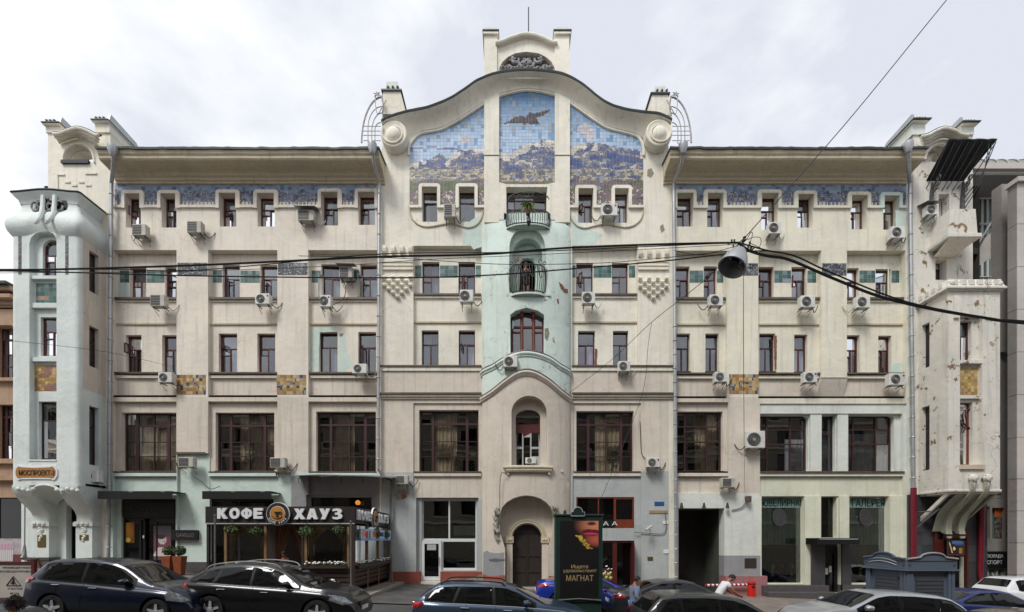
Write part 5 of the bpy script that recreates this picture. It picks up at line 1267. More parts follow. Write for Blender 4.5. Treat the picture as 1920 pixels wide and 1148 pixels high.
mb = MB(); mb.pbox(1775, 1013, 1808, 1042, -.55, -.45, at=-.5); mb.build('box', BLACKF, T)
picture('print', WX(1776, -.55), WX(1807, -.55), -.555, WZ(1041, -.55), WZ(1014, -.55), 34, 28, pic_s, T)
# ---- neighbour at the left
NB = thing('brick_orange_building', 'ochre stucco building with dark wood windows at the far left edge', 'building', (WX(20, .6), .6, GZ(-25)))
OCH = stucco('ochre_stucco', (178, 150, 126), .5, .3); y_ = .35
mb = MB(); lay = [(-150, 575, 60, 610, .1, 0), (-150, 705, 60, 712, .15, 0), (-150, 860, 60, 868, .15, 0), (-150, 892, 60, 900, .1, 0)]
hl = [(-20, 608, 18, 706), (-20, 755, 16, 858), (-40, 932, 36, 1010), (-120, 608, -60, 706), (-120, 755, -60, 858)]
lay += [(40, 935, 52, 1040, .5, 0), (-150, 1010, 40, 1068, .3, 2), (20, 1040, 62, 1075, .1, 3)]
for h_ in hl: lay.append((*h_, None, 0))
relief(mb, (-160, 560, 62, 1110, y_, 0), lay, back=.9); mb.build('wall', [OCH, WOODD, mat('graffiti_wall', (176, 168, 170), .8, var=.3), mat('wine_red_plinth', (110, 56, 56), .8, var=.3)], NB)
for h_ in hl[:2]+hl[3:]: window(*h_, 'big', .6, WOODD, (CURT, 0, .6, .3), parent=NB, sill=False)
mb = MB(); mb.pbox(-40, 932, 36, 1010, .7, .75); mb.build('dark_window', BLACKG, NB)
mb = MB(); mb.pbox(-160, 555, 62, 1110, 1.3, 6); mb.build('body', DARKI, NB)
for k, (a, b, yy) in enumerate(((536, 541, -.5), (541.3, 549, -.3), (549.3, 556, -.1), (556.3, 563, -.3), (563.3, 571, .0), (571.3, 578, .1))):
    mb = MB(); mb.pbox(-160, a, 30, b, yy, 1.2); mb.build('cornice', [ROOFM, OCH, WOODD, OCH, OCH, OCH][k], NB)
def graf(u, v):
    c = (178, 172, 172)
    if abs(sin(u*38)) > .75 and v < .55: c = (206, 204, 206)
    if .55 < v < .85 and (sin(u*50+sin(v*20))) > .35: c = (196, 110, 160)
    return c
picture('graffiti', WX(-20, .3), WX(26, .3), .29, WZ(1052, .3), WZ(1014, .3), 60, 24, graf, NB)
# ---- neighbours at the right: stone block and modern glass building
SB_ = thing('stone_building', 'grey stone clad building with wide horizontal joints at the right edge', 'building', (25.5, -1.2, GZ(25)))
STN = stucco('grey_stone', (190, 184, 178), .15, .0, tint=(.95, .95, .95)); STD = stucco('dark_grey_stone', (142, 137, 133), .2, .0)
xs_ = WX(1907, -1.2); top = WZ(343, -1.2)
mb = MB(); mb.box(xs_+.03, 34, -1.17, -.76, -3, top-.02); mb.build('core', STD, SB_)
rows = [343, 420, 500, 580, 660, 740, 820, 898, 958, 1018, 1078, 1150]
for i, (a, b) in enumerate(zip(rows, rows[1:])):
    for k in range(4):
        mb = MB(); x = xs_+k*2.0; mb.box(x+.012, x+1.988, -1.2, -1.171, WZ(b, -1.2)+.012, WZ(a, -1.2)-.012); mb.build('stone_panel', STN, SB_)
    for k in range(1):
        mb = MB(); y = -1.16; mb.box(xs_, xs_+.03, y+.01, y+.4, WZ(b, -1.2)+.012, WZ(a, -1.2)-.012); mb.build('stone_panel', STD, SB_)
mb = MB(); mb.box(xs_-.1, 34, -1.35, -.7, top, top+.22); mb.build('coping', STN, SB_)
mb = MB(); mb.pbox(1864, 560, 1905, 934, .25, .6); mb.pbox(1890.5, 934, 1905, 1140, .25, .6); mb.build('return_wall', STD, SB_)
for k in range(7):
    mb = MB(); a = 562+k*52; mb.pbox(1864, a+.4, 1886, a+51, .2, .248); mb.build('stone_panel', STD, SB_)
for a in (640, 790):
    mb = MB(); mb.pbox(1872, a, 1881, a+90, .17, .199); mb.build('window', BLACKG, SB_)
GB = thing('glass_building', 'modern building with curved seamed metal roof and slanted glass balconies behind the right tower', 'building', (25, 3, GZ(25)))
yr = 2.2
mb = MB(); v = []; n = 10; X0, X1 = WX(1800, yr), 40
SEAM = mat('seamed_roof', (150, 150, 142), .5, .4, var=.1)
for k in range(n+1):
    a = pi/2*k/n; yy = yr+3*(1-cos(a)); z = WZ(312, yr)+1.35*sin(a); v += [(X0, yy, z), (X1, yy, z)]
mb.add(v, [(2*k, 2*k+1, 2*k+3, 2*k+2) for k in range(n)]); mb.build('roof', SEAM, GB, smooth=True)
for q in range(16):
    mb = MB(); x = X0+.3+q*.62; mb.tube([(x+.25*sin(pi/2*k/n)*0, yr-.02+3*(1-cos(pi/2*k/n)), WZ(312, yr)+1.35*sin(pi/2*k/n)+.03) for k in range(n+1)], .03, 4); mb.build('seam', GALVD, GB)
mb = MB(); mb.box(X0, 40, yr-.3, yr+.2, WZ(324, yr), WZ(313, yr)); mb.box(X0, 40, yr-.1, yr+.2, WZ(328, yr), WZ(324.3, yr)); mb.build('eave', STN, GB)
mb = MB(); mb.box(X0, 40, yr-.1, yr+3, WZ(331, yr), WZ(328.3, yr)); mb.build('soffit', STD, GB)
GG = mat('green_grey_glass', (96, 116, 112), .08, var=.3, scale=.6); 
mb = MB(); mb.box(WX(1810, 4), 42, 4.0, 4.2, -3, WZ(331, 2.2)); mb.build('glass_wall', GG, GB)
for x in (1826, 1842, 1852, 1868, 1884, 1900, 1916):
    mb = MB(); mb.tube([P(x, 340, 3.9), P(x, 640, 3.9)], .07, 4); mb.build('mullion', STN, GB)
for y in (372, 420, 470, 520, 570): 
    mb = MB(); mb.tube([P(1815, y, 3.85), P(1925, y, 3.85)], .05, 4); mb.build('transom', STN, GB)
mb = MB(); mb.add([P(1833, 508, .8), P(1884, 468, .2), P(1884, 390, .2), P(1833, 455, .8)], [(0, 1, 2, 3)]); 
mb = MB(); pts = [(1832, 502), (1850, 488), (1884, 476), (1886, 402), (1870, 425), (1852, 443), (1832, 452)]
plate(mb, pts, (), lambda u, v: P(u, v, 1.0-(u-1832)*.015), depth=.06); mb.build('balcony_panel', STN, GB)
for dy in (0, 105):
    mb = MB(); mb.tube([P(1828, 468+dy, .9), P(1858, 420+dy, .6), P(1887, 372+dy*1.05, .2)], .05, 6); mb.build('handrail', GALV, GB)
mb = MB(); plate(mb, [(1845, 612), (1884, 590), (1884, 520), (1845, 560)], (), lambda u, v: P(u, v, .9-(u-1832)*.012), depth=.06); mb.build('balcony_panel', STN, GB)
mb = MB(); mb.pbox(1878, 345, 1907, 660, .0, .5, at=.0); mb.build('stair_wall', STD, GB)
SH_ = thing('corner_shop', 'narrow shop front with black sign and lit display doors at the far right', 'shop front', (WX(1866, .1), .1, GZ(24)))
mb = MB(); relief(mb, (1846, 935, 1890, 1130, .1, 0), [(1848, 950, 1860, 1010, .3, 1), (1864, 952, 1888, 1010, .3, 2), (1848, 1068, 1854, 1120, .2, 1), (1858, 1068, 1872, 1120, .2, 1), (1875, 1068, 1885, 1120, .2, 1)], back=.5); mb.build('frame', [STD, GG, GG], SH_)
picture('painted_reflection', WX(1864.5, .25), WX(1887, .25), .24, WZ(1009, .25), WZ(953, .25), 14, 24, lambda u, v: (190, 96, 44) if v > .72 else ((120, 112, 100) if nn(u*6, v*14) > .05 else (74, 68, 62)), SH_)  # orange reflection in the window glass, painted into the cell colours
for a, b in ((1859, 1871), (1876, 1884)): picture('display', WX(a, .17), WX(b, .17), .16, WZ(1112, .17), WZ(1072, .17), 12, 30, lambda u, v: (196, 204, 196) if nn(u*7, v*16, 3) > .12 else (58, 66, 62), SH_)
mb = MB(); mb.pbox(1844, 1034, 1888, 1066, -.02, .09); mb.build('sign_panel', BLACKF, SH_)
text('lettering', 'ЭСКАДА', .85, .21, P(1866, 1043.5, -.03), GREYS, SH_); text('lettering', 'СПОРТ', .80, .20, P(1865, 1054.5, -.03), GREYS, SH_)
# ---- the other side of the street (mirrored in the lower windows)
OP = thing('building_across_street', 'long beige building across the street, seen only mirrored in the lower windows', 'building', (0, -28, 0))
mb = MB(); lay = []
for i in range(-17, 17):
    for j in range(4):
        x = i*3.2+.7; z = 5.2+j*3.9; lay.append((x, z, x+1.5, z+2.3, .35, 1)); 
        lay.append((x-.15, z-.25, x+1.65, z-.1, -.12, 2))
for j in range(5): lay.insert(0, (-56, 4.2+j*3.9, 56, 4.45+j*3.9, -.15, 2))
relief(mb, (-56, -3, 56, 19.5, 0, 0), lay, back=1.0, world=True)
mb.v = [(x, -27.6-y, z) for x, y, z in mb.v]; mb.box(-56, 56, -38, -28.7, -3, 19.4); mb.build('facade', [stucco('far_facade', (150, 140, 124), .4, 0), BLACKG, stucco('far_trim', (200, 190, 170), .3, 0)], OP)
# ---------------------------------------------------------------- drainpipes
def pipe(px_pts, label, m=GALV, r=.085, yy=-.22, funnel=True, mb2=None):
    T = thing('drainpipe', label, 'drainpipe', tuple(P(px_pts[-1][0], px_pts[-1][1], yy)))
    pts = [P(p[0], p[1], p[2] if len(p) > 2 else yy) for p in px_pts]
    mb = MB(); mb.tube(pts, r, 10); mb.build('pipe', m, T, smooth=True)
    if funnel:
        mb = MB(); q = pts[0]; mb.lathe([(.10, -.32), (.12, -.28), (.22, -.02), (.22, .16), (.2, .16), (.09, -.2)], tuple(q), 'z', 14); mb.build('funnel', m, T, smooth=True)
    n = int((px_pts[-1][1]-340)/38)
    a, b = pts[-2], pts[-1]
    for k in range(max(2, n)):
        p = a.lerp(b, (k+.5)/max(2, n)); mb = MB(); mb.lathe([(r+.012, -.03), (r+.03, 0), (r+.012, .03)], tuple(p), 'z', 10); mb.tube([p, p+Vector((0, .24, 0))], .015, 4); mb.build('collar', m, T)
    return T
pipe([(211, 280, -1.35), (213, 300, -1.1), (209, 345, -.25), (203, 1046, -.25)], 'galvanised drainpipe between the left bay and the left wing')
pipe([(698, 276, -1.35), (701, 305, -1.1), (711, 345, -.22), (709, 880, -.22)], 'galvanised drainpipe left of the central gable ending above the cafe canopy')
mb = MB(); T = thing('drainpipe', 'thin grey bent drainpipe running down beside the right wall of the cafe', 'drainpipe', tuple(P(734, 1088, -.2)))
mb.tube([P(709, 880, -.22), P(718, 893, -.22), P(734, 902, -.25), P(732, 930, -.22), P(731, 1088, -.22)], .07, 8); mb.build('pipe', GALVD, T, smooth=True)
pipe([(1281, 276, -1.35), (1278, 305, -1.1), (1263, 345, -.22), (1265, 600, -.22), (1268, 1095, -.22)], 'galvanised drainpipe right of the central gable beside the driveway arch')
T = pipe([(1703, 274, -1.35), (1704, 300, -1.2), (1706, 345, -.25), (1713, 915, -.25)], 'galvanised drainpipe with maroon lower end between the right wing and right bay')
mb = MB(); mb.tube([P(1713, 915, -.25), P(1713, 1100, -.25)], .13, 12); mb.build('lower_pipe', MAROON, T, smooth=True)
T = thing('drainpipe', 'maroon drainpipe with kicked-out foot at the right of the granite front', 'drainpipe', tuple(P(1845, 1105, -.2)))
mb = MB(); mb.tube([P(1841, 930, -.25), P(1838, 1070, -.25), P(1840, 1090, -.25), P(1849, 1102, -.45)], .13, 12); mb.build('pipe', MAROON, T, smooth=True)
T = thing('drainpipe', 'rusty grey drainpipe on the ochre building behind the left bay bracket', 'drainpipe', tuple(P(48, 1050, .1)))
mb = MB(); mb.tube([P(51, 905, .1), P(50, 1020, .1), P(46, 1040, .0), P(42, 1048, -.15)], .11, 10); mb.build('pipe', GALVD, T, smooth=True)
# ---------------------------------------------------------------- air conditioners
ACW = mat('ac_casing', (214, 214, 208), .5, var=.1, scale=5, dirt=.25); ACY = mat('old_ac_casing', (188, 184, 172), .6, var=.15, scale=5, dirt=.35)
ACD = mat('fan_dark', (58, 56, 54), .6, var=.2); ACG = mat('fan_grey', (150, 148, 144), .5, var=.1)
def ac(x0, y0, x1, y1, lab, style='fan', yw=0., m=None, hood=False, badge=None, dep=.32, cable=True, side='l', stand=.16):
    yf = yw-stand-dep; X0, X1, Z0, Z1 = WX(x0, yf), WX(x1, yf), WZ(y1, yf), WZ(y0, yf); m = m or ACW; w_, h = X1-X0, Z1-Z0
    T = thing('air_conditioner', lab, 'air conditioner', ((X0+X1)/2, yw, Z0), group='air conditioners on the facade')
    mb = MB(); mb.box(X0, X1, yf, yf+dep, Z0, Z1); mb.build('casing', m, T, bevel=.018)
    if style == 'fan':
        c = (X0+w_*(.38 if side == 'l' else .5), yf-.004, Z0+h*.5); r = min(h, w_)*.40
        mb = MB(); mb.lathe([(r, .03), (r, -.004), (r*.9, -.012), (0.0, -.006)], c, 'y', 20); f = mb.build('fan_grille', ACD, T)
        for k in range(3):
            mb = MB(); rr = r*(.9-.27*k); mb.tube([(c[0]+rr*cos(a), yf-.024, c[2]+rr*sin(a)) for a in [2*pi*q/18 for q in range(18)]], .009, 4, close=True); mb.build('grille_ring', ACG, f)
        mb = MB(); mb.lathe([(.0, -.03), (r*.22, -.028), (r*.22, -.01)], c, 'y', 10); mb.build('hub', ACG, f)
    else:
        mb = MB(); mb.box(X0+.04, X0+w_*.68, yf-.012, yf+.002, Z0+.06, Z1-.05); f = mb.build('coil_grille', ACD, T)
        for k in range(6):
            z = Z0+.09+(h-.17)*k/5; mb = MB(); mb.box(X0+.04, X0+w_*.68, yf-.02, yf-.0125, z-.008, z+.008); mb.build('slat', ACG, f)
    if badge:
        mb = MB(); mb.lathe([(.05, .0), (.05, -.008), (0, -.008)], (X1-.1, yf-.002, Z1-.12), 'y', 12); mb.build('badge', badge, T)
    for x in (X0+w_*.15, X1-w_*.15):
        mb = MB(); mb.box(x-.02, x+.02, yf-.02, yw, Z0-.045, Z0-.005); mb.build('bracket', GALVD, T)
        mb = MB(); mb.tube([(x, yf+.05, Z0-.04), (x, yw, Z0-.30)], .016, 4); mb.build('brace', GALVD, T)
    if hood:
        mb = MB(); mb.add([(X0-.14, yf-.2, Z1+.06), (X1+.14, yf-.2, Z1+.04), (X1+.12, yw, Z1+.26), (X0-.12, yw, Z1+.26), (X0-.14, yf-.2, Z1+.08), (X1+.14, yf-.2, Z1+.06), (X1+.12, yw, Z1+.28), (X0-.12, yw, Z1+.28)], [(0, 1, 2, 3), (4, 5, 6, 7), (0, 1, 5, 4), (1, 2, 6, 5), (2, 3, 7, 6), (3, 0, 4, 7)]); mb.build('hood', GALVD, T)
    if cable:
        mb = MB(); s = 1 if R.random() < .7 else -1; xx = X1 if s > 0 else X0
        mb.tube(bezpts([(xx-s*.02, yf+dep*.6, Z0+.15), (xx+s*.16, yw-.12, Z0-.02-.1*R.random()), (xx+s*.35, yw-.05, Z0+.12), (xx+s*.42, yw-.01, Z0+.3)], 4), .022, 5); mb.build('hose', BLACKF if R.random() < .6 else GREYS, T)
    return T
REDB = mat('red_badge', (170, 30, 60)); BLUEB = mat('blue_badge', (40, 70, 150))
ac(247, 420, 273, 441, 'old grilled air conditioner under the first top-floor window of the left wing', 'coil', m=ACY)
ac(350, 414, 377, 436, 'grilled air conditioner left of the third top-floor window of the left wing', 'coil', m=ACY)
ac(558, 393, 588, 413, 'hooded air conditioner left of the fifth top-floor window of the left wing', 'coil', m=ACY, hood=True)
ac(832, 382, 854, 406, 'old grey air conditioner between two windows under the left gable mosaic', 'coil', m=ACY)
ac(1128, 381, 1158, 404, 'air conditioner with red badge between two windows under the right gable mosaic', badge=REDB)
ac(1442, 416, 1465, 438, 'small air conditioner below the third top-floor window of the right wing')
ac(1672, 424, 1697, 446, 'air conditioner beside the right drainpipe on the top floor')
ac(1739, 384, 1758, 402, 'hooded air conditioner on the right tower left of the balcony box', hood=True, yw=-.05)
ac(281, 552, 308, 574, 'air conditioner on the sill beneath the second fourth-floor window from the left', 'coil', m=ACY)
ac(478, 550, 505, 570, 'air conditioner with red badge on the ledge in the second bay of the left wing', badge=REDB)
ac(599, 553, 620, 575, 'small white air conditioner under the open fourth-floor window of the left wing', badge=REDB)
ac(636, 500, 660, 521, 'tin-hooded air conditioner between two open fourth-floor windows', 'coil', m=ACY, hood=True, yw=.3)
ac(862, 543, 887, 566, 'white air conditioner on the ledge left of the lower iron balcony')
ac(1092, 547, 1116, 569, 'white air conditioner on the ledge right of the lower iron balcony')
ac(1331, 552, 1356, 573, 'air conditioner on the ledge by the street lamp, first bay of the right wing')
ac(1502, 554, 1529, 576, 'air conditioner on the fourth-floor ledge in the middle bay of the right wing')
ac(1607, 555, 1632, 577, 'air conditioner on the fourth-floor ledge in the last bay of the right wing')
ac(296, 698, 322, 717, 'white air conditioner left of the first yellow tile panel', side='l')
ac(660, 682, 687, 700, 'white air conditioner below the black-framed third-floor window by the drainpipe')
ac(944, 667, 970, 688, 'white air conditioner on the curved ledge of the central bow', yw=-.7, stand=.1)
ac(1160, 677, 1182, 696, 'small air conditioner below the third-floor window right of the bow')
ac(1341, 697, 1364, 716, 'small air conditioner left of the yellow tile panel of the right wing')
ac(1508, 697, 1533, 717, 'air conditioner with blue badge above the white shop windows', badge=BLUEB)
ac(1668, 700, 1698, 722, 'air conditioner with blue badge next to the right drainpipe on the third floor', badge=BLUEB)
ac(334, 857, 362, 876, 'air conditioner hanging under the cut-off pilaster of the left wing', 'coil', m=ACY, yw=.0)
ac(506, 858, 534, 877, 'old air conditioner at the foot of the second pilaster above the cafe sign', 'coil', m=ACY)
ac(741, 891, 765, 908, 'old air conditioner on the stained wall right of the cafe canopy', 'coil', m=ACY)
ac(985, 858, 1005, 869, 'small air conditioner standing in the arched window above the entrance', yw=-.05, stand=.05, dep=.25, cable=False)
ac(1213, 858, 1238, 876, 'air conditioner with red badge right of the big central window', badge=REDB)
ac(1401, 808, 1435, 840, 'largest air conditioner, on the pilaster left of the white-framed windows')
ac(1354, 896, 1379, 914, 'old air conditioner above the driveway opening', 'coil', m=ACY)
T = ac(152, 882, 184, 904, 'air conditioner on the shaded side wall of the left bay under a tin shelf', yw=-.4, cable=False, stand=.1)
mb = MB(); mb.add([P(140, 869, -1.1), P(186, 878, -.3), P(186, 880, -.3), P(140, 871, -1.1), P(150, 868, -.4), P(190, 877, -.1)], [(0, 1, 2, 3), (0, 4, 5, 1)]); mb.build('hood', GALVD, T)
# ---------------------------------------------------------------- shop fronts on the ground floor
def awn(x0, x1, label):
    T = thing('awning', label, 'awning', tuple(P((x0+x1)/2, 935, -.8))); yf = -.9
    X0, X1 = WX(x0, yf), WX(x1, yf); z1, z0 = WZ(921, -.9), WZ(936, -.9)
    mb = MB(); mb.box(X0, X1, yf, yf+.06, z0, z1); mb.box(X0, X1, yf+.061, .1, z1-.05, z1); mb.build('housing', BLACKF, T)
    for t in (.45, .88):
        mb = MB(); x = X0+(X1-X0)*t; mb.box(x-.1, x+.1, yf-.02, yf-.002, z1-.05, z1-.02); mb.build('clip', GALV, T)
awn(183, 322, 'black flat awning over the dark boutique left'); awn(379, 508, 'black flat awning above the left part of the cafe sign')
BTQ = thing('boutique_front', 'black glazed boutique front with amber lit niche and portrait poster', 'shop front', tuple(P(273, 1062, .4)))
mb = MB(); relief(mb, (222, 935, 325, 1068, .3, 0), [(226, 975, 252, 1062, .34, 1), (256, 975, 262, 1062, .36, 0), (262, 972, 284, 1064, .5, 1), (286, 978, 322, 1062, .34, 1), (224, 938, 322, 970, .2, 2)], back=.6); mb.build('frame', [BLACKF, BLACKG, mat('dark_fascia', (18, 17, 18), .35)], BTQ)
picture('amber_niche', WX(228, .33), WX(252, .33), .33, WZ(1018, .33), WZ(980, .33), 16, 24, lambda u, v: lerp((120, 76, 26), (196, 130, 40), max(0, 1-((u-.5)**2+(v-.7)**2)*3)) if (u-.5)**2*4+(v-.15)**2*10 > .12 else (216, 190, 90), BTQ)
def poster(u, v):
    c = (84, 78, 84)
    if .08 < v < .70 and .05 < u < .95: c = (124, 66, 84)
    if ((u-.5)/.24)**2+((v-.58)/.13)**2 < 1: c = (206, 190, 186)
    if ((u-.42)/.26)**2+((v-.68)/.07)**2 < 1: c = (60, 48, 48)
    if v < .38 and abs(u-.45) < .16+(.38-v)*1.3 and v > .1: c = (206, 192, 190)
    if abs(u-.62) < .06 and abs(v-.53) < .015: c = (180, 40, 50)
    return c
picture('poster', WX(288, .33), WX(321, .33), .325, WZ(1050, .33), WZ(986, .33), 26, 46, poster, BTQ)
text('lettering', 'GAVELLO', 1.75, .33, P(263, 957, .19), mat('dim_letters', (66, 62, 60), .4, .3), BTQ)
mb = MB(); mb.pbox(259, 1004, 262, 1009, .29, .298); mb.build('notice', PVC, BTQ)
T = thing('sign_board', 'small black sign board on the mint pilaster beside the boutique', 'sign', tuple(P(346, 1004, .0)))
mb = MB(); mb.pbox(323, 994, 371, 1013, -.08, .1); mb.build('board', BLACKF, T, bevel=.01)
text('lettering', 'GAVELLO', 33/36, 7/36, P(347, 1003.5, -.09), mat('grey_letters', (120, 118, 116), .4, .2), T)
for k, (px_, lab) in enumerate(((316, 'left one of two round box shrubs in tall rust-brown tapered planters'), (337, 'right one of two round box shrubs in tall rust-brown tapered planters'))):
    yy = -1.2; x = WX(px_, yy); g = GZ(x); T = thing('box_shrub_planter', lab, 'planter', (x, yy, g), group='planters by the boutique')
    mb = MB(); a, b = .15, .225; z1 = WZ(1043, yy); mb.add([(x-a, yy-a, g), (x+a, yy-a, g), (x+a, yy+a, g), (x-a, yy+a, g), (x-b, yy-b, z1), (x+b, yy-b, z1), (x+b, yy+b, z1), (x-b, yy+b, z1)], [(0, 1, 2, 3), (4, 5, 6, 7), (0, 1, 5, 4), (1, 2, 6, 5), (2, 3, 7, 6), (3, 0, 4, 7)]); mb.build('planter', mat('rust_planter', (134, 68, 34), .5, var=.3, scale=5), T)
    mb = MB(); c = (x, yy, z1+.27); foliage(mb, c, (.28, .28, .25), 700, .045); mb.build('crown', LEAF, T)
mb = MB(); relief(mb, (390, 935, 510, 1068, .3, 0), [(394, 940, 440, 1062, .34, 1), (444, 940, 506, 1062, .34, 1)], back=.6); mb.build('shop_window', [BLACKF, BLACKG], B)
mb = MB(); relief(mb, (574, 928, 700, 990, .25, 0), [(578, 932, 694, 990, .4, 1)], back=.6); mb.build('shop_window', [GREYB, BLACKG], B)
# central left: white plastic shop window + door
mb = MB(); relief(mb, (789, 936, 893, 1070, .38, 0), [(791.5, 938.5, 839, 1010, None, 0), (842, 938.5, 890.5, 1010, None, 0), (829, 1016, 889.5, 1066, None, 0), (788, 1014, 826, 1072, None, 0)], back=.46); w = mb.build('window', PVC, B)
for a, b, c, d in ((791, 938, 840, 1011), (841, 938, 891, 1011), (828, 1015, 890, 1067)):
    mb = MB(); mb.pbox(a, b, c, d, .41, .42); mb.build('pane', GLASSS, w)
mb = MB(); relief(mb, (788, 1013, 826, 1089, .26, 0), [(794, 1020, 821, 1082, None, 0)], back=.34); w = mb.build('door', PVC, B)
mb = MB(); mb.pbox(793, 1019, 822, 1083, .29, .30); mb.build('pane', BLACKG, w)
mb = MB(); mb.tube([P(823, 1044, .2), P(823, 1060, .2)], .02, 6); mb.build('handle', GALV, w); mb = MB(); mb.pbox(799, 1021, 816, 1032, .280, .288); mb.build('notice', GREYS, w)
mb = MB(); mb.pbox(848, 985, 889, 1004, .60, .615); mb.build('blind', CURT, B)
# central right: brown shop with sign letters
mb = MB(); relief(mb, (1081, 932, 1190, 990.5, .12, 0), [(1083.5, 934.5, 1122, 984, .2, 1), (1124, 934.5, 1152, 984, .2, 1), (1156, 936, 1187, 974, .2, 1), (1126, 975, 1153, 989, .08, 2)], back=.6); mb.build('shop_window', [WOODO, BLACKG, BLACKF], B)
text('lettering', 'ОДА А', 1.5, .26, P(1131, 982.5, .07), WHITEP, B)
mb = MB(); relief(mb, (1085, 1014, 1190, 1108, .15, 0), [(1090, 1018, 1150, 1066, .22, 1), (1090, 1070, 1150, 1100, .19, 0), (1158, 1018, 1186, 1106, .5, 1)], back=.6); w = mb.build('shop_door', [WOODR, BLACKG], B)
mb = MB(); mb.add([P(1186, 1018, .1), P(1188, 1018, -.7), P(1188, 1104, -.7), P(1186, 1104, .1), P(1188, 1018, .1), P(1190, 1018, -.7), P(1190, 1104, -.7), P(1188, 1104, .1)], [(0, 1, 2, 3), (4, 5, 6, 7), (0, 1, 5, 4), (1, 2, 6, 5), (2, 3, 7, 6), (3, 0, 4, 7)]); mb.build('open_door_leaf', WOODR, B)
T = thing('flower_arrangement', 'tall arrangement of white and yellow flowers beside the open brown door', 'flowers', tuple(P(1140, 1100, -.5)))
mb = MB(); foliage(mb, P(1138, 1085, -.5), (.3, .2, .5), 160, .06); mb.build('leaves', LEAF, T)
mb = MB(); foliage(mb, P(1138, 1074, -.6), (.3, .15, .4), 26, .07); mb.build('petals', WHITEP, T)
for k in range(4):
    mb = MB(); mb.lathe([(.0, -.04), (.09, 0), (.07, .05)], tuple(P(1133+k*4, 1076+(k*7) % 13, -.7)), 'y', 8); mb.build('yellow_flower', mat('yellow_petal', (190, 170, 80)), T)
# jewellery shop
mb = MB(); relief(mb, (1428, 930, 1512, 1096, .42, 0), [(1430, 932, 1510, 1094, None, 0)], back=.5); w = mb.build('shop_window', BRM, B)
mb = MB(); mb.pbox(1430, 932, 1510, 1094, .44, .45); mb.build('pane', GLASSS, w)
mb = MB(); relief(mb, (1594, 930, 1672, 1096, .42, 0), [(1596, 932, 1670, 1094, None, 0)], back=.5); w2 = mb.build('shop_window', BRM, B)
mb = MB(); mb.pbox(1596, 932, 1670, 1094, .44, .45); mb.build('pane', GLASSS, w2)
GRN = mat('green_back_wall', (128, 160, 144), .7, var=.25, scale=2); FROST = mat('frosted_strip', (120, 150, 142), .3, var=.1)
for a, b, ww in ((1430, 1512, w), (1595, 1672, w2)):
    mb = MB(); mb.pbox(a, 932, b, 1022, .50, .54); mb.pbox(a, 1022, b, 1096, 1.3, 1.35, 1); mb.build('display_back', [GRN, DARKI], ww)
    mb = MB(); mb.pbox(a, 934, b-1, 951, .425, .434); mb.build('fascia_strip', FROST, ww)
    mb = MB(); c = P((a+b)/2-10, 970, .43); mb.lathe([(.34, .0), (.36, -.01), (.34, -.015), (.0, -.015)], tuple(c), 'y', 22, sy=1.35); mb.build('medallion', IRON, ww)
    mb = MB(); mb.tube([(c[0]+.36*cos(q*pi/11), .41, c[2]+.48*sin(q*pi/11)) for q in range(22)], .012, 4, close=True); mb.build('medallion_ring', IRON, ww)
    for k in range(12):
        mb = MB(); x = WX(a+3+(b-a-6)*k/11, .8); mb.tube([(x, .485, WZ(952, .5)), (x, .485, WZ(1022, .5))], .018, 4); mb.build('drape_fold', FROST, ww)
    for k in range(3):
        mb = MB(); x = WX(a+20+18*k, .7); mb.lathe([(.1, -.3), (.04, 0), (.12, .2), (.08, .35), (.0, .4)], (x, .8, WZ(1070, .8)), 'z', 8); mb.build('display_bust', [SOFF, WOODO, GREYB][k], ww)
DKL = mat('dark_letters', (38, 46, 48), .5)
text('lettering', 'ЮВЕЛИРНАЯ', 78/36, 13/36, P(1468, 943, .41), DKL, w, off=.0); text('lettering', 'ГАЛЕРЕЯ', 62/36, 13/36, P(1628, 943, .41), DKL, w2)
mb = MB(); mb.pbox(1543, 931, 1574, 1009, .5, .52); mb.build('shop_window', BLACKG, B)
T = thing('entrance_canopy', 'dark flat canopy over the narrow black entrance of the jewellery shop', 'canopy', tuple(P(1575, 1018, -.8)))
mb = MB(); mb.pbox(1533, 1009, 1612, 1021, -.9, .05, at=-.9); mb.build('canopy', BLACKF, T, bevel=.01)
mb = MB(); mb.pbox(1536, 1010, 1609, 1012, -.92, -.902, at=-.9); mb.build('trim', GALV, T)
mb = MB(); mb.pbox(1521, 1012, 1546, 1115, -.05, .05); mb.pbox(1578, 1020, 1595, 1115, -.05, .05); mb.build('entrance_pier', mat('dark_grey_panel', (66, 64, 66), .5), B)
mb = MB(); relief(mb, (1546, 1012, 1578, 1112, .3, 0), [(1549, 1040, 1572, 1110, .33, 1)], back=.5); w = mb.build('shop_door', [BLACKF, BLACKG], B)
for a, b in ((1555, 1066), (1562, 1062)):
    mb = MB(); mb.pbox(a, b, a+5, b+12, .30, .325); mb.build('notice', PVC, w)
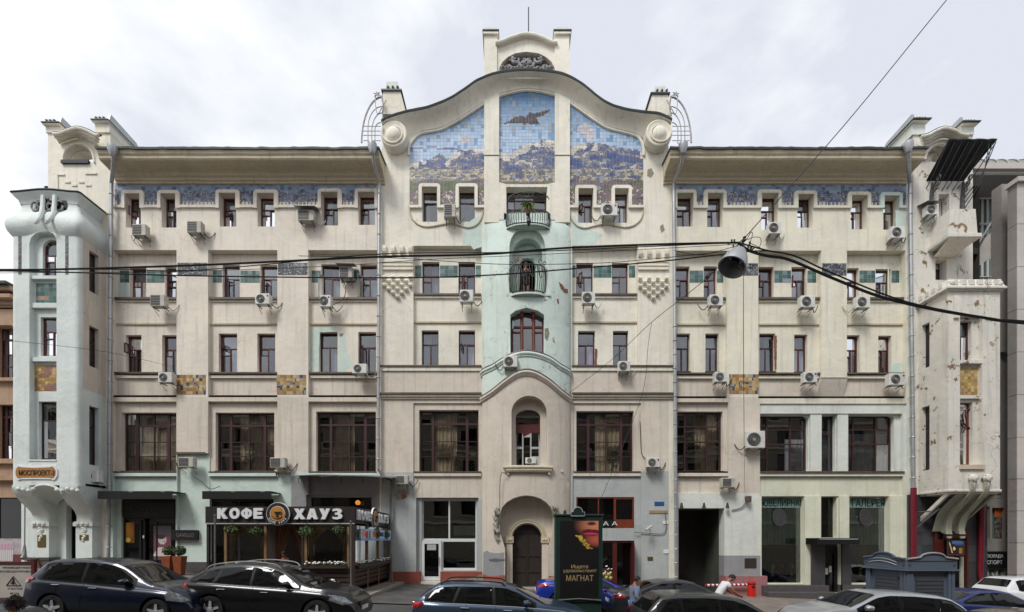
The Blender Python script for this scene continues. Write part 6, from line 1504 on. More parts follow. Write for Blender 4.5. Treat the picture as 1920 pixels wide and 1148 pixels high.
# driveway passage
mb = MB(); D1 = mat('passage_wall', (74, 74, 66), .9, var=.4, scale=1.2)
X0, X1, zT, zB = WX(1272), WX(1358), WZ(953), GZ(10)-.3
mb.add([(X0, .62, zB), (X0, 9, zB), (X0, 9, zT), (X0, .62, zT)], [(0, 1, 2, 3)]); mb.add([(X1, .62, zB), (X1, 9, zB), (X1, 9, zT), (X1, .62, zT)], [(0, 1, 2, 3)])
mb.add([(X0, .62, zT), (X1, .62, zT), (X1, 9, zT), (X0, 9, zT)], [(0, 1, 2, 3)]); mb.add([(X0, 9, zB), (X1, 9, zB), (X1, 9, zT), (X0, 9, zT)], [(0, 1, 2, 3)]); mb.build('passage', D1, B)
mb = MB(); mb.box(X0, X1, .6, 9, -.8, GZ(10)-.11); mb.build('passage_floor', ASPH, B)
T = thing('iron_gate', 'folded black iron gate inside the driveway passage', 'gate', (WX(1345, 3), 3, GZ(10)))
for k in range(9):
    mb = MB(); x = WX(1328+k*3.6, 2.5); mb.tube([(x, 2.5+.1*k, GZ(10)), (x, 2.5+.1*k, 2.6+.25*sin(k))], .025, 5); mb.build('bar', IRON, T)
for k in range(6):
    mb = MB(); z = .2+k*.42; mb.tube(bezpts([(WX(1326, 2.5), 2.4, z+.3), (WX(1338, 2.5), 2.5, z), (WX(1350, 2.5), 2.9, z+.35), (WX(1360, 2.5), 3.2, z+.1)], 4), .025, 5); mb.build('scroll', IRON, T)
BARM = vcol('barrier_paint', .5)
T = thing('barrier_pole', 'red and white striped barrier pole across the driveway', 'barrier', tuple(P(1323, 1097, -.3))); 
for k in range(20):
    mb = MB(); a = 1322+k*4; mb.tube([P(a, 1097.5-k*.05, -.35), P(a+4, 1097.5-k*.05-.05, -.35)], .06, 8); mb.build('stripe', WHITEP if k % 2 else mat('barrier_red', (150, 30, 36)) if k == 0 else (MATS['barrier_red'] if k % 2 == 0 else WHITEP), T)
T = thing('bollard_bin', 'bright red cylindrical street bin in front of the pink granite base', 'bin', tuple(P(1409, 1121, -.75)))
mb = MB(); c = P(1409, 1121, -.75); h_ = P(1409, 1090, -.75).z-c.z; mb.lathe([(.19, 0), (.19, h_-.07), (.17, h_), (.08, h_+.02)], tuple(c), 'z', 18); mb.build('body', mat('bright_red', (196, 30, 14), .4), T, smooth=True)
mb = MB(); mb.lathe([(.205, h_-.16), (.205, h_-.10)], tuple(c), 'z', 18); mb.build('band', mat('bright_red_dark', (120, 16, 12), .4), T); mb = MB(); mb.box(c.x-.08, c.x+.08, c.y-.2, c.y-.18, c.z+h_*.62, c.z+h_*.72); mb.build('slot', BLACKF, T)
# small wall things
def plaq(x0, y0, x1, y1, m, lab, cat='plaque', yy=-.03, name='plaque'):
    mb = MB(); mb.pbox(x0, y0, x1, y1, yy, .01); o = mb.build(name, m, None, bevel=.006); return meta(o, lab, cat)
plaq(1227, 941, 1245, 948, mat('blue_plate', (48, 84, 140), .4), 'small blue oval house number plate on the pale wall', 'number plate', name='number_plate')
plaq(1217, 957, 1252, 963, mat('tan_plate', (160, 140, 110)), 'pale street name plate with rusty edge under the blue plate', 'street sign', name='street_sign')
plaq(1214, 1044, 1224, 1051, PLQ, 'small bronze plaque on the pale wall beside the open brown door')
plaq(1396, 1047, 1418, 1065, mat('dark_plaque', (60, 54, 48), .5, .2), 'dark memorial plaque above the pink granite base')
plaq(1243, 977, 1253, 983, WHITEP, 'upper pale paper notice left of the driveway drainpipe', 'notice', name='notice'); plaq(1244, 1031, 1254, 1038, WHITEP, 'lower pale paper notice left of the driveway drainpipe', 'notice', name='notice')
def cctv(px_, py_, lab, s=1):
    T = thing('security_camera', lab, 'camera', tuple(P(px_, py_, 0))); c = P(px_, py_, -.35)
    mb = MB(); mb.tube([c, P(px_+s*5, py_+4, 0)], .02, 5); mb.build('arm', GALVD, T)
    mb = MB(); mb.tube([c+Vector((s*.2, -.1, .1)), c+Vector((-s*.12, -.15, -.12))], .07, 6); mb.build('body', GREYS, T)
cctv(1214, 990, 'white security camera on the pale wall by the brown shop'); cctv(940, 876, 'small camera on a thin arm left of the arched window sill', 1); cctv(1050, 882, 'small camera on a thin arm right of the arched window sill', -1)
T = thing('floodlight', 'small rusty lamp box above the right end of the driveway opening', 'lamp', tuple(P(1400, 937, 0)))
mb = MB(); mb.pbox(1396, 931, 1404, 942, -.3, -.05); mb.build('box', SILL, T, bevel=.02); mb = MB(); mb.tube(bezpts([tuple(P(1398, 942, -.1)), tuple(P(1390, 952, -.06)), tuple(P(1372, 957, -.05))], 4), .025, 5); mb.build('cable', GALVD, T)
for k, x in enumerate((1278, 1320, 1364)):
    T = thing('spotlight', ['left', 'middle', 'right'][k]+' one of three small dark spotlights over the driveway opening', 'lamp', tuple(P(x, 950, 0)), group='driveway spotlights')
    mb = MB(); mb.tube([P(x, 950, 0), P(x, 950, -.2)], .02, 5); mb.build('arm', BLACKF, T); mb = MB(); mb.lathe([(.04, .2), (.07, .05), (.1, -.08), (.05, -.08)], tuple(P(x, 950, -.22)), 'z', 8); mb.build('head', BLACKF, T)
# steps and plinth walls
mb = MB(); mb.pbox(1425, 1108, 1548, 1140, -.8, -.36); mb.build('front_step', PLINTH, B, bevel=.01)
# ---------------------------------------------------------------- cafe terrace
CURTC = mat('tan_cafe_curtain', (206, 172, 134), .9, var=.25)
GLASSI = glass('cafe_side_glass', (.8, .82, .8), .0, .004)
CB = mat('cafe_brown', (52, 38, 32), .5, var=.25, scale=4); CBW = mat('cafe_wood', (128, 100, 70), .5, var=.3, scale=6); CDK = mat('cafe_sign_brown', (38, 30, 28), .5, var=.08)
SLT = mat('cafe_slat', (58, 42, 36), .5, var=.3, scale=6)
CF = thing('cafe_pavilion', 'dark brown cafe pavilion with curtained windows built out over the pavement', 'cafe', (-9.4, -5.3, GZ(-9.4)))
yf = -5.3; x0, x1 = WX(385, yf), WX(664, yf); zs1, zs0 = WZ(950, yf), WZ(981, yf)
def cx(p): return WX(p, yf)
def cz(p): return WZ(p, yf)
gz = GZ(-9)
mb = MB(); mb.box(x0, x1, yf, yf+.12, zs0, zs1); mb.box(x1-.12, x1, yf+.121, -.1, zs0, zs1); mb.build('fascia', CDK, CF)
mb = MB(); mb.box(x0+.05, x1-.05, yf+.13, -.05, zs0+.5, zs0+.56); mb.build('roof', CB, CF)
mb = MB(); mb.add([(x1-.05, yf+.2, zs1-.02), (x1-.05, -.6, zs1-.02), (x1-.8, -1.2, zs1+.10), (x1-1.5, yf+.2, zs1-.02)], [(0, 1, 2, 3)]); mb.build('awning_edge', mat('tan_canvas', (200, 178, 150)), CF)
mb = MB(); mb.box(x0, x1+.01, yf-.02, yf+.0-.001, zs0-.04, zs0-.0); mb.build('light_strip', GREYS, CF)
mb = MB(); mb.box(x0, x1, yf+.2, -.2, gz-.6, gz+.12); mb.build('deck', CB, CF)
for px_ in (388, 421, 496, 566, 572, 652, 662):
    mb = MB(); mb.box(cx(px_)-.05, cx(px_)+.05, yf+.05, yf+.15, gz, zs0); mb.build('post', CBW if px_ in (421, 496, 572, 652) else CB, CF)
for (a, b) in ((424, 494), (575, 650)):
    for zz in (cz(984), cz(1056)):
        mb = MB(); mb.box(cx(a)-.05, cx(b)+.05, yf+.06, yf+.13, zz-.04, zz+.04); mb.build('rail', CBW, CF)
    mb = MB(); mb.add([(cx(a), yf+.1, cz(1055)), (cx(b), yf+.1, cz(1055)), (cx(b), yf+.1, cz(985)), (cx(a), yf+.1, cz(985))], [(0, 1, 2, 3)]); mb.build('pane', GLASSI, CF)
    for s in (0, 1):                                              # tied-back curtains
        mb = MB(); v = []; n = 14; m = 10; ex = cx(a) if s == 0 else cx(b); dr = 1 if s == 0 else -1; W_ = (cx(b)-cx(a))
        for j in range(m+1):
            t = j/m; wd = W_*(.47*(1-t*1.5)**2+.12 if t < .62 else .115+.12*(t-.62))
            z = cz(985)+(cz(1055)-cz(985))*t
            for i in range(n+1): v.append((ex+dr*wd*i/n, yf+.2+.035*sin(i*1.7), z))
        mb.add(v, [(j*(n+1)+i, j*(n+1)+i+1, (j+1)*(n+1)+i+1, (j+1)*(n+1)+i) for j in range(m) for i in range(n)]); mb.build('curtain', CURTC, CF, smooth=True)
for s, a in ((0, 500), (1, 563)):
    mb = MB(); v = []; n = 10; m = 8; dr = 1 if s == 0 else -1
    for j in range(m+1):
        t = j/m; wd = .68*(1-t)**1.5+.22; z = cz(984)+(cz(1060)-cz(984))*t
        for i in range(n+1): v.append((cx(a)+dr*wd*i/n, yf+.7+.04*sin(i*1.7), z))
    mb.add(v, [(j*(n+1)+i, j*(n+1)+i+1, (j+1)*(n+1)+i+1, (j+1)*(n+1)+i) for j in range(m) for i in range(n)]); mb.build('curtain', mat('door_curtain%d' % s, (120, 84, 60), .9, var=.2), CF, smooth=True)
mb = MB(); mb.box(cx(522), cx(540), yf+2.5, yf+2.55, cz(1045), cz(990)); mb.build('pale_panel', MINT, CF)
mb = MB(); mb.box(x0+.2, x1-.3, -1.4, -1.3, gz, zs0+.4); mb.build('back_wall', CB, CF)
# slatted lower panels: front right, front left and the side
for (a, b) in ((389, 495), (570, 662)):
    for k in range(6):
        z = cz(1066)-.03-k*.19; mb = MB(); mb.box(cx(a), cx(b), yf+.0, yf+.05, z-.13, z); mb.build('slat', SLT, CF)
    mb = MB(); mb.box(cx(a), cx(b), yf+.051, yf+.1, cz(1112), cz(1062)); mb.build('backing', CB, CF)
for k in range(6):
    z = cz(1066)-.03-k*.19
    for q in range(3):
        mb = MB(); ya_ = yf+.15+q*1.68; mb.box(x1-.05, x1, ya_, ya_+1.55, z-.13, z); mb.build('slat', SLT, CF)
for q in range(4):
    mb = MB(); ya_ = yf+.06+q*1.68; mb.box(x1-.1, x1+.02, ya_-.05, ya_+.05, gz-.1, zs0); mb.build('post', CBW if q else CB, CF)
mb = MB(); mb.box(x1-.12, x1-.08, yf+.1, -.2, cz(1112), cz(1062)); mb.build('backing', CB, CF)
for q in range(3):
    ya_ = yf+.12+q*1.68; mb = MB(); mb.add([(x1-.04, ya_, cz(1058)), (x1-.04, ya_+1.55, cz(1058)), (x1-.04, ya_+1.55, cz(985)), (x1-.04, ya_, cz(985))], [(0, 1, 2, 3)]); mb.build('pane', GLASSI, CF)
    for s in (0, 1):
        mb = MB(); v = []
        for j in range(9):
            t = j/8; wd = .62*(1-t*1.5)**2+.16 if t < .62 else .16
            z = cz(985)+(cz(1056)-cz(985))*t
            for i in range(7): v.append((x1-.2+.03*sin(i*1.7), (ya_ if s == 0 else ya_+1.55)+(1 if s == 0 else -1)*wd*i/6, z))
        mb.add(v, [(j*7+i, j*7+i+1, (j+1)*7+i+1, (j+1)*7+i) for j in range(8) for i in range(6)]); mb.build('curtain', CURTB, CF, smooth=True)
mb = MB(); mb.box(x1-.13, x1+.03, yf+.1, -.2, cz(1061), cz(1056.5)); mb.build('rail', CBW, CF)
def flowerbox(xa_, xb_, ya_, yb__, z, lab, nf=26):
    T = thing('flower_box', lab, 'flowers', ((xa_+xb_)/2, (ya_+yb__)/2, z), group='flower boxes on the cafe')
    mb = MB(); mb.box(xa_, xb_, ya_, yb__, z-.12, z); mb.build('box', SLT, T)
    mb = MB()
    for k in range(nf*4): foliage(mb, (R.uniform(xa_, xb_), R.uniform(ya_, yb__), z+.05), (.05, .05, .06), 3, .035)
    mb.build('leaves', LEAF, T)
    mb = MB()
    for k in range(nf):
        c = (R.uniform(xa_, xb_), R.uniform(ya_-.03, yb__), z+.10+R.uniform(-.05, .05))
        if R.random() < .75: mb.lathe([(.0, -.03), (.05, .0), (.03, .03)], c, 'z', 6)
    mb.build('white_flowers', WHITEP, T, kind='stuff')
flowerbox(cx(424), cx(494), yf-.2, yf-.02, cz(1061), 'flower box with white blossoms under the left cafe window', 16)
flowerbox(cx(574), cx(652), yf-.2, yf-.02, cz(1060), 'flower box with white blossoms under the right cafe window', 34)
flowerbox(x1+.04, x1+.2, yf+.2, -.4, cz(1061), 'long flower box along the side rail of the cafe', 40)
flowerbox(cx(590), cx(640), yf-.4, yf-.2, cz(1092), 'low flower box on the ground before the slatted cafe front', 16)
for k, (px_, py_, lab) in enumerate(((433, 994, 'first hanging basket from the left on the cafe front'), (480, 996, 'hanging basket just left of the cafe door'), (573, 997, 'largest hanging basket, just right of the cafe door'), (634, 994, 'hanging basket by the right corner of the cafe front'))):
    c = P(px_, py_, yf-.15); T = thing('hanging_basket', lab, 'hanging basket', tuple(c), group='hanging baskets on the cafe')
    mb = MB(); foliage(mb, c, (.26, .18, .17) if k != 2 else (.34, .2, .24), 420, .045); mb.build('foliage', LEAF, T)
    mb = MB(); foliage(mb, c+Vector((0, -.05, 0)), (.24, .16, .15), 30, .04); mb.build('blossoms', mat('pale_yellow_blossom%d' % k, (150, 150, 90)), T)
    mb = MB(); mb.tube([c, c+Vector((0, .1, .4))], .01, 4); mb.build('hook', IRON, T)
for k, ya_ in enumerate((-2.9, -1.4)):
    c = Vector((x1+.18, ya_, cz(1000))); T = thing('hanging_basket', ['near', 'far'][k]+' hanging basket on the side wall of the cafe under the banner', 'hanging basket', tuple(c), group='hanging baskets on the cafe')
    mb = MB(); foliage(mb, c, (.2, .4, .26), 420, .05); mb.build('foliage', LEAF, T)
# signs
T = thing('cafe_sign', 'long brown cafe sign with white capital letters on the front of the pavilion', 'sign', (cx(528), yf, zs0))
def ell(cx_, cy_, rx, ry, n=18): return [(cx_+rx*cos(2*pi*k/n), cy_+ry*sin(2*pi*k/n)) for k in range(n)]
GL = {'К': ([(0, 0), (0, 1), (.32, 1), (.32, .62), (.56, 1), (.95, 1), (.60, .52), (1, 0), (.60, 0), (.32, .40), (.32, 0)], []),
      'О': (ell(.5, .5, .5, .52), [ell(.5, .5, .21, .27)]),
      'Ф': ([(.36, 0), (.64, 0), (.64, .10)]+[(.64+.38*sin(a), .5-.38*cos(a)) for a in [pi*q/10 for q in range(1, 10)]]+[(.64, .90), (.64, 1), (.36, 1), (.36, .90)]+[(.36-.38*sin(a), .5+.38*cos(a)) for a in [pi*q/10 for q in range(1, 10)]]+[(.36, .10)], [[(.36, .32), (.36, .68), (.26, .62), (.22, .5), (.26, .38)], [(.64, .32), (.64, .68), (.74, .62), (.78, .5), (.74, .38)]]),
      'Е': ([(0, 0), (0, 1), (.9, 1), (.9, .76), (.34, .76), (.34, .63), (.82, .63), (.82, .39), (.34, .39), (.34, .24), (.9, .24), (.9, 0)], []),
      'Х': ([(0, 0), (.32, .5), (.02, 1), (.40, 1), (.52, .74), (.64, 1), (1, 1), (.70, .5), (1.04, 0), (.64, 0), (.5, .26), (.38, 0)], []),
      'А': ([(0, 0), (.32, 1), (.70, 1), (1.02, 0), (.66, 0), (.61, .18), (.40, .18), (.34, 0)], [[(.45, .40), (.56, .40), (.505, .68)]]),
      'У': ([(.12, 0), (.30, .33), (-.02, 1), (.36, 1), (.50, .62), (.62, 1), (.98, 1), (.52, 0)], []),
      'З': ([(0, .24), (.08, .03), (.45, -.02), (.86, .08), (.94, .30), (.84, .48), (.72, .54), (.86, .64), (.88, .80), (.74, .97), (.42, 1.02), (.06, .95), (.02, .74), (.36, .80), (.52, .74), (.48, .63), (.26, .62), (.26, .42), (.50, .42), (.58, .32), (.50, .20), (.34, .19)], [])}
def block(word, x0, x1, z0, z1, fn, parent):
    n = len(word); sp = (x1-x0)/(n-.14)
    for i, ch in enumerate(word):
        o, hs = GL[ch]; w_ = sp*.84; mb = MB(); q = lambda p: (x0+i*sp+p[0]*w_, z0+p[1]*(z1-z0))
        plate(mb, [q(p) for p in o], [[q(p) for p in h] for h in hs], lambda u, v: Vector((u, 0, v)), depth=.08); mb.v = [fn(*p) for p in mb.v]; mb.build('letter', WHITEP, parent)
block('КОФЕ', cx(410), cx(497), cz(973), cz(953), lambda x, y, z: (x, yf-.10+y, z), T)
block('ХАУЗ', cx(553), cx(645), cz(974), cz(954), lambda x, y, z: (x, yf-.10+y, z), T)
def logo(parent, c, rx, rz_, axis='y', ang=0):
    def put(mb): 
        for i in range(len(mb.v)):
            x, y, z = mb.v[i]
            mb.v[i] = (c[0]+x, c[1]+y, c[2]+z) if axis == 'y' else (c[0]-y, c[1]+x, c[2]+z)
    for r0, dd, m in ((1, 0, WHITEP), (.95, -.02, CDK), (.66, -.035, WHITEP), (.63, -.045, MATS['logo_gold'])):
        mb = MB(); mb.lathe([(r0, .04+dd), (r0, dd-.03), (0, dd-.03)], (0, 0, 0), 'y', 40, sx=rx, sy=rz_); put(mb); mb.build('disc', m, parent)
    mb = MB(); k = rx
    mb.lathe([(.14*k, -.30*k), (.12*k, -.22*k), (.10*k, -.12*k), (.2*k, 0), (.26*k, .12*k), (.27*k, .18*k), (.0, .18*k)], (0, -.09, 0), 'z', 14, sy=.12); put(mb); mb.build('cup', CDK, parent)
    mb = MB(); mb.tube([(.25*k+.14*k*(1-cos(a))/1, -.09, .05*k+.1*k*cos(a)*1.0) if False else (.24*k+.15*k*sin(a), -.09, .06*k+.10*k*cos(a)) for a in [q*pi/8 for q in range(9)]], .02*k+.01, 5); put(mb); mb.build('cup_handle', CDK, parent)
    mb = MB(); mb.tube([(-.42*k, -.09, -.2*k), (-.34*k, -.09, -.34*k), (0, -.09, -.46*k), (.34*k, -.09, -.34*k), (.42*k, -.09, -.2*k)], .03*k, 5); put(mb); mb.build('saucer', CDK, parent)
    s = 'КОФЕ ХАУЗ'
    for i, ch in enumerate(s):
        if ch == ' ': continue
        a = radians(-90-56+112*i/(len(s)-1)); r = .80*k; px_, pz_ = r*cos(a), r*sin(a)
        ob = text('logo_letter', ch, .15*k, .19*k, (0, 0, 0), WHITEP, None, ext=.02, off=.0)
        rot = Matrix.Rotation(-(a+pi/2), 4, 'Y')
        for v in ob.data.vertices:
            q = rot @ v.co; q = Vector((q.x+px_, q.y-.075, q.z+pz_*(rz_/rx if axis == 'y' else 1)))
            v.co = Vector((c[0]+q.x, c[1]+q.y, c[2]+q.z)) if axis == 'y' else Vector((c[0]-q.y, c[1]+q.x, c[2]+q.z))
        ob.parent = parent; ob.matrix_parent_inverse = wmat(parent).inverted()
mat('logo_gold', (184, 128, 52), .5, var=.25, scale=4)
T = thing('round_cafe_logo', 'round coffee cup logo disc with white rim between the two words of the front sign', 'sign', (cx(524.5), yf-.1, cz(964.5)))
logo(T, (cx(524.5), yf-.12, cz(964)), (cx(546)-cx(503))/2, (cz(943)-cz(986))/2)
T = thing('cafe_sign', 'shorter brown cafe sign with white capitals on the side wall of the pavilion', 'sign', (x1, -3, zs0))
zc = (zs0+zs1)/2+.02
block('КОФЕ', yf+.25, yf+2.0, zc-.21, zc+.21, lambda x, y, z: (x1+.09-y, x, z), T)
block('ХАУЗ', -2.3, -.35, zc-.21, zc+.21, lambda x, y, z: (x1+.09-y, x, z), T)
T = thing('round_cafe_logo', 'narrower looking round coffee cup logo on the side sign', 'sign', (x1+.1, -3, zs0))
logo(T, (x1+.1, -2.85, (zs0+zs1)/2), .46, .46, axis='x')
T = thing('banner', 'light blue summer banner with orange and blue lettering on the side of the cafe', 'banner', (x1+.2, -3, cz(1014)))
def ban(u, v):
    c = lerp((206, 220, 238), (150, 180, 216), abs(v-.5)*1.6+.3*nn(u*6, v*6))
    if ((u-.17)/.05)**2+((v-.5)/.34)**2 < 1: c = (190, 30, 60)
    if ((u-.07)/.05)**2+((v-.6)/.3)**2 < 1: c = (216, 150, 150)
    if abs(u-.26) < .03 and abs(v-.45) < .35: c = (70, 140, 70)
    if v < .2: c = (120, 160, 210)
    return c
z0b, z1b = cz(1014), cz(991); picture('cloth', yf+.15, -.5, x1+.22, z0b, z1b, 70, 22, ban, T, axis='x')
text('lettering', 'ЛЕТО', 1.0, .26, (x1+.235, -3.05, (z0b+z1b)/2+.04), mat('orange_ink', (232, 120, 40)), T, rot=(pi/2, 0, pi/2), ext=.01, off=.03)
text('lettering', 'АЙС ДРАЙВ', 1.75, .26, (x1+.235, -1.55, (z0b+z1b)/2+.04), mat('blue_ink', (40, 70, 140)), T, rot=(pi/2, 0, pi/2), ext=.01, off=.03)
T = thing('sheet_canopy', 'thin sagging metal sheet canopy on brackets above the cafe', 'canopy', tuple(P(640, 890, -.5)))
for (a, b, dy) in ((541, 640, 0), (600, 736, 3)):
    mb = MB(); v = []
    for k in range(13):
        t = k/12; x = WX(a+(b-a)*t, -1.1); z = WZ(893, -1.1)+.12*(1-t)*t*2-.08*(a > 590)*t; v += [(x, -1.15, z-.03), (x, .0, z+.16), (x, .0, z+.19), (x, -1.15, z)]
    mb.add(v, [(4*k+i, 4*k+(i+1) % 4, 4*k+4+(i+1) % 4, 4*k+4+i) for k in range(12) for i in range(4)]+[(0, 1, 2, 3), (48, 49, 50, 51)]); mb.build('sheet', GALVD, T)
for x in (560, 600, 640, 680, 718):
    mb = MB(); mb.tube([P(x, 895, -1.0), P(x, 905, -.0)], .015, 4); mb.build('brace', IRON, T)
T = thing('ceiling_lamp', 'lit amber lamp glowing in the dark shop window above the cafe sign', 'lamp', tuple(P(671, 943, -.2)))
mb = MB(); mb.lathe([(.02, .14), (.10, .1), (.14, 0), (.09, -.1), (.0, -.12)], tuple(P(671, 943, .1)), 'z', 14); mb.build('shade', emis('amber_glow', (200, 130, 50), .6), T)
for k, (px_, py0, py1, yy) in enumerate(((403, 968, 1075, -5.9), (658, 980, 1108, -6.2))):
    T = thing('metal_post', ['thin grey metal post before the left end of the cafe', 'thin grey metal post at the right front corner of the cafe'][k], 'post', tuple(P(px_, py1, yy)), group='posts by the cafe')
    mb = MB(); mb.tube([P(px_, py1+6, yy), P(px_, py0, yy)], .035, 8); mb.build('post', GALVD, T)
    mb = MB(); mb.lathe([(.05, 0), (.05, .06), (.0, .08)], tuple(P(px_, py0, yy)), 'z', 8); mb.build('cap', GALVD, T)
T = meta(MB().tube([P(735, 1090, -.7), P(733, 1038, -.15)], .05, 6).build('plank', CBW), 'light wooden plank leaning on the wall right of the cafe', 'plank')
# ---------------------------------------------------------------- billboard
yq = -10.4; T = thing('advertising_stand', 'tall dark green advertising stand with lips and gold perfume poster', 'billboard', (WX(1085, yq), yq, GZ(3)-.14)); GRNF = mat('dark_green_frame', (26, 50, 44), .4, var=.15)
bx0, bx1 = WX(1041, yq), WX(1130, yq); z1 = WZ(968, yq); z0 = WZ(1126, yq); g = GZ(2)-.14
mb = MB(); mb.box(bx0, bx1, yq, yq+.35, z0-.05, z1); mb.build('case', GRNF, T, bevel=.015)
mb = MB(); mb.box(bx0+.04, bx1-.02, yq+.05, yq+.3, g, z0-.051); mb.build('foot', GRNF, T, bevel=.01)
mb = MB(); mb.box(bx0-.03, bx1+.03, yq-.03, yq+.38, z1+.001, z1+.06); mb.build('top_rail', GRNF, T, bevel=.01)
mb = MB(); mb.tube([(bx0+.05, yq-.02, z0-.0), ((bx0+bx1)/2, yq-.02, z0+.05), (bx1-.05, yq-.02, z0-.0)], .02, 5); mb.build('trim', GALVD, T)
mb = MB(); xc = WX(1083, yq); pts = [(xc-.2, z1+.0), (xc-.2, z1+.12)]+[(xc+.14*cos(a), z1+.12+.14*sin(a)) for a in [pi*(1-q/8) for q in range(9)]]+[(xc+.2, z1+.12), (xc+.2, z1+.0)]
plate(mb, pts, (), lambda u, v: Vector((u, yq-.05, v)), depth=.06); mb.build('crest', GRNF, T)
mb = MB(); mb.tube([(u, yq-.055, v) for u, v in pts], .012, 5, close=True); mb.build('crest_rim', GREYS, T)
text('lettering', 'РЕКЛАМА', .26, .05, (xc, yq-.058, z1+.07), WHITEP, T, ext=.004) if False else None
mb = MB(); mb.lathe([(.05, 0), (.04, .1), (.0, .16)], (WX(1060, yq), yq+.1, z1+.06), 'z', 8); mb.build('finial', GRNF, T)
def lips(u, v):
    x, y = u*1.0, v; c = (12, 10, 12)
    # warm face glow, upper right
    d = ((x-.98)/.64)**2+((y-.95)/.20)**2
    if d < 1: c = lerp((214, 134, 100), (30, 14, 14), min(1, d**1.3))
    d2 = ((x-1.0)/.46)**2+((y-.76)/.12)**2
    if d2 < 1: c = tuple(max(p, q) for p, q in zip(c, lerp((190, 92, 74), (24, 10, 12), min(1, d2**1.3))))
    e = ((x-.82)/.14)**2+((y-.965)/.03)**2
    if e < 1: c = lerp((60, 24, 24), c, e)
    m0 = .850+.006*sin((x-.6)*9)                                   # mouth line
    up = m0+max(0, .040-.16*abs(x-.80)**1.6-.010*exp(-((x-.83)/.04)**2)); lo = m0-max(0, .052-.5*(x-.84)**2*1.6)
    if x > .56 and m0 <= y < up: c = (112, 22, 42)
    if x > .58 and lo < y < m0: c = lerp((214, 96, 120), (136, 16, 38), min(1, abs(y-(m0-.02))/.022+abs(x-.84)*1.2))
    if x > .58 and abs(y-m0) < .004: c = (44, 8, 16)
    t = (y-.815)/-.18                                              # golden ornament
    if 0 < t < 1 and abs(x-(.47+.30*t)) < .075+.02*sin(t*20): c = lerp((226, 200, 90), (120, 86, 24), .5+nn(x*30, y*50))
    return c
pz0, pz1 = WZ(1120, yq), WZ(977, yq); px0, px1 = WX(1050, yq), WX(1122, yq)
picture('poster', px0, px1, yq-.012, pz0, pz1, 90, 150, lips, T)
gold = mat('gold_ink', (176, 150, 112), .5)
text('lettering', 'Ищете', .50, .13, (WX(1087, yq), yq-.016, WZ(1063, yq)), gold, T, ext=.004); text('lettering', 'удовольствия?', .98, .12, (WX(1087, yq), yq-.016, WZ(1071, yq)), gold, T, ext=.004); text('lettering', 'МАГНАТ', .80, .17, (WX(1087, yq), yq-.016, WZ(1084, yq)), gold, T, ext=.004)
# ---------------------------------------------------------------- kiosk
KG = mat('kiosk_grey', (88, 98, 112), .5, var=.12, scale=3, dirt=.15); KD = mat('kiosk_shutter', (74, 76, 82), .45, .1, var=.12)
yk = -9.1; kx0, kx1 = WX(1700, yk), WX(1793, yk); yk2 = yk+1.75; g = GZ(13)-.14; zt = WZ(1052, yk)
T = thing('kiosk', 'grey-blue closed street kiosk with curved pediments and roller shutters', 'kiosk', ((kx0+kx1)/2, yk+.9, g))
mb = MB(); mb.box(kx0+.08, kx1-.08, yk+.08, yk2-.08, g, zt-.3); mb.build('body', KG, T)
mb = MB(); mb.box(kx0-.02, kx1+.02, yk-.02, yk2+.02, zt-.28, zt-.0); mb.box(kx0-.08, kx1+.08, yk-.08, yk2+.08, zt-.33, zt-.281); mb.build('entablature', KG, T, bevel=.01)
for (s) in (0, 1):
    L_ = kx1-kx0 if s == 0 else yk2-yk
    pr = [(-.0, 0), (.0, .05), (L_*.12, .07), (L_*.25, .10)]+[(L_*.5+L_*.25*cos(a), .10+.14*sin(a)) for a in [pi*(1-q/10) for q in range(1, 10)]]+[(L_*.75, .10), (L_*.88, .07), (L_, .05), (L_, 0)]
    mb = MB(); fn_ = (lambda u, v: Vector((kx0+u, yk-.04, zt+v))) if s == 0 else (lambda u, v: Vector((u, 0, v)))
    plate(mb, pr, (), fn_, depth=.08)
    if s: mb.v = [(kx0-.04+y, yk2-x, zt+z) for x, y, z in mb.v]
    mb.build('pediment', KG, T)
    mb = MB(); top_ = pr[1:-1]; q = [(kx0+u, yk-.06, zt+v+.02) for u, v in top_] if s == 0 else [(kx0-.06, yk2-u, zt+v+.02) for u, v in top_]; mb.tube(q, .03, 6); mb.build('pediment_moulding', GREYB if s == 0 else KG, T)
    mb = MB(); zz = g+.1; 
    a0, a1 = L_*.22, L_*.78; zh = zt-.55
    if s == 0: mb.box(kx0+a0, kx0+a1, yk+.06, yk+.079, zz, zh)
    else: mb.box(kx0+.06, kx0+.079, yk2-a1, yk2-a0, zz, zh)
    mb.build('shutter', KD, T)
    for k in range(14):
        z = zz+(zh-zz)*(k+.1)/14; mb = MB(); h = (zh-zz)/14*.8
        if s == 0: mb.box(kx0+a0+.01, kx0+a1-.01, yk+.04, yk+.059, z, z+h)
        else: mb.box(kx0+.04, kx0+.059, yk2-a1+.01, yk2-a0-.01, z, z+h)
        mb.build('shutter_slat', KD, T)
    for a in (.03, .13, L_-.25, L_-.13):
        mb = MB()
        if s == 0: mb.box(kx0+a, kx0+a+.09, yk, yk+.079, g, zt-.34)
        else: mb.box(kx0, kx0+.079, yk2-a-.09, yk2-a, g, zt-.34)
        mb.build('pilaster', KG, T)
    for a in (L_*.05, L_*.95):
        mb = MB()
        if s == 0: mb.lathe([(.045, .0), (.045, -.012), (0, -.012)], (kx0+a, yk-.02, zt-.13), 'y', 10)
        else: mb.lathe([(.045, .0), (.045, -.012), (0, -.012)], (kx0-.02, yk2-a, zt-.13), 'x', 10)
        mb.build('boss', KD, T)
mb = MB(); mb.box(kx0+.05, kx1-.05, yk+.05, yk2-.05, zt, zt+.04); mb.build('roof', KG, T)
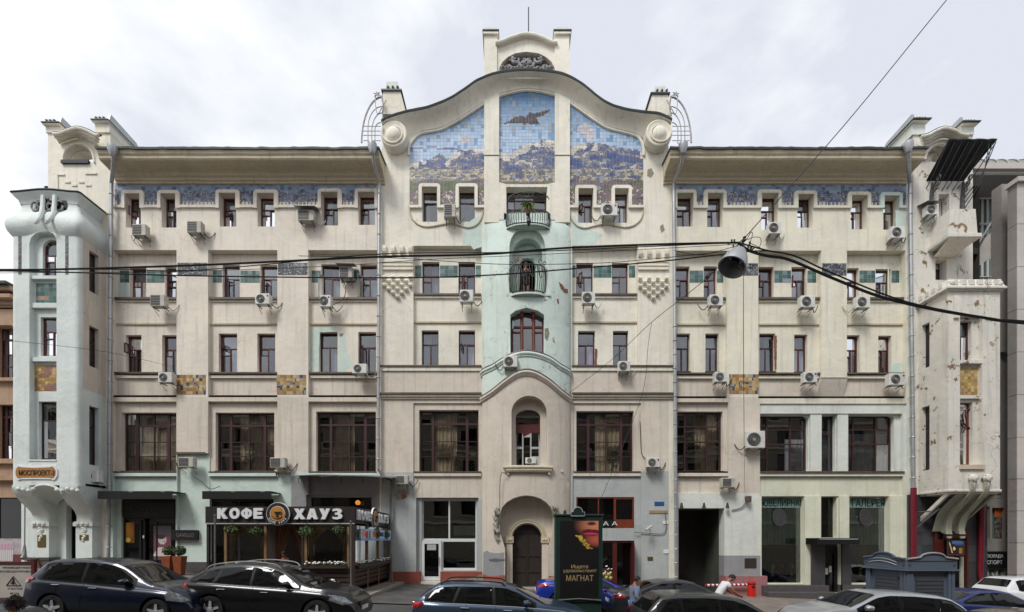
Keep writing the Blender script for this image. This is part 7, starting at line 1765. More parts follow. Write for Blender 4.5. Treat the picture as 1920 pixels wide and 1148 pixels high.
for off in (.0, .1):
    mb = MB(); mb.tube([(kx0-.035, yk2-L2, zt-.06-off+.12*sin(L2*2.2)) for L2 in [1.75*q/12*.8 for q in range(2, 13)]], .014, 4); mb.build('wave_trim', GREYS, T)
# ---------------------------------------------------------------- wires and lamp
yw_ = -12.0; WIRE = mat('black_cable', (20, 20, 22), .5, var=.1)
def wire(pts, r, name, label, yy=yw_, sm=6):
    mb = MB(); q = [P(p[0], p[1], yy if len(p) < 3 else p[2]) for p in pts]
    mb.tube(bezpts([tuple(v) for v in q], sm), r, 5); o = mb.build(name, WIRE, None, smooth=True); return meta(o, label, 'cable', 'cables across the street')
wire([(-700, 513), (-200, 509), (0, 507.5), (350, 498), (700, 482), (905, 477), (1060, 465), (1240, 458), (1385, 455)], .026, 'overhead_cable', 'thickest black cable crossing the facade from the left to the lamp junction')
wire([(-700, 506), (-200, 506), (0, 505), (200, 505), (360, 507), (540, 492), (720, 476), (960, 473), (1200, 463), (1385, 455)], .012, 'overhead_cable', 'thin black cable twisted close above the thickest one')
wire([(-700, 500), (0, 508), (350, 517), (700, 521), (900, 517), (1100, 502), (1250, 489), (1390, 473), (1440, 470)], .017, 'overhead_cable', 'medium black cable sagging lowest across the facade under the thickest one')
wire([(-700, 520), (0, 512), (300, 510), (600, 500), (800, 487), (1000, 478), (1240, 466), (1385, 458)], .007, 'overhead_cable', 'hairline cable just below the thickest one on the left half')
wire([(1264, 470), (1310, 478), (1350, 470), (1385, 460)], .007, 'overhead_cable', 'short hairline cable hanging left of the lamp junction')
wire([(560, 480), (740, 484), (900, 494), (1000, 496), (1150, 492), (1300, 478), (1400, 468)], .008, 'overhead_cable', 'hairline cable between the two black cables in front of the bow')
wire([(1385, 455), (1405, 470), (1440, 480), (1480, 487), (1560, 521), (1650, 556), (1750, 580), (1840, 595), (1920, 606), (2300, 640)], .036, 'overhead_cable', 'heavy cable bundle descending from the junction to the right edge')
wire([(1395, 458), (1440, 470), (1490, 480), (1560, 512), (1700, 566), (1860, 597), (1920, 602), (2300, 632)], .02, 'overhead_cable', 'second strand lying on the heavy descending bundle')
wire([(1394, 449), (1480, 352), (1600, 215), (1775, 0), (1900, -150)], .013, 'span_wire', 'steel wire rising from the junction to the upper right over the sky')
wire([(1394, 449, -12), (1325, 522, -11.5), (1220, 606, -8), (1150, 672, -4), (1068, 737, -.6)], .010, 'span_wire', 'thin wire running down left from the junction to the bow cornice')
wire([(1394, 470, -12), (1394.5, 700, -11.9), (1396, 905, -1.0), (1397, 940, -.3)], .008, 'hanging_wire', 'thin vertical wire hanging from the junction to the lamp box')
wire([(1222, 604, -.5), (1215, 650, -.3), (1204, 740, -.2), (1150, 880, -.3), (1128, 932, -.2)], .012, 'hanging_wire', 'thin wire straggling down the wall right of the bow to the brown shop')
wire([(0, 637, -6), (200, 660, -5), (330, 690, -1)], .008, 'span_wire', 'hairline wire in front of the left bay third-floor window', sm=4)
T = thing('cable_junction', 'tangled black insulators and loops where the cables meet above the street lamp', 'junction', tuple(P(1395, 460, -12)))
for k, (a, b, r) in enumerate(((1396, 448, .045), (1393, 455, .035), (1406, 456, .03), (1372, 452, .028), (1377, 452, .028), (1395, 465, .03), (1403, 463, .028), (1408, 467, .035), (1410, 470, .035), (1413, 465, .022), (1395, 477, .03), (1366, 457, .025), (1375, 462, .025))):
    mb = MB(); mb.lathe([(.0, -r*1.6), (r, -r), (r*.6, 0), (r, r), (0, r*1.6)], tuple(P(a, b, -12)), 'z', 8); mb.build('insulator', WIRE, T)
for pts in ([(1400, 450), (1408, 436), (1411, 440), (1405, 458)], [(1402, 450), (1412, 445), (1425, 446), (1427, 455), (1424, 463)], [(1385, 455), (1394, 448)], [(1388, 463), (1400, 448)], [(1378, 463), (1396, 452)], [(1404, 455), (1426, 465)], [(1384, 476), (1380, 490), (1379, 498), (1386, 506)]):
    mb = MB(); mb.tube(bezpts([tuple(P(a, b, -12)) for a, b in pts], 5), .009, 4); mb.build('loop', WIRE, T)
T = thing('street_lamp', 'grey bell-shaped street lamp hanging tilted from the cable junction', 'street lamp', tuple(P(1385, 470, -12)))
c0 = P(1389, 468, -12); c1 = P(1367, 510, -12); ax = (c1-c0).normalized(); ax = (ax+Vector((0, -.12, 0))).normalized(); u = ax.orthogonal().normalized(); v_ = ax.cross(u)
Lh = (c1-c0).length; mb = MB(); pr = [(.03, -.05), (.10, 0), (.17, .12), (.26, .36), (.32, .6), (.35, .78), (.36, .9), (.33, .9), (.30, .7), (.2, .4), (.05, .3)]; vv = []; n = 24
for r, h in pr:
    for k in range(n): a = 2*pi*k/n; vv.append(c0+ax*(h*Lh*.98)+u*r*cos(a)*1.0+v_*r*sin(a)*1.0)
mb.add(vv, [(i*n+k, i*n+(k+1) % n, (i+1)*n+(k+1) % n, (i+1)*n+k) for i in range(len(pr)-1) for k in range(n)]); o = mb.build('shade', [GALV], T, smooth=True)
mb = MB(); mb.tube([c0+ax*Lh*.30, c0+ax*Lh*.7], [.12, .10], 12); mb.build('bulb_cover', BLACKF, T, smooth=True)
T = thing('small_lamp', 'small weathered box lamp on the wire left of the bell-shaped street lamp', 'lamp', tuple(P(1330, 517, -11.5)))
mb = MB(); c = P(1329, 515, -11.5); mb.add([c+Vector(q) for q in ((-.09, -.06, -.05), (.02, -.06, .08), (.10, -.06, .02), (-.01, -.06, -.12), (-.09, .06, -.05), (.02, .06, .08), (.10, .06, .02), (-.01, .06, -.12))], [(0, 1, 2, 3), (4, 5, 6, 7), (0, 1, 5, 4), (1, 2, 6, 5), (2, 3, 7, 6), (3, 0, 4, 7)]); mb.build('box', SILL, T)
# ---------------------------------------------------------------- road works sign
yg = -9.2; T = thing('roadworks_board', 'pale roadworks board with brown wooden frame and warning triangle at the left edge', 'sign', (WX(20, yg), yg, GZ(-15)-.14))
sx0, sx1, sz0, sz1 = WX(-22, yg), WX(63, yg), WZ(1121, yg), WZ(1058, yg); g = GZ(-15.6)-.14
mb = MB(); mb.box(sx0, sx1, yg, yg+.03, sz0, sz1); mb.build('board', mat('pale_board', (176, 170, 162), .6, var=.2, dirt=.2), T)
for b_ in ((sx0-.06, sx1+.06, yg-.03, yg+.06, sz1, sz1+.08), (sx0-.06, sx1+.06, yg-.03, yg+.06, sz0-.08, sz0)):
    mb = MB(); mb.box(*b_); mb.build('frame_bar', WOODR, T)
for x in (sx0+.1, sx1+.02):
    mb = MB(); mb.box(x-.05, x+.05, yg-.05, yg+.05, g, sz1+.16); mb.build('post', WOODR, T)
mb = MB(); mb.tube([(sx1+.02, yg+.1, sz1+.2), (sx1+.1, yg+.6, g)], .04, 5); mb.build('brace', CBW, T)
BR = MATS['brown_letters']
text('lettering', 'ПРОИЗВОДИТ РАБОТЫ', 58*14.8/FP, 4*14.8/FP, P(34, 1065, yg-.005), BR, T, ext=.004); text('lettering', 'МОСВОДОПРОВОД', 66*14.8/FP, 4.2*14.8/FP, P(30, 1072, yg-.005), BR, T, ext=.004)
mb = MB(); tri = [P(25, 1081, yg-.01), P(39, 1098, yg-.01), P(12, 1098, yg-.01)]; mb.tube(tri, .014, 4, close=True); mb.build('triangle', BLACKF, T)
mb = MB(); mb.tube([P(25, 1087, yg-.01), P(26, 1090, yg-.01), P(24, 1096, yg-.01)], .02, 4); mb.tube([P(26, 1091, yg-.01), P(30, 1096, yg-.01)], .016, 4); mb.tube([P(25, 1088, yg-.01), P(20, 1095, yg-.01)], .01, 4); mb.lathe([(.03, 0), (0, .02)], tuple(P(25, 1086, yg-.01)), 'y', 6); mb.build('worker_symbol', BLACKF, T, kind='stuff')
text('lettering', 'УЧАСТОК', 28*14.8/FP, 3.6*14.8/FP, P(28, 1104, yg-.005), BR, T, ext=.004); text('lettering', '№ 574', 16*14.8/FP, 3.6*14.8/FP, P(27, 1113, yg-.005), BR, T, ext=.004)
# ---------------------------------------------------------------- cars
def paint(name, rgb, metal=.4): 
    m = mat(name, rgb, .32, metal, var=.06, scale=2, coat=.55, dirt=.12); return m
TYRE = mat('tyre', (24, 24, 24), .85, var=.2); RIM = mat('alloy', (176, 178, 182), .35, .25, var=.15); RIMD = mat('dark_alloy', (62, 63, 66), .5, .3)
CGL = mat('car_glass', (14, 16, 17), .05, var=.1, spec=.45); CHR = mat('chrome', (200, 202, 206), .15, 1, var=.05); BLP = mat('black_trim', (20, 20, 20), .5, var=.1)
mat('band_black', (13, 13, 14), .5, var=.1, spec=.2); TAIL = mat('tail_lamp', (150, 12, 26), .15, coat=1); HEAD = mat('head_lamp', (120, 124, 128), .15, .3, coat=.5, var=.6, scale=16); AMB = mat('amber_lamp', (210, 100, 40), .2, coat=1); SEAT = mat('car_cabin', (60, 54, 48), .9)
def car(name, label, loc, L_, W_, top, belt, paintm, wb, wr=.33, side=(), wind=None, rear=None, face=1, rails=None, tails=(), heads=(), doors=(), handles=(), zb=.22, mirror=None, narrow=.74, rim=RIM, nose=.16, amber=(), group='parked cars', plate_r=False, lowcol=None):
    T = thing(name, label, 'car', (loc[0], loc[1], loc[2]), 0 if face > 0 else pi, group)
    hl = L_/2; hw = W_/2
    topf = lambda x: ipol(top, x); beltf = lambda x: min(ipol(belt, x), topf(x)-.015)
    def wx(x):
        t = abs(x)/hl; return hw*(1-nose*max(0, (t-.62)/.38)**2.2-.02*t)
    def tw(x):
        k = max(0, min(1, (topf(x)-beltf(x))/.5)); return wx(x)*(.93+(narrow-.93)*k)
    def ring(x):
        T_, B_, w_ = topf(x), beltf(x), wx(x); t_ = tw(x); dr = min(.085, max(.02, (T_-B_)*.3)); zl = zb+.04*abs(x)/hl
        p = [(0, zl), (w_*.86, zl), (w_*.955, zl+.10), (w_*.985, .45), (w_*1.0, .62), (w_*.992, B_-.10), (w_*.955, B_-.02), (w_*.925, B_)]
        if B_ < .75: p[4] = (w_, min(.62, B_-.08)); p[3] = (w_*.985, min(.45, B_-.14)); p[5] = (w_*.992, B_-.05)
        for t in (.25, .5, .75, 1): p.append((w_*.925+(t_-w_*.925)*t**1.15, B_+(T_-dr-B_)*t))
        p += [(t_*.94, T_-dr*.45), (t_*.8, T_-dr*.15), (t_*.5, T_-.003), (0, T_)]
        return p
    xs = sorted(set([round(-hl+L_*i/46, 3) for i in range(47)]))
    mb = MB(); v = []; n = None
    for x in xs:
        r = ring(x); full = r+[(-y, z) for y, z in r[-2:0:-1]]; n = len(full); v += [(x, y, z) for y, z in full]
    f = [(i*n+k, i*n+(k+1) % n, (i+1)*n+(k+1) % n, (i+1)*n+k) for i in range(len(xs)-1) for k in range(n)]+[tuple(range(n)), tuple(range(len(v)-n, len(v)))]
    mb.add(v, f); body = mb.build('body', paintm, T, local=True)
    cut = MB()
    for xw in (-wb[0], wb[1]):
        for s in (-1, 1): cut.lathe([(wr+.055, -.32), (wr+.055, .32)], (xw, s*(hw-.02), wr), 'y', 28)
    c = cut.build('cutter_tmp', BLP, None); c.location = (0, 0, 0); c.parent = T
    md = body.modifiers.new('b', 'BOOLEAN'); md.operation = 'DIFFERENCE'; md.object = c; md.solver = 'EXACT'
    bpy.context.view_layer.update(); dg = bpy.context.evaluated_depsgraph_get(); me = bpy.data.meshes.new_from_object(body.evaluated_get(dg))
    body.modifiers.clear(); body.data = me; bpy.data.objects.remove(c)
    me.materials.clear() if False else None
    for k in range(len(me.materials)): me.materials[k] = paintm
    me.polygons.foreach_set('use_smooth', [True]*len(me.polygons)); me.set_sharp_from_angle(angle=radians(32))
    def ys(x, z):
        r = ring(x)[1:12]
        for (a, b), (c_, d) in zip(r, r[1:]):
            if b <= z <= d and d > b: return a+(c_-a)*(z-b)/(d-b)
        return r[-1][0] if z > r[-1][1] else r[0][0]
    def zs(x, y):
        r = ring(x)[10:]; y = abs(y)
        for (a, b), (c_, d) in zip(r, r[1:]):
            if c_ <= y <= a and a > c_: return d+(b-d)*(y-c_)/(a-c_)
        return r[-1][1] if y < .05 else r[0][1]
    def sidep(nm, poly, m, o=.016, sides=(-1, 1), step=.06, parent=T, depth=-1):
        for s in sides:
            mb = MB(); plate(mb, poly, (), lambda u, w: Vector((u, s*(ys(u, w)+o), w)), step=step, edge=False); mb.build(nm, m, parent, local=True, smooth=True)
    if side:
        xa_, xb_ = min(q[0] for p in side for q in p)-.03, max(q[0] for p in side for q in p)+.04; xs_ = [xa_+(xb_-xa_)*i/18 for i in range(19)]
        lo_ = [(x, beltf(x)+.015) for x in xs_]; hi_ = [(x, max(beltf(x)+.03, topf(x)-.085)) for x in xs_]
        sidep('glare_cover_band', lo_+hi_[::-1], MATS['band_black'], .008, step=.08)  # matte black band added over the pillars to hide their sky reflection
    for p in side: sidep('side_window', p, CGL)
    for p in tails: sidep('tail_lamp', p, TAIL, .02, step=.06)
    for p in heads: sidep('head_lamp', p, HEAD, .02, step=.06)
    for p in amber: sidep('indicator', p, AMB, .02, step=.06)
    def topp(nm, xa, xb, wa, wb_, m, o=.010):
        mb = MB(); v = []; n = 16; k_ = 12
        for i in range(k_+1):
            x = xa+(xb-xa)*i/k_; ww = wa+(wb_-wa)*i/k_
            for j in range(n+1): y = (-1+2*j/n)*tw(x)*ww; v.append((x, y, zs(x, y)+o))
        mb.add(v, [(i*(n+1)+j, i*(n+1)+j+1, (i+1)*(n+1)+j+1, (i+1)*(n+1)+j) for i in range(k_) for j in range(n)]); mb.build(nm, m, T, local=True, smooth=True)
    if wind: topp('windscreen', wind[0], wind[1], .88, .92, CGL)
    if rear: topp('rear_window', rear[0], rear[1], .86, .86, CGL)
    for (xa, xb_) in doors:
        for s in (-1, 1):
            mb = MB(); pts = [(xa+(xb_-xa)*t, s*(ys(xa+(xb_-xa)*t, .32+(beltf(xa)-.34)*t)+.002), .32+(beltf(xa)-.34)*t) for t in [q/8 for q in range(9)]]; mb.tube(pts, .006, 4); mb.build('door_gap', BLP, T, local=True)
    for (xa, z) in handles:
        for s in (-1, 1):
            mb = MB(); y = s*(ys(xa, z)+.02); mb.tube([(xa-.1, y-.01*s, z), (xa-.07, y, z), (xa+.07, y, z), (xa+.1, y-.01*s, z)], .016, 6); mb.build('door_handle', CHR, T, local=True)
    if mirror:
        for s in (-1, 1):
            mx_, mz = mirror; y = ys(mx_, mz)
            mb = MB(); mb.tube([(mx_+.08, s*(y+.12), mz+.05), (mx_+.02, s*(y+.12), mz+.07), (mx_-.08, s*(y+.13), mz+.06)], [.05, .085, .07], 10, flat=1.2); mb.tube([(mx_, s*y, mz-.02), (mx_, s*(y+.1), mz+.03)], .025, 6); mb.build('wing_mirror', paintm, T, local=True, smooth=True)
    # belt trim and sill
    mb = MB(); a, b = belt[0][0], belt[-1][0]
    for s in (-1, 1):
        mb = MB(); q = [(x, s*(ys(x, beltf(x)-.005)+.006), beltf(x)-.005) for x in [a+(b-a)*i/16 for i in range(2, 15)]]; mb.tube(q, .009, 5); mb.build('belt_trim', CHR if 'trimc' in name or rails is not None else BLP, T, local=True)
    sidep('sill', [(-wb[0]+wr+.08, zb+.06), (-wb[0]+wr+.08, zb+.17), (wb[1]-wr-.08, zb+.17), (wb[1]-wr-.08, zb+.06)], lowcol or BLP, .006)
    if rails:
        for s in (-1, 1):
            mb = MB(); q = [(rails[0], s*tw(rails[0])*.86, topf(rails[0])-.03)]+[(rails[0]+(rails[1]-rails[0])*t, s*tw(0)*.9, topf(rails[0]+(rails[1]-rails[0])*t)+.05) for t in (.1, .5, .9)]+[(rails[1], s*tw(rails[1])*.86, topf(rails[1])-.03)]
            mb.tube(bezpts(q, 4), .018, 6); mb.build('roof_rail', rails[2], T, local=True, smooth=True)
    # grille, plates
    g0 = .40; x = hl-.01
    mb = MB(); mb.box(x-.02, x+.012, -.38, .38, g0+.12, g0+.27); gr = mb.build('grille', BLP, T, local=True)
    for k in range(3):
        mb = MB(); mb.box(x+.013, x+.02, -.37, .37, g0+.14+k*.045, g0+.15+k*.045); mb.build('grille_bar', CHR, gr, local=True)
    for xx in (-hl+.0, hl-.0):
        sgn = 1 if xx > 0 else -1; mb = MB(); mb.box(min(xx, xx+sgn*.02), max(xx, xx+sgn*.02), -.26, .26, .42 if sgn > 0 else .62, .53 if sgn > 0 else .73); mb.build('number_plate', WHITEP, T, local=True)
    for xw in (-wb[0], wb[1]):
        for s in (-1, 1):
            yo = s*(hw-.03); mb = MB(); mb.lathe([(.001, -.1*s), (wr*.66, -.1*s), (wr*.68, 0), (wr*.93, .0), (wr, -.05*s), (wr, -.17*s), (wr*.93, -.21*s), (wr*.6, -.21*s)], (xw, yo, wr), 'y', 30); w = mb.build('tyre', TYRE, T, local=True, smooth=True)
            mb = MB(); mb.lathe([(.001, -.08*s), (wr*.58, -.08*s), (wr*.64, -.01*s), (wr*.70, .006*s), (wr*.70, -.02*s), (.001, -.09*s)], (xw, yo, wr), 'y', 30); mb.build('rim', RIM if False else RIMD, w, local=True)
            for k in range(5):
                a = 2*pi*k/5+.3; mb = MB(); ca, sa = cos(a), sin(a); r0, r1 = .05, wr*.66; tx, tz = -sa, ca
                mb.add([(xw+ca*r0+tx*.045, yo-.015*s, wr+sa*r0+tz*.045), (xw+ca*r0-tx*.045, yo-.015*s, wr+sa*r0-tz*.045), (xw+ca*r1-tx*.028, yo-.01*s, wr+sa*r1-tz*.028), (xw+ca*r1+tx*.028, yo-.01*s, wr+sa*r1+tz*.028), (xw+ca*r0, yo-.08*s, wr+sa*r0), (xw+ca*r1, yo-.07*s, wr+sa*r1)], [(0, 1, 2, 3), (0, 4, 5, 3), (1, 4, 5, 2), (3, 5, 2), (0, 1, 4)]); mb.build('spoke', rim, w, local=True)
            mb = MB(); mb.lathe([(.06, 0), (.055, .012*s), (0, .015*s)], (xw, yo-.012*s, wr), 'y', 12); mb.build('hub_cap', rim, w, local=True)
    T.rotation_euler.y = -math.atan(SL)*(1 if face > 0 else -1)
    return T, sidep, topp
def rz_(x): return GZ(x)-.14
def sc_(pts, kx, kz=1): return [(a*kx, b*kz) for a, b in pts]
# 1 compact crossover, far left
hb_top = [(-2.16, .62), (-2.12, .95), (-2.05, 1.10), (-1.88, 1.30), (-1.72, 1.50), (-1.55, 1.57), (-1.0, 1.615), (-.3, 1.61), (.1, 1.56), (.35, 1.47), (.75, 1.24), (1.12, 1.06), (1.5, .99), (1.85, .90), (2.02, .80), (2.12, .66), (2.16, .5)]
hb_belt = [(-2.16, .9), (-2.05, 1.06), (-1.6, 1.05), (-.5, 1.0), (.5, .93), (1.15, .90), (1.6, .86), (2.16, .6)]
car('parked_car', 'dark navy crossover parked leftmost, in front of the roadworks board', (-10.36, -11.5, rz_(-10.36)), 4.32, 1.80, hb_top, hb_belt, paint('navy_paint', (14, 24, 44)), (1.30, 1.33), .345,
    side=[[(-1.62, 1.10), (-1.52, 1.42), (-1.25, 1.50), (-.62, 1.52), (-.62, 1.05), (-1.5, 1.085)], [(-.54, 1.05), (-.54, 1.52), (-.1, 1.51), (.18, 1.44), (.62, 1.17), (.72, 1.0), (0, 1.02)]],
    wind=(.30, 1.06), rear=(-2.0, -1.76), tails=[[(-2.14, .93), (-2.13, 1.06), (-2.0, 1.14), (-1.84, 1.10), (-1.95, .99)]], heads=[[(1.55, .80), (1.62, .90), (1.92, .80), (2.12, .66), (1.95, .62), (1.62, .66)]], doors=((-.58, -.5), (.62, .58), (-1.4, -1.1)), handles=((-1.2, .95), (-.25, .90)), mirror=(.55, 1.02), narrow=.72)
# 2 sporty SUV
fx_top = [(-2.40, .62), (-2.36, .92), (-2.28, 1.06), (-2.05, 1.24), (-1.75, 1.43), (-1.3, 1.56), (-.7, 1.61), (-.1, 1.60), (.25, 1.53), (.6, 1.38), (1.0, 1.15), (1.3, 1.05), (1.8, 1.0), (2.1, .92), (2.28, .80), (2.36, .62), (2.40, .5)]
fx_belt = [(-2.4, .9), (-2.2, 1.05), (-1.5, 1.06), (0, 1.01), (1.0, .97), (1.6, .93), (2.4, .6)]
xf = -6.62
T, sp, tp = car('parked_car', 'black sporty SUV with silver roof rails parked in front of the cafe', (xf, -10.85, rz_(xf)), 4.80, 1.93, fx_top, fx_belt, paint('black_paint_metallic', (12, 13, 18)), (1.42, 1.42), .37,
    side=[[(-2.0, 1.09), (-1.55, 1.38), (-1.30, 1.44), (-1.42, 1.09)], [(-1.36, 1.09), (-1.24, 1.45), (-.42, 1.52), (-.42, 1.06)], [(-.35, 1.06), (-.35, 1.52), (.15, 1.47), (.45, 1.35), (.88, 1.08), (.9, 1.03)]],
    wind=(.42, 1.18), rear=(-2.2, -1.75), tails=[[(-2.37, .88), (-2.33, 1.0), (-2.1, 1.03), (-2.02, .95), (-2.2, .86)]], heads=[[(1.72, .74), (1.8, .88), (2.1, .82), (2.34, .66), (2.1, .62)]], doors=((-.4, -.3), (.85, .85), (-1.4, -1.0)), handles=((-1.12, .92), (.02, .88)), mirror=(.62, 1.05), rails=(-1.75, .25, GALV), narrow=.70)
# 3 estate
es_top = [(-2.28, .6), (-2.25, .86), (-2.15, .98), (-1.9, 1.22), (-1.65, 1.38), (-1.2, 1.42), (-.5, 1.43), (0, 1.41), (.3, 1.34), (.75, 1.12), (1.0, .99), (1.5, .93), (1.95, .83), (2.2, .68), (2.28, .5)]
es_belt = [(-2.28, .85), (-2.1, .93), (-1, .93), (.3, .91), (1.0, .88), (1.5, .84), (2.28, .58)]
xe = -.23
car('parked_car', 'dark blue-grey estate car with black roof rails in front of the white shop window', (xe, -12.0, rz_(xe)), 4.58, 1.78, es_top, es_belt, paint('slate_blue_paint', (52, 70, 92)), (1.33, 1.32), .32,
    side=[[(-1.92, .97), (-1.72, 1.22), (-1.5, 1.31), (-1.15, 1.33), (-1.27, .96)], [(-1.2, .96), (-1.07, 1.33), (-.32, 1.35), (-.28, .95)], [(-.20, .95), (-.24, 1.35), (.05, 1.33), (.3, 1.24), (.72, .98), (.75, .93)]],
    wind=(.30, .96), rear=(-2.12, -1.78), tails=[[(-2.27, .80), (-2.24, .93), (-2.0, .96), (-1.95, .90), (-2.1, .78)]], heads=[[(1.75, .66), (1.85, .78), (2.2, .62), (2.0, .58)]], doors=((-.24, -.2), (.72, .7), (-1.2, -.9)), handles=((-.95, .84), (.1, .82)), mirror=(.55, .95), rails=(-1.6, .0, BLP), narrow=.70)
# 4 blue coupe behind the stand
cp_top = [(-2.15, .6), (-2.12, .86), (-2.0, .98), (-1.75, 1.02), (-1.2, 1.16), (-.6, 1.28), (-.1, 1.31), (.2, 1.27), (.7, 1.03), (.95, .93), (1.5, .84), (1.9, .72), (2.1, .58), (2.15, .45)]
cp_belt = [(-2.15, .8), (-1.9, .95), (-1.0, .93), (0, .88), (1, .84), (2.15, .52)]
xc_ = WX(1003, -6.8)+2.15
car('parked_car', 'bright blue coupe mostly hidden behind the advertising stand', (xc_, -6.6, GZ(xc_)-.10), 4.3, 1.8, cp_top, cp_belt, paint('bright_blue_paint', (28, 58, 170)), (1.3, 1.35), .34,
    side=[[(-1.0, .97), (-.75, 1.15), (-.2, 1.2), (.15, 1.17), (.62, .92), (-.6, .92)]], wind=(.25, .88), rear=(-1.6, -.75), tails=[[(-2.14, .78), (-2.12, .88), (-1.85, .97), (-1.62, .97), (-1.8, .86)]], heads=[[(1.7, .60), (1.75, .72), (2.08, .56)]], doors=((-.5, -.5), (.7, .7)), narrow=.66)
# 5 dark sedan
sd_top = [(-2.35, .6), (-2.32, .88), (-2.2, 1.0), (-1.8, 1.05), (-1.5, 1.12), (-1.0, 1.34), (-.6, 1.42), (0, 1.45), (.3, 1.40), (.8, 1.16), (1.1, 1.0), (1.6, .94), (2.05, .82), (2.3, .65), (2.35, .5)]
sd_belt = [(-2.35, .86), (-2.1, .96), (-1, .96), (0, .93), (1.0, .90), (1.6, .86), (2.35, .58)]
xs5 = WX(1146, -9.4)+2.35
sd_side = [[(-1.42, 1.0), (-1.1, 1.2), (-.8, 1.32), (-.45, 1.35), (-.42, .97)], [(-.35, .97), (-.38, 1.36), (.05, 1.36), (.35, 1.28), (.85, 1.0), (.85, .95)]]
car('parked_car', 'dark grey sedan behind the man in the suit', (xs5, -8.7, rz_(xs5)), 4.7, 1.8, sd_top, sd_belt, paint('anthracite_paint', (44, 46, 50)), (1.35, 1.4), .33, side=sd_side, wind=(.32, 1.05), rear=(-1.7, -1.05), tails=[[(-2.34, .80), (-2.31, .92), (-2.05, .95), (-1.95, .84)]], heads=[[(1.85, .68), (1.95, .82), (2.3, .62)]], doors=((-.38, -.3), (.8, .8)), handles=((-1.0, .88), (.1, .86)), mirror=(.62, .98), narrow=.70)
# 6 hatchback in the foreground
h_top = [(-1.98, .62), (-1.95, .90), (-1.86, 1.02), (-1.68, 1.28), (-1.52, 1.42), (-1.2, 1.47), (-.5, 1.50), (0, 1.47), (.35, 1.38), (.85, 1.12), (1.1, 1.0), (1.5, .92), (1.8, .78), (1.94, .6), (1.98, .5)]
h_belt = [(-1.98, .88), (-1.8, .98), (-1, .98), (0, .94), (1.0, .90), (1.98, .58)]
xh = WX(1200, -13.9)+1.98
car('parked_car', 'dark green-grey hatchback with red lamps in the foreground right of the stand', (xh, -13.2, rz_(xh)), 3.96, 1.72, h_top, h_belt, paint('green_grey_paint', (50, 56, 56)), (1.22, 1.25), .31,
    side=[[(-1.62, 1.03), (-1.42, 1.30), (-1.18, 1.36), (-1.1, 1.01)], [(-1.03, 1.01), (-1.1, 1.37), (-.32, 1.40), (-.28, .98)], [(-.2, .98), (-.24, 1.40), (.05, 1.38), (.35, 1.28), (.85, 1.0), (.88, .95)]], wind=(.33, 1.05), rear=(-1.84, -1.54),
    tails=[[(-1.97, .82), (-1.93, .98), (-1.72, 1.06), (-1.62, .98), (-1.75, .82)]], heads=[[(1.5, .66), (1.6, .8), (1.92, .58)]], doors=((-.24, -.2), (.82, .8)), handles=((-.9, .88), (.08, .86)), mirror=(.62, .98), plate_r=True, narrow=.72)
# 7 silver hatch facing left
c_top = [(-2.2, .62), (-2.17, .95), (-2.08, 1.1), (-1.9, 1.28), (-1.62, 1.45), (-1.4, 1.50), (-.7, 1.535), (0, 1.53), (.35, 1.46), (.8, 1.24), (1.1, 1.10), (1.5, 1.04), (1.9, .95), (2.1, .8), (2.18, .62), (2.2, .5)]
c_belt = [(-2.2, .95), (-1.9, 1.1), (-1, 1.06), (0, 1.0), (1.0, .96), (1.5, .94), (2.2, .65)]
xc7 = WX(1514, -12.0)+2.2
car('parked_car', 'silver hatchback facing left in front of the kiosk', (xc7, -11.2, rz_(xc7)), 4.4, 1.80, c_top, c_belt, paint('silver_paint', (172, 176, 182), .5), (1.3, 1.35), .34, face=-1,
    side=[[(-1.9, 1.13), (-1.6, 1.32), (-1.28, 1.40), (-1.2, 1.1)], [(-1.1, 1.1), (-1.15, 1.42), (-.3, 1.45), (-.25, 1.05)], [(-.15, 1.04), (-.2, 1.45), (.1, 1.43), (.4, 1.34), (.9, 1.08), (.9, 1.02)]], wind=(.33, 1.05), rear=(-2.05, -1.7),
    tails=[[(-2.19, .9), (-2.16, 1.05), (-1.98, 1.12), (-1.95, .95)]], heads=[[(1.75, .76), (1.8, .92), (2.08, .8), (2.16, .70)]], amber=[[(1.98, .70), (2.0, .8), (2.14, .74), (2.15, .66)]], doors=((-.2, -.2), (.85, .85)), handles=((-.95, .95), (.05, .92)), mirror=(.72, 1.06), narrow=.72, lowcol=MATS['silver_paint'])
# 8..12
x8 = WX(1566, -7.4)+2.35
car('parked_car', 'dark car with blue bonnet partly visible behind the silver hatchback', (x8, -7.0, rz_(x8)), 4.7, 1.8, sd_top, sd_belt, paint('mid_blue_paint', (34, 62, 130)), (1.35, 1.4), .33, face=-1, side=sd_side, wind=(.32, 1.05), rear=(-1.7, -1.05), heads=[[(1.85, .68), (1.95, .82), (2.3, .62)]], narrow=.70)
x9 = WX(1905, -7.9)-.9
car('parked_car', 'dark blue saloon behind the kiosk at the right', (x9, -7.6, rz_(x9)), 4.6, 1.8, sc_(sd_top, .98), sd_belt, paint('royal_blue_paint', (22, 42, 104)), (1.35, 1.35), .33, side=sd_side, wind=(.32, 1.05), rear=(-1.7, -1.05), heads=[[(1.85, .68), (1.95, .82), (2.2, .62)]], mirror=(.62, .98), doors=((-.38, -.3), (.8, .8)), narrow=.70)
x10 = WX(1880, -4.9)+2.3
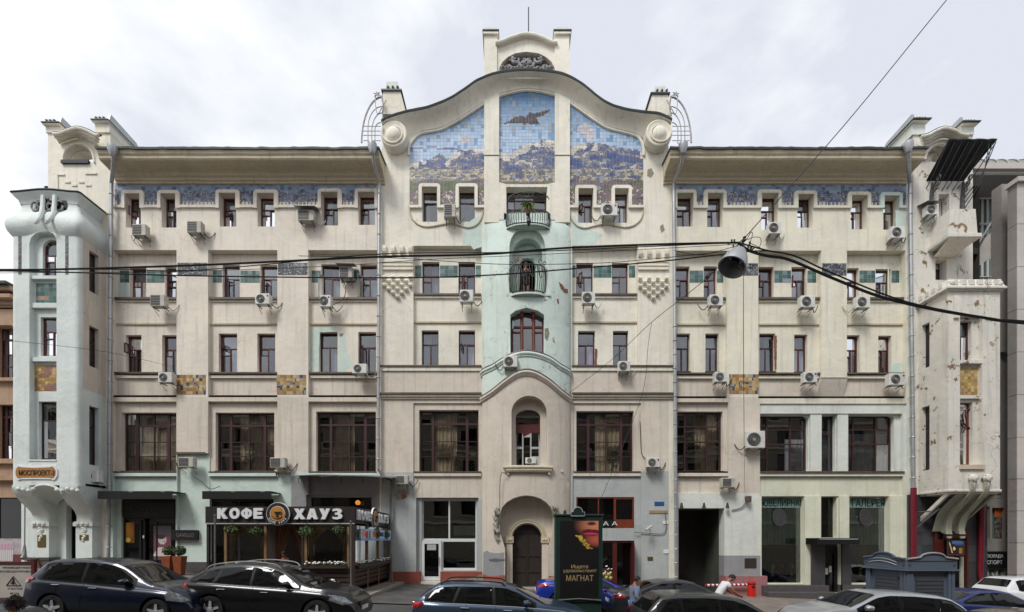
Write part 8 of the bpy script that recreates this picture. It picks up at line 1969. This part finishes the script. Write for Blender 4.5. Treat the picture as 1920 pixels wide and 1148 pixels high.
car('parked_car', 'white SUV with black windows at the right edge', (x10, -4.2, GZ(x10)), 4.6, 1.85, sc_(hb_top, 1.065, 1.03), sc_(hb_belt, 1.065, 1.03), paint('white_paint', (214, 216, 218), 0), (1.35, 1.4), .36, face=1, side=[[(-1.75, 1.14), (-1.6, 1.47), (-1.2, 1.56), (-.62, 1.57), (-.62, 1.08)], [(-.54, 1.08), (-.54, 1.57), (-.1, 1.56), (.18, 1.48), (.7, 1.2), (.8, 1.03)]], wind=(.32, 1.1), rear=(-2.1, -1.84), narrow=.72)
x11 = WX(1778, -13.9)+2.0
car('parked_car', 'brownish grey saloon roof at the bottom right corner', (x11+.4, -13.5, rz_(x11)-.06), 4.7, 1.8, sd_top, sd_belt, paint('taupe_paint', (92, 84, 78)), (1.35, 1.4), .33, side=sd_side, wind=(.32, 1.05), rear=(-1.7, -1.05), doors=((-.38, -.3),), narrow=.70)
x12 = WX(78, -15.5)-2.35
car('parked_car', 'dark bonnet of a car cut off at the bottom left corner', (x12, -15.6, rz_(-10)-.05), 4.7, 1.8, sd_top, sd_belt, paint('night_blue_paint', (24, 30, 42)), (1.35, 1.4), .33, side=sd_side, wind=(.32, 1.05), narrow=.70)
# ---------------------------------------------------------------- people
SKIN = mat('skin', (176, 126, 100), .6, var=.08); SKIND = mat('tanned_skin', (150, 100, 78), .6, var=.08); HAIRD = mat('dark_hair', (34, 26, 24), .7, var=.4, scale=30, bmp=.4); HAIRR = mat('light_brown_hair', (120, 84, 64), .7, var=.3, scale=30)
def skinmesh(name, verts, edges, radii, m, parent, root=0, lev=2):
    me = bpy.data.meshes.new(name); me.from_pydata(verts, edges, []); o = bpy.data.objects.new(name+'_tmp', me); col.objects.link(o)
    md = o.modifiers.new('s', 'SKIN'); md.use_smooth_shade = True
    for i, r in enumerate(radii):
        sv = me.skin_vertices[0].data[i]; sv.radius = (r, r) if not isinstance(r, tuple) else r; sv.use_root = (i == root)
    sb = o.modifiers.new('u', 'SUBSURF'); sb.levels = lev; sb.render_levels = lev
    bpy.context.view_layer.update(); dg = bpy.context.evaluated_depsgraph_get(); m2 = bpy.data.meshes.new_from_object(o.evaluated_get(dg)); bpy.data.objects.remove(o)
    m2.name = name; m2.polygons.foreach_set('use_smooth', [True]*len(m2.polygons)); return link(name, m2, parent, True, m)
def person(label, loc, rz, J, clothes, hair, skin=SKIN, hairlen=0):
    """J: joints dict in local metres (facing +x). Body one skin mesh; clothes as slightly thicker skins"""
    T = thing('person', label, 'person', loc, rz)
    names = ['pelvis', 'waist', 'chest', 'neck', 'headb', 'head', 'headt']; V = [J[n] for n in names]; E = [(i, i+1) for i in range(6)]
    Rr = [(.15, .12), (.135, .11), (.155, .12), .055, .062, .088, .05]; idx = {n: i for i, n in enumerate(names)}
    def add(n, p, par, r): idx[n] = len(V); V.append(J[n] if p is None else p); E.append((idx[par], idx[n])); Rr.append(r)
    for s in 'lr':
        add('sh'+s, None, 'chest', .065); add('el'+s, None, 'sh'+s, .045); add('wr'+s, None, 'el'+s, .03)
        w = Vector(J['wr'+s]); e = Vector(J['el'+s]); d = (w-e).normalized(); sd_ = d.cross(Vector((0, 1, 0))); sd_ = sd_.normalized() if sd_.length > .1 else Vector((0, 0, 1))
        add('pm'+s, tuple(w+d*.06), 'wr'+s, .034)
        for k in range(4):
            b = w+d*.08+sd_*(.027-.018*k); c_ = b+d*(.045+.006*(1-abs(k-1.3))); q = c_+d*.03+Vector((0, 0, -.012))
            add('f%d%s' % (k, s), tuple(b), 'pm'+s, .010); add('g%d%s' % (k, s), tuple(c_), 'f%d%s' % (k, s), .009); add('h%d%s' % (k, s), tuple(q), 'g%d%s' % (k, s), .008)
        tb = w+d*.03+sd_*.035; add('t0'+s, tuple(tb), 'pm'+s, .011); add('t1'+s, tuple(tb+d*.035+sd_*.02), 't0'+s, .010)
        add('hp'+s, None, 'pelvis', .09); add('kn'+s, None, 'hp'+s, .06); add('an'+s, None, 'kn'+s, .038); a = Vector(J['an'+s]); add('to'+s, tuple(a+Vector((.15, 0, -.04))), 'an'+s, .035)
    skinmesh('body', [tuple(v) for v in V], E, Rr, skin, T)
    for (nm, ch, rad, m) in clothes:
        vs2, es2, rs2, mp = [], [], [], {}
        for path, rr in zip(ch, rad):
            prev = None
            for n_, r in zip(path, rr):
                p = J[n_] if isinstance(n_, str) else n_
                key = n_ if isinstance(n_, str) else tuple(n_)
                if key not in mp: mp[key] = len(vs2); vs2.append(tuple(p)); rs2.append(r)
                if prev is not None and prev != mp[key]: es2.append((prev, mp[key]))
                prev = mp[key]
        skinmesh(nm, vs2, es2, rs2, m, T)
    h = Vector(J['head']); ht = Vector(J['headt']); up = (ht-h).normalized(); fwd = Vector((1, 0, 0)); fwd = (fwd-up*fwd.dot(up)).normalized(); sdv = up.cross(fwd)
    mb = MB(); v = []; n = 14; m_ = 8                                    # hair cap
    c = h+up*.03-fwd*.012
    for i in range(m_+1):
        th = (pi*.62)*i/m_
        for k in range(n):
            a = 2*pi*k/n; f = max(0, cos(a)); thh = th*(1-.38*f); r = .108*(1+.05*sin(k*2.3+i))
            v.append(c+up*(r*1.02*cos(thh))+(fwd*cos(a)*1.05+sdv*sin(a)*.92)*(r*sin(thh)))
    mb.add(v, [(i*n+k, i*n+(k+1) % n, (i+1)*n+(k+1) % n, (i+1)*n+k) for i in range(m_) for k in range(n)]); mb.build('hair', hair, T, local=True, smooth=True)
    f0 = h-up*.03+fwd*.088
    mb = MB(); mb.tube([f0+up*.05, f0+up*.0+fwd*.022, f0-up*.008], [.008, .014, .009], 6); mb.build('nose', skin, T, local=True, smooth=True)
    for s in (-1, 1):
        mb = MB(); mb.lathe([(0, -.012), (.012, 0), (0, .012)], tuple(f0+up*.045+sdv*.032*s-fwd*.008), 'x', 8); mb.build('eye', BLACKF, T, local=True)
        mb = MB(); mb.tube([h+sdv*.09*s+up*.02-fwd*.0, h+sdv*.098*s-up*.0-fwd*.012, h+sdv*.09*s-up*.03], [.01, .018, .008], 6); mb.build('ear', skin, T, local=True, smooth=True)
    mb = MB(); mb.tube([f0-up*.04+sdv*.025-fwd*.004, f0-up*.042+fwd*.006, f0-up*.04-sdv*.025-fwd*.004], .007, 5); mb.build('mouth', mat('lip_%s' % T.name, (140, 70, 66)), T, local=True)
    return T
def stand(lean=0, headf=.0, h=1.0):
    J = dict(pelvis=(0, 0, .95), waist=(.01, 0, 1.08), chest=(.0+lean*.3, 0, 1.33), neck=(.01+lean*.5, 0, 1.50), headb=(.03+lean*.6+headf*.4, 0, 1.57), head=(.05+lean*.7+headf, 0, 1.64), headt=(.045+lean*.75+headf*1.2, 0, 1.72))
    for s, y in (('l', 1), ('r', -1)):
        J['sh'+s] = (lean*.35, .17*y, 1.41); J['el'+s] = (-.02+lean*.3, .24*y, 1.14); J['wr'+s] = (.16+lean*.3, .20*y, .96)
        J['hp'+s] = (0, .09*y, .90); J['kn'+s] = (.04, .10*y, .50); J['an'+s] = (0, .10*y, .09)
    return {k: tuple(c*h for c in v) for k, v in J.items()}
SUIT = mat('blue_grey_suit', (112, 124, 146), .8, var=.12, scale=6, bmp=.2, bscale=12); SHIRT = mat('white_shirt', (222, 220, 224), .8, var=.08, scale=5, bmp=.3, bscale=8); TROU = mat('blue_trousers', (96, 112, 150), .8, var=.12); DARKC = mat('black_clothes', (24, 23, 26), .85, var=.2)
J = stand(.0, .05, .955); yp = -10.1; xp = WX(1189, yp); gzp = rz_(xp)
J['anl'] = (.14, .09, .09); J['anr'] = (-.16, -.09, .12); J['knl'] = (.1, .09, .49)
W1 = person('man in blue-grey suit and white collar holding papers, walking between the parked cars', (xp, yp, WZ(1080, yp)-1.70), 0.15, J,
    [('jacket', [['chest', 'waist', 'pelvis', (0, 0, .80)], ['chest', 'shl', 'ell', 'wrl'], ['chest', 'shr', 'elr', 'wrr']], [[(.19, .15), (.165, .135), (.175, .145), (.185, .15)], [(.19, .15), .085, .062, .045], [(.19, .15), .085, .062, .045]], SUIT),
     ('trousers', [['pelvis', 'hpl', 'knl', 'anl'], ['pelvis', 'hpr', 'knr', 'anr']], [[.13, .105, .08, .07], [.13, .105, .08, .07]], TROU),
     ('collar', [[(0.01, 0, 1.40), (.02, 0, 1.47)]], [[.075, .06]], SHIRT)], HAIRD, SKIND)
T = thing('papers', 'white papers in the hand of the man in the suit', 'paper', (xp+.3, yp-.2, 1))
mb = MB(); c = W1.location+Vector((.22, -.2, .86)); mb.box(c.x-.05, c.x+.14, c.y-.03, c.y+.12, c.z-.02, c.z-.005); mb.build('sheet', WHITEP, T)
J = stand(.62, .10, .97); yp = -9.2; xp = WX(1366, yp)
J['chest'] = (.22, 0, 1.27); J['neck'] = (.33, 0, 1.40); J['headb'] = (.39, 0, 1.45); J['head'] = (.46, 0, 1.49); J['headt'] = (.52, 0, 1.56); J['waist'] = (.08, 0, 1.06)
for s, y in (('l', 1), ('r', -1)): J['sh'+s] = (.25, .17*y, 1.33); J['el'+s] = (.40, .22*y, 1.10); J['wr'+s] = (.62, .15*y, .97)
person('man in white short-sleeved shirt leaning forward beside the red bin', (xp-.35, yp, WZ(1081, yp)-1.56), 0, J,
    [('shirt', [['chest', 'waist', 'pelvis', (-.02, 0, .84)], ['chest', 'shl', (.33, .2, 1.2)], ['chest', 'shr', (.33, -.2, 1.2)]], [[(.18, .15), (.165, .14), (.165, .14), (.17, .145)], [(.18, .15), .09, .085], [(.18, .15), .09, .085]], SHIRT),
     ('trousers', [['pelvis', 'hpl', 'knl', 'anl'], ['pelvis', 'hpr', 'knr', 'anr']], [[.13, .105, .08, .07], [.13, .105, .08, .07]], DARKC)], HAIRD, SKIND)
J = stand(0, .03, .98); p = P(986, 500, -.25)
for s, y in (('l', 1), ('r', -1)): J['el'+s] = (.12, .22*y, 1.12); J['wr'+s] = (.34, .10*y, 1.16)
person('person in black with light hair standing on the lower iron balcony', (p.x, -.35, WZ(551, yb_)), -pi/2, J,
    [('dress', [['chest', 'waist', 'pelvis', (0, 0, .5)], ['chest', 'shl', 'ell', 'wrl'], ['chest', 'shr', 'elr', 'wrr']], [[(.18, .14), (.15, .125), (.17, .14), (.2, .18)], [(.18, .14), .075, .055, .04], [(.18, .14), .075, .055, .04]], DARKC)], HAIRR, SKIN)
J = stand(.1, .05, .97)
person('dark dressed person seated low in the cafe doorway', (cx(522), yf+.6, gz-.15), -pi/2, J,
    [('coat', [['chest', 'waist', 'pelvis', (0, 0, .8)], ['chest', 'shl', 'ell', 'wrl'], ['chest', 'shr', 'elr', 'wrr']], [[(.19, .15), (.17, .14), (.18, .15), (.18, .15)], [(.19, .15), .08, .06, .045], [(.19, .15), .08, .06, .045]], DARKC),
     ('trousers', [['pelvis', 'hpl', 'knl', 'anl'], ['pelvis', 'hpr', 'knr', 'anr']], [[.13, .105, .08, .07], [.13, .105, .08, .07]], DARKC)], HAIRD, SKIND)
J = stand(0, 0, 1.0); yp = -16.2; xp = WX(22, yp)
person('passer-by of whom only bushy dark hair shows at the bottom left corner', (xp, yp, WZ(1116, yp)-1.79), 1.2, J,
    [('coat', [['chest', 'waist', 'pelvis', (0, 0, .8)], ['chest', 'shl', 'ell', 'wrl'], ['chest', 'shr', 'elr', 'wrr']], [[(.19, .15), (.17, .14), (.18, .15), (.18, .15)], [(.19, .15), .08, .06, .045], [(.19, .15), .08, .06, .045]], DARKC),
     ('trousers', [['pelvis', 'hpl', 'knl', 'anl'], ['pelvis', 'hpr', 'knr', 'anr']], [[.13, .105, .08, .07], [.13, .105, .08, .07]], DARKC)], HAIRD, SKIND)
PERS = [o for o in bpy.data.objects if o.name.startswith('person')][-1]
mb = MB(); R3 = random.Random(5); c = Vector((.045, 0, 1.66))
for k in range(700):
    d = Vector((R3.gauss(0, 1), R3.gauss(0, 1), R3.gauss(0, 1)+.4)).normalized(); a = c+d*.09; b = c+d*R3.uniform(.125, .165)+Vector((0, 0, -.02)); t = d.orthogonal().normalized()*.006
    mb.add([a-t, a+t, b+t*.4+Vector((R3.gauss(0, .008),)*3), b-t*.4], [(0, 1, 2, 3)])
mb.build('curls', HAIRD, PERS, local=True, kind='stuff')
# ---------------------------------------------------------------- open casements, paint patches, house plants
def sash(px_, y0, y1, d, side, wpx=13, ang=65, m=None, parent=None):
    """casement swung outwards from the hinge at px_"""
    X = WX(px_); z0, z1 = WZ(y1), WZ(y0); w_ = wpx/36; a = radians(ang); ux, uy = side*cos(a), -sin(a)
    def q(t, z, o=0): return (X+ux*w_*t-uy*o*side, d+uy*w_*t+ux*o*side, z)
    f = MB(); t = .05/w_
    for (a0, a1, b0, b1) in ((0, 1, z0, z0+.05), (0, 1, z1-.05, z1), (0, t, z0+.051, z1-.051), (1-t, 1, z0+.051, z1-.051)):
        f.add([q(a0, b0), q(a1, b0), q(a1, b1), q(a0, b1), q(a0, b0, .04), q(a1, b0, .04), q(a1, b1, .04), q(a0, b1, .04)], [(0, 1, 2, 3), (7, 6, 5, 4), (0, 4, 5, 1), (1, 5, 6, 2), (2, 6, 7, 3), (3, 7, 4, 0)])
    o = f.build('open_sash', m or WOODR, parent or B)
    g = MB(); g.add([q(t, z0+.05, .02), q(1-t, z0+.05, .02), q(1-t, z1-.05, .02), q(t, z1-.05, .02)], [(0, 1, 2, 3)]); g.build('pane', GLASSU, o)
for a in ((414, 515, 553, .5, 1, 12, 50, WOODD), (599, 508, 552, .5, 1, 12, 120, GREYS), (673, 508, 552, .5, 1, 12, 120, GREYS), (486, 515, 552, .5, 1, 12, 70, None), (301, 500, 553, .5, 1, 12, 60, None),
          (1678, 502, 556, .5, 1, 16, 125, PALE), (1430, 510, 530, .5, 1, 9, 95, None), (1495, 510, 530, .5, 1, 9, 110, None), (1087, 505, 524, .45, 1, 10, 60, None), (1087, 378, 390, .3, 1, 9, 50, None), (234, 382, 398, .3, 1, 9, 60, None), (420, 388, 402, .3, 1, 9, 60, None),
          (231, 640, 658, .38, 1, 9, 110, None), (408, 640, 650, .38, 1, 10, 60, None), (863, 640, 652, .38, 1, 10, 80, None), (673, 645, 692, .38, 1, 11, 60, WOODD), (864, 510, 546, .45, 1, 10, 60, None), (961, 613, 627, -.42, -1, 9, 100, GREYS)): sash(*a)
def patch(poly, y, m, nm='paint_patch'):
    mb = MB(); n = len(poly); o = []
    for i in range(n):
        a, b = poly[i], poly[(i+1) % n]; k = max(1, int(math.hypot(b[0]-a[0], b[1]-a[1])/5))
        for t in range(k): o.append((a[0]+(b[0]-a[0])*t/k+R.uniform(-.6, .6), a[1]+(b[1]-a[1])*t/k+R.uniform(-.6, .6)))
    plate(mb, o, (), lambda u, v: Vector((WX(u), y, WZ(v))), depth=.006); return mb.build(nm, m, B)
patch([(579.5, 612), (612, 610), (634, 614), (638, 619), (596, 619.5), (594, 696.5), (579.5, 696.5)], .217, MINT)
patch([(634, 620), (645, 625), (648, 660), (660, 680), (640, 696), (631, 696)], .217, MINT)
patch([(213.5, 500), (230, 500), (228, 530), (232, 555), (213.5, 555.5)], .357, MINT)
patch([(872, 420), (903, 402), (903, 460), (868, 459)], -.005, MINT); patch([(1072, 400), (1090, 424), (1130, 440), (1112, 460), (1073, 461)], -.005, MINT)
patch([(880, 458), (903, 452), (903, 463), (888, 468)], -.009, MINT)
patch([(1679, 395), (1697, 393), (1698, 430), (1680, 432)], -.006, MINT); patch([(1676, 680), (1697, 676), (1697, 697), (1676, 697)], .217, MINT)
BRK = mat('bare_brick', (134, 92, 74), .9, var=.5, scale=16, bmp=.5); GRI = mat('grimy_plaster', (150, 142, 126), .9, var=.4, scale=9, bmp=.3)
for poly, y, m in (([(746, 921), (758, 917), (768, 924), (760, 936), (744, 938), (738, 928)], -.006, GRI), ([(752, 928), (760, 925), (763, 932), (754, 936)], -.012, BRK), ([(1214, 318), (1222, 316), (1226, 326), (1220, 334), (1213, 330)], -.007, GRI),
                   ([(1237, 424), (1243, 420), (1246, 432), (1240, 437)], -.007, GRI), ([(1455, 625), (1461, 626), (1461, 690), (1457, 694)], .216, BRK), ([(1116, 650), (1121, 652), (1120, 684), (1116, 684)], .192, BRK),
                   ([(633, 622), (641, 622), (640, 627), (634, 628)], .213, GRI), ([(1143, 544), (1150, 543), (1150, 548), (1144, 549)], .325, BRK), ([(890, 1082), (905, 1076), (905, 1096), (868, 1099), (872, 1086)], -.087, GRI), ([(840, 1086), (862, 1084), (866, 1098), (838, 1099)], -.087, GRI)): patch(poly, y, m, 'worn_patch')
for q in (([(1048, 526), (1056, 530), (1060, 536), (1066, 534), (1067, 541), (1060, 544), (1052, 538)], BRK), ([(1021, 618), (1028, 616), (1030, 626), (1026, 640), (1021, 636)], GRI), ([(1040, 676), (1056, 682), (1066, 688), (1060, 692), (1044, 684)], GRI), ([(1044, 560), (1047, 558), (1049, 566), (1046, 568)], BRK), ([(968, 482), (974, 478), (974, 490), (969, 492)], BRK)):
    mb = MB(); plate(mb, q[0], (), lambda u, v: PB(u, v, -.012), depth=.008, step=4); mb.build('worn_patch', q[1], B)
for (a, b, s, lab, d, m) in ((470, 858, .75, 'green house plant behind the glass of the second big window from the left', .62, LEAFY), (503, 868, .5, 'dark bushy house plant in the right corner of the second big window', .62, LEAF), (597, 868, .35, 'low house plant in the left part of the third big window', .62, LEAFY), (692, 868, .5, 'yellow-green house plant in the right part of the third big window', .62, LEAFY),
                        (858, 862, .5, 'dark house plant in the big window left of the bow', .58, LEAF), (884, 862, .5, 'yellow-green house plant at the right edge of the big window left of the bow', .58, LEAFY), (1150, 862, .7, 'spreading palm behind the big window right of the bow', .58, LEAF), (1298, 830, .7, 'tall dark plant in the big window over the driveway', .62, LEAF)):
    T = thing('house_plant', lab, 'plant', tuple(P(a, b+14, d))); mb = MB(); foliage(mb, P(a, b, d), (s*.6, .1, s), 260, .07); mb.build('foliage', m, T); mb = MB(); mb.tube([P(a, b+16, d), P(a, b, d)], .02, 4); mb.build('stem', LEAF, T)
# bunches of thin cables sagging along the ledges
for pts, nm in (([(365, 895), (380, 905), (395, 917), (412, 912)], 'loose grey cable hanging beside the cut-off pilaster'), ([(1200, 790), (1201, 815), (1203, 850), (1212, 862)], 'black hose running down beside the big window right of the bow'), ([(642, 525), (648, 540), (644, 560), (625, 572)], 'black cable looping between two fourth-floor air conditioners'), ([(1190, 998), (1216, 1000), (1247, 998), (1247, 960)], 'thin cable run around the paper notices on the pale wall'), ([(938, 1000), (938, 895), (951, 891)], 'thin cable running up left of the arched window sill')):
    mb = MB(); off = -.95 if pts[0][0] in (938,) else -.06
    mb.tube(bezpts([tuple(P(x, y, off)) for x, y in pts], 4), .02, 5); meta(mb.build('cable', WIRE if 'black' in nm else GALVD), nm, 'cable')
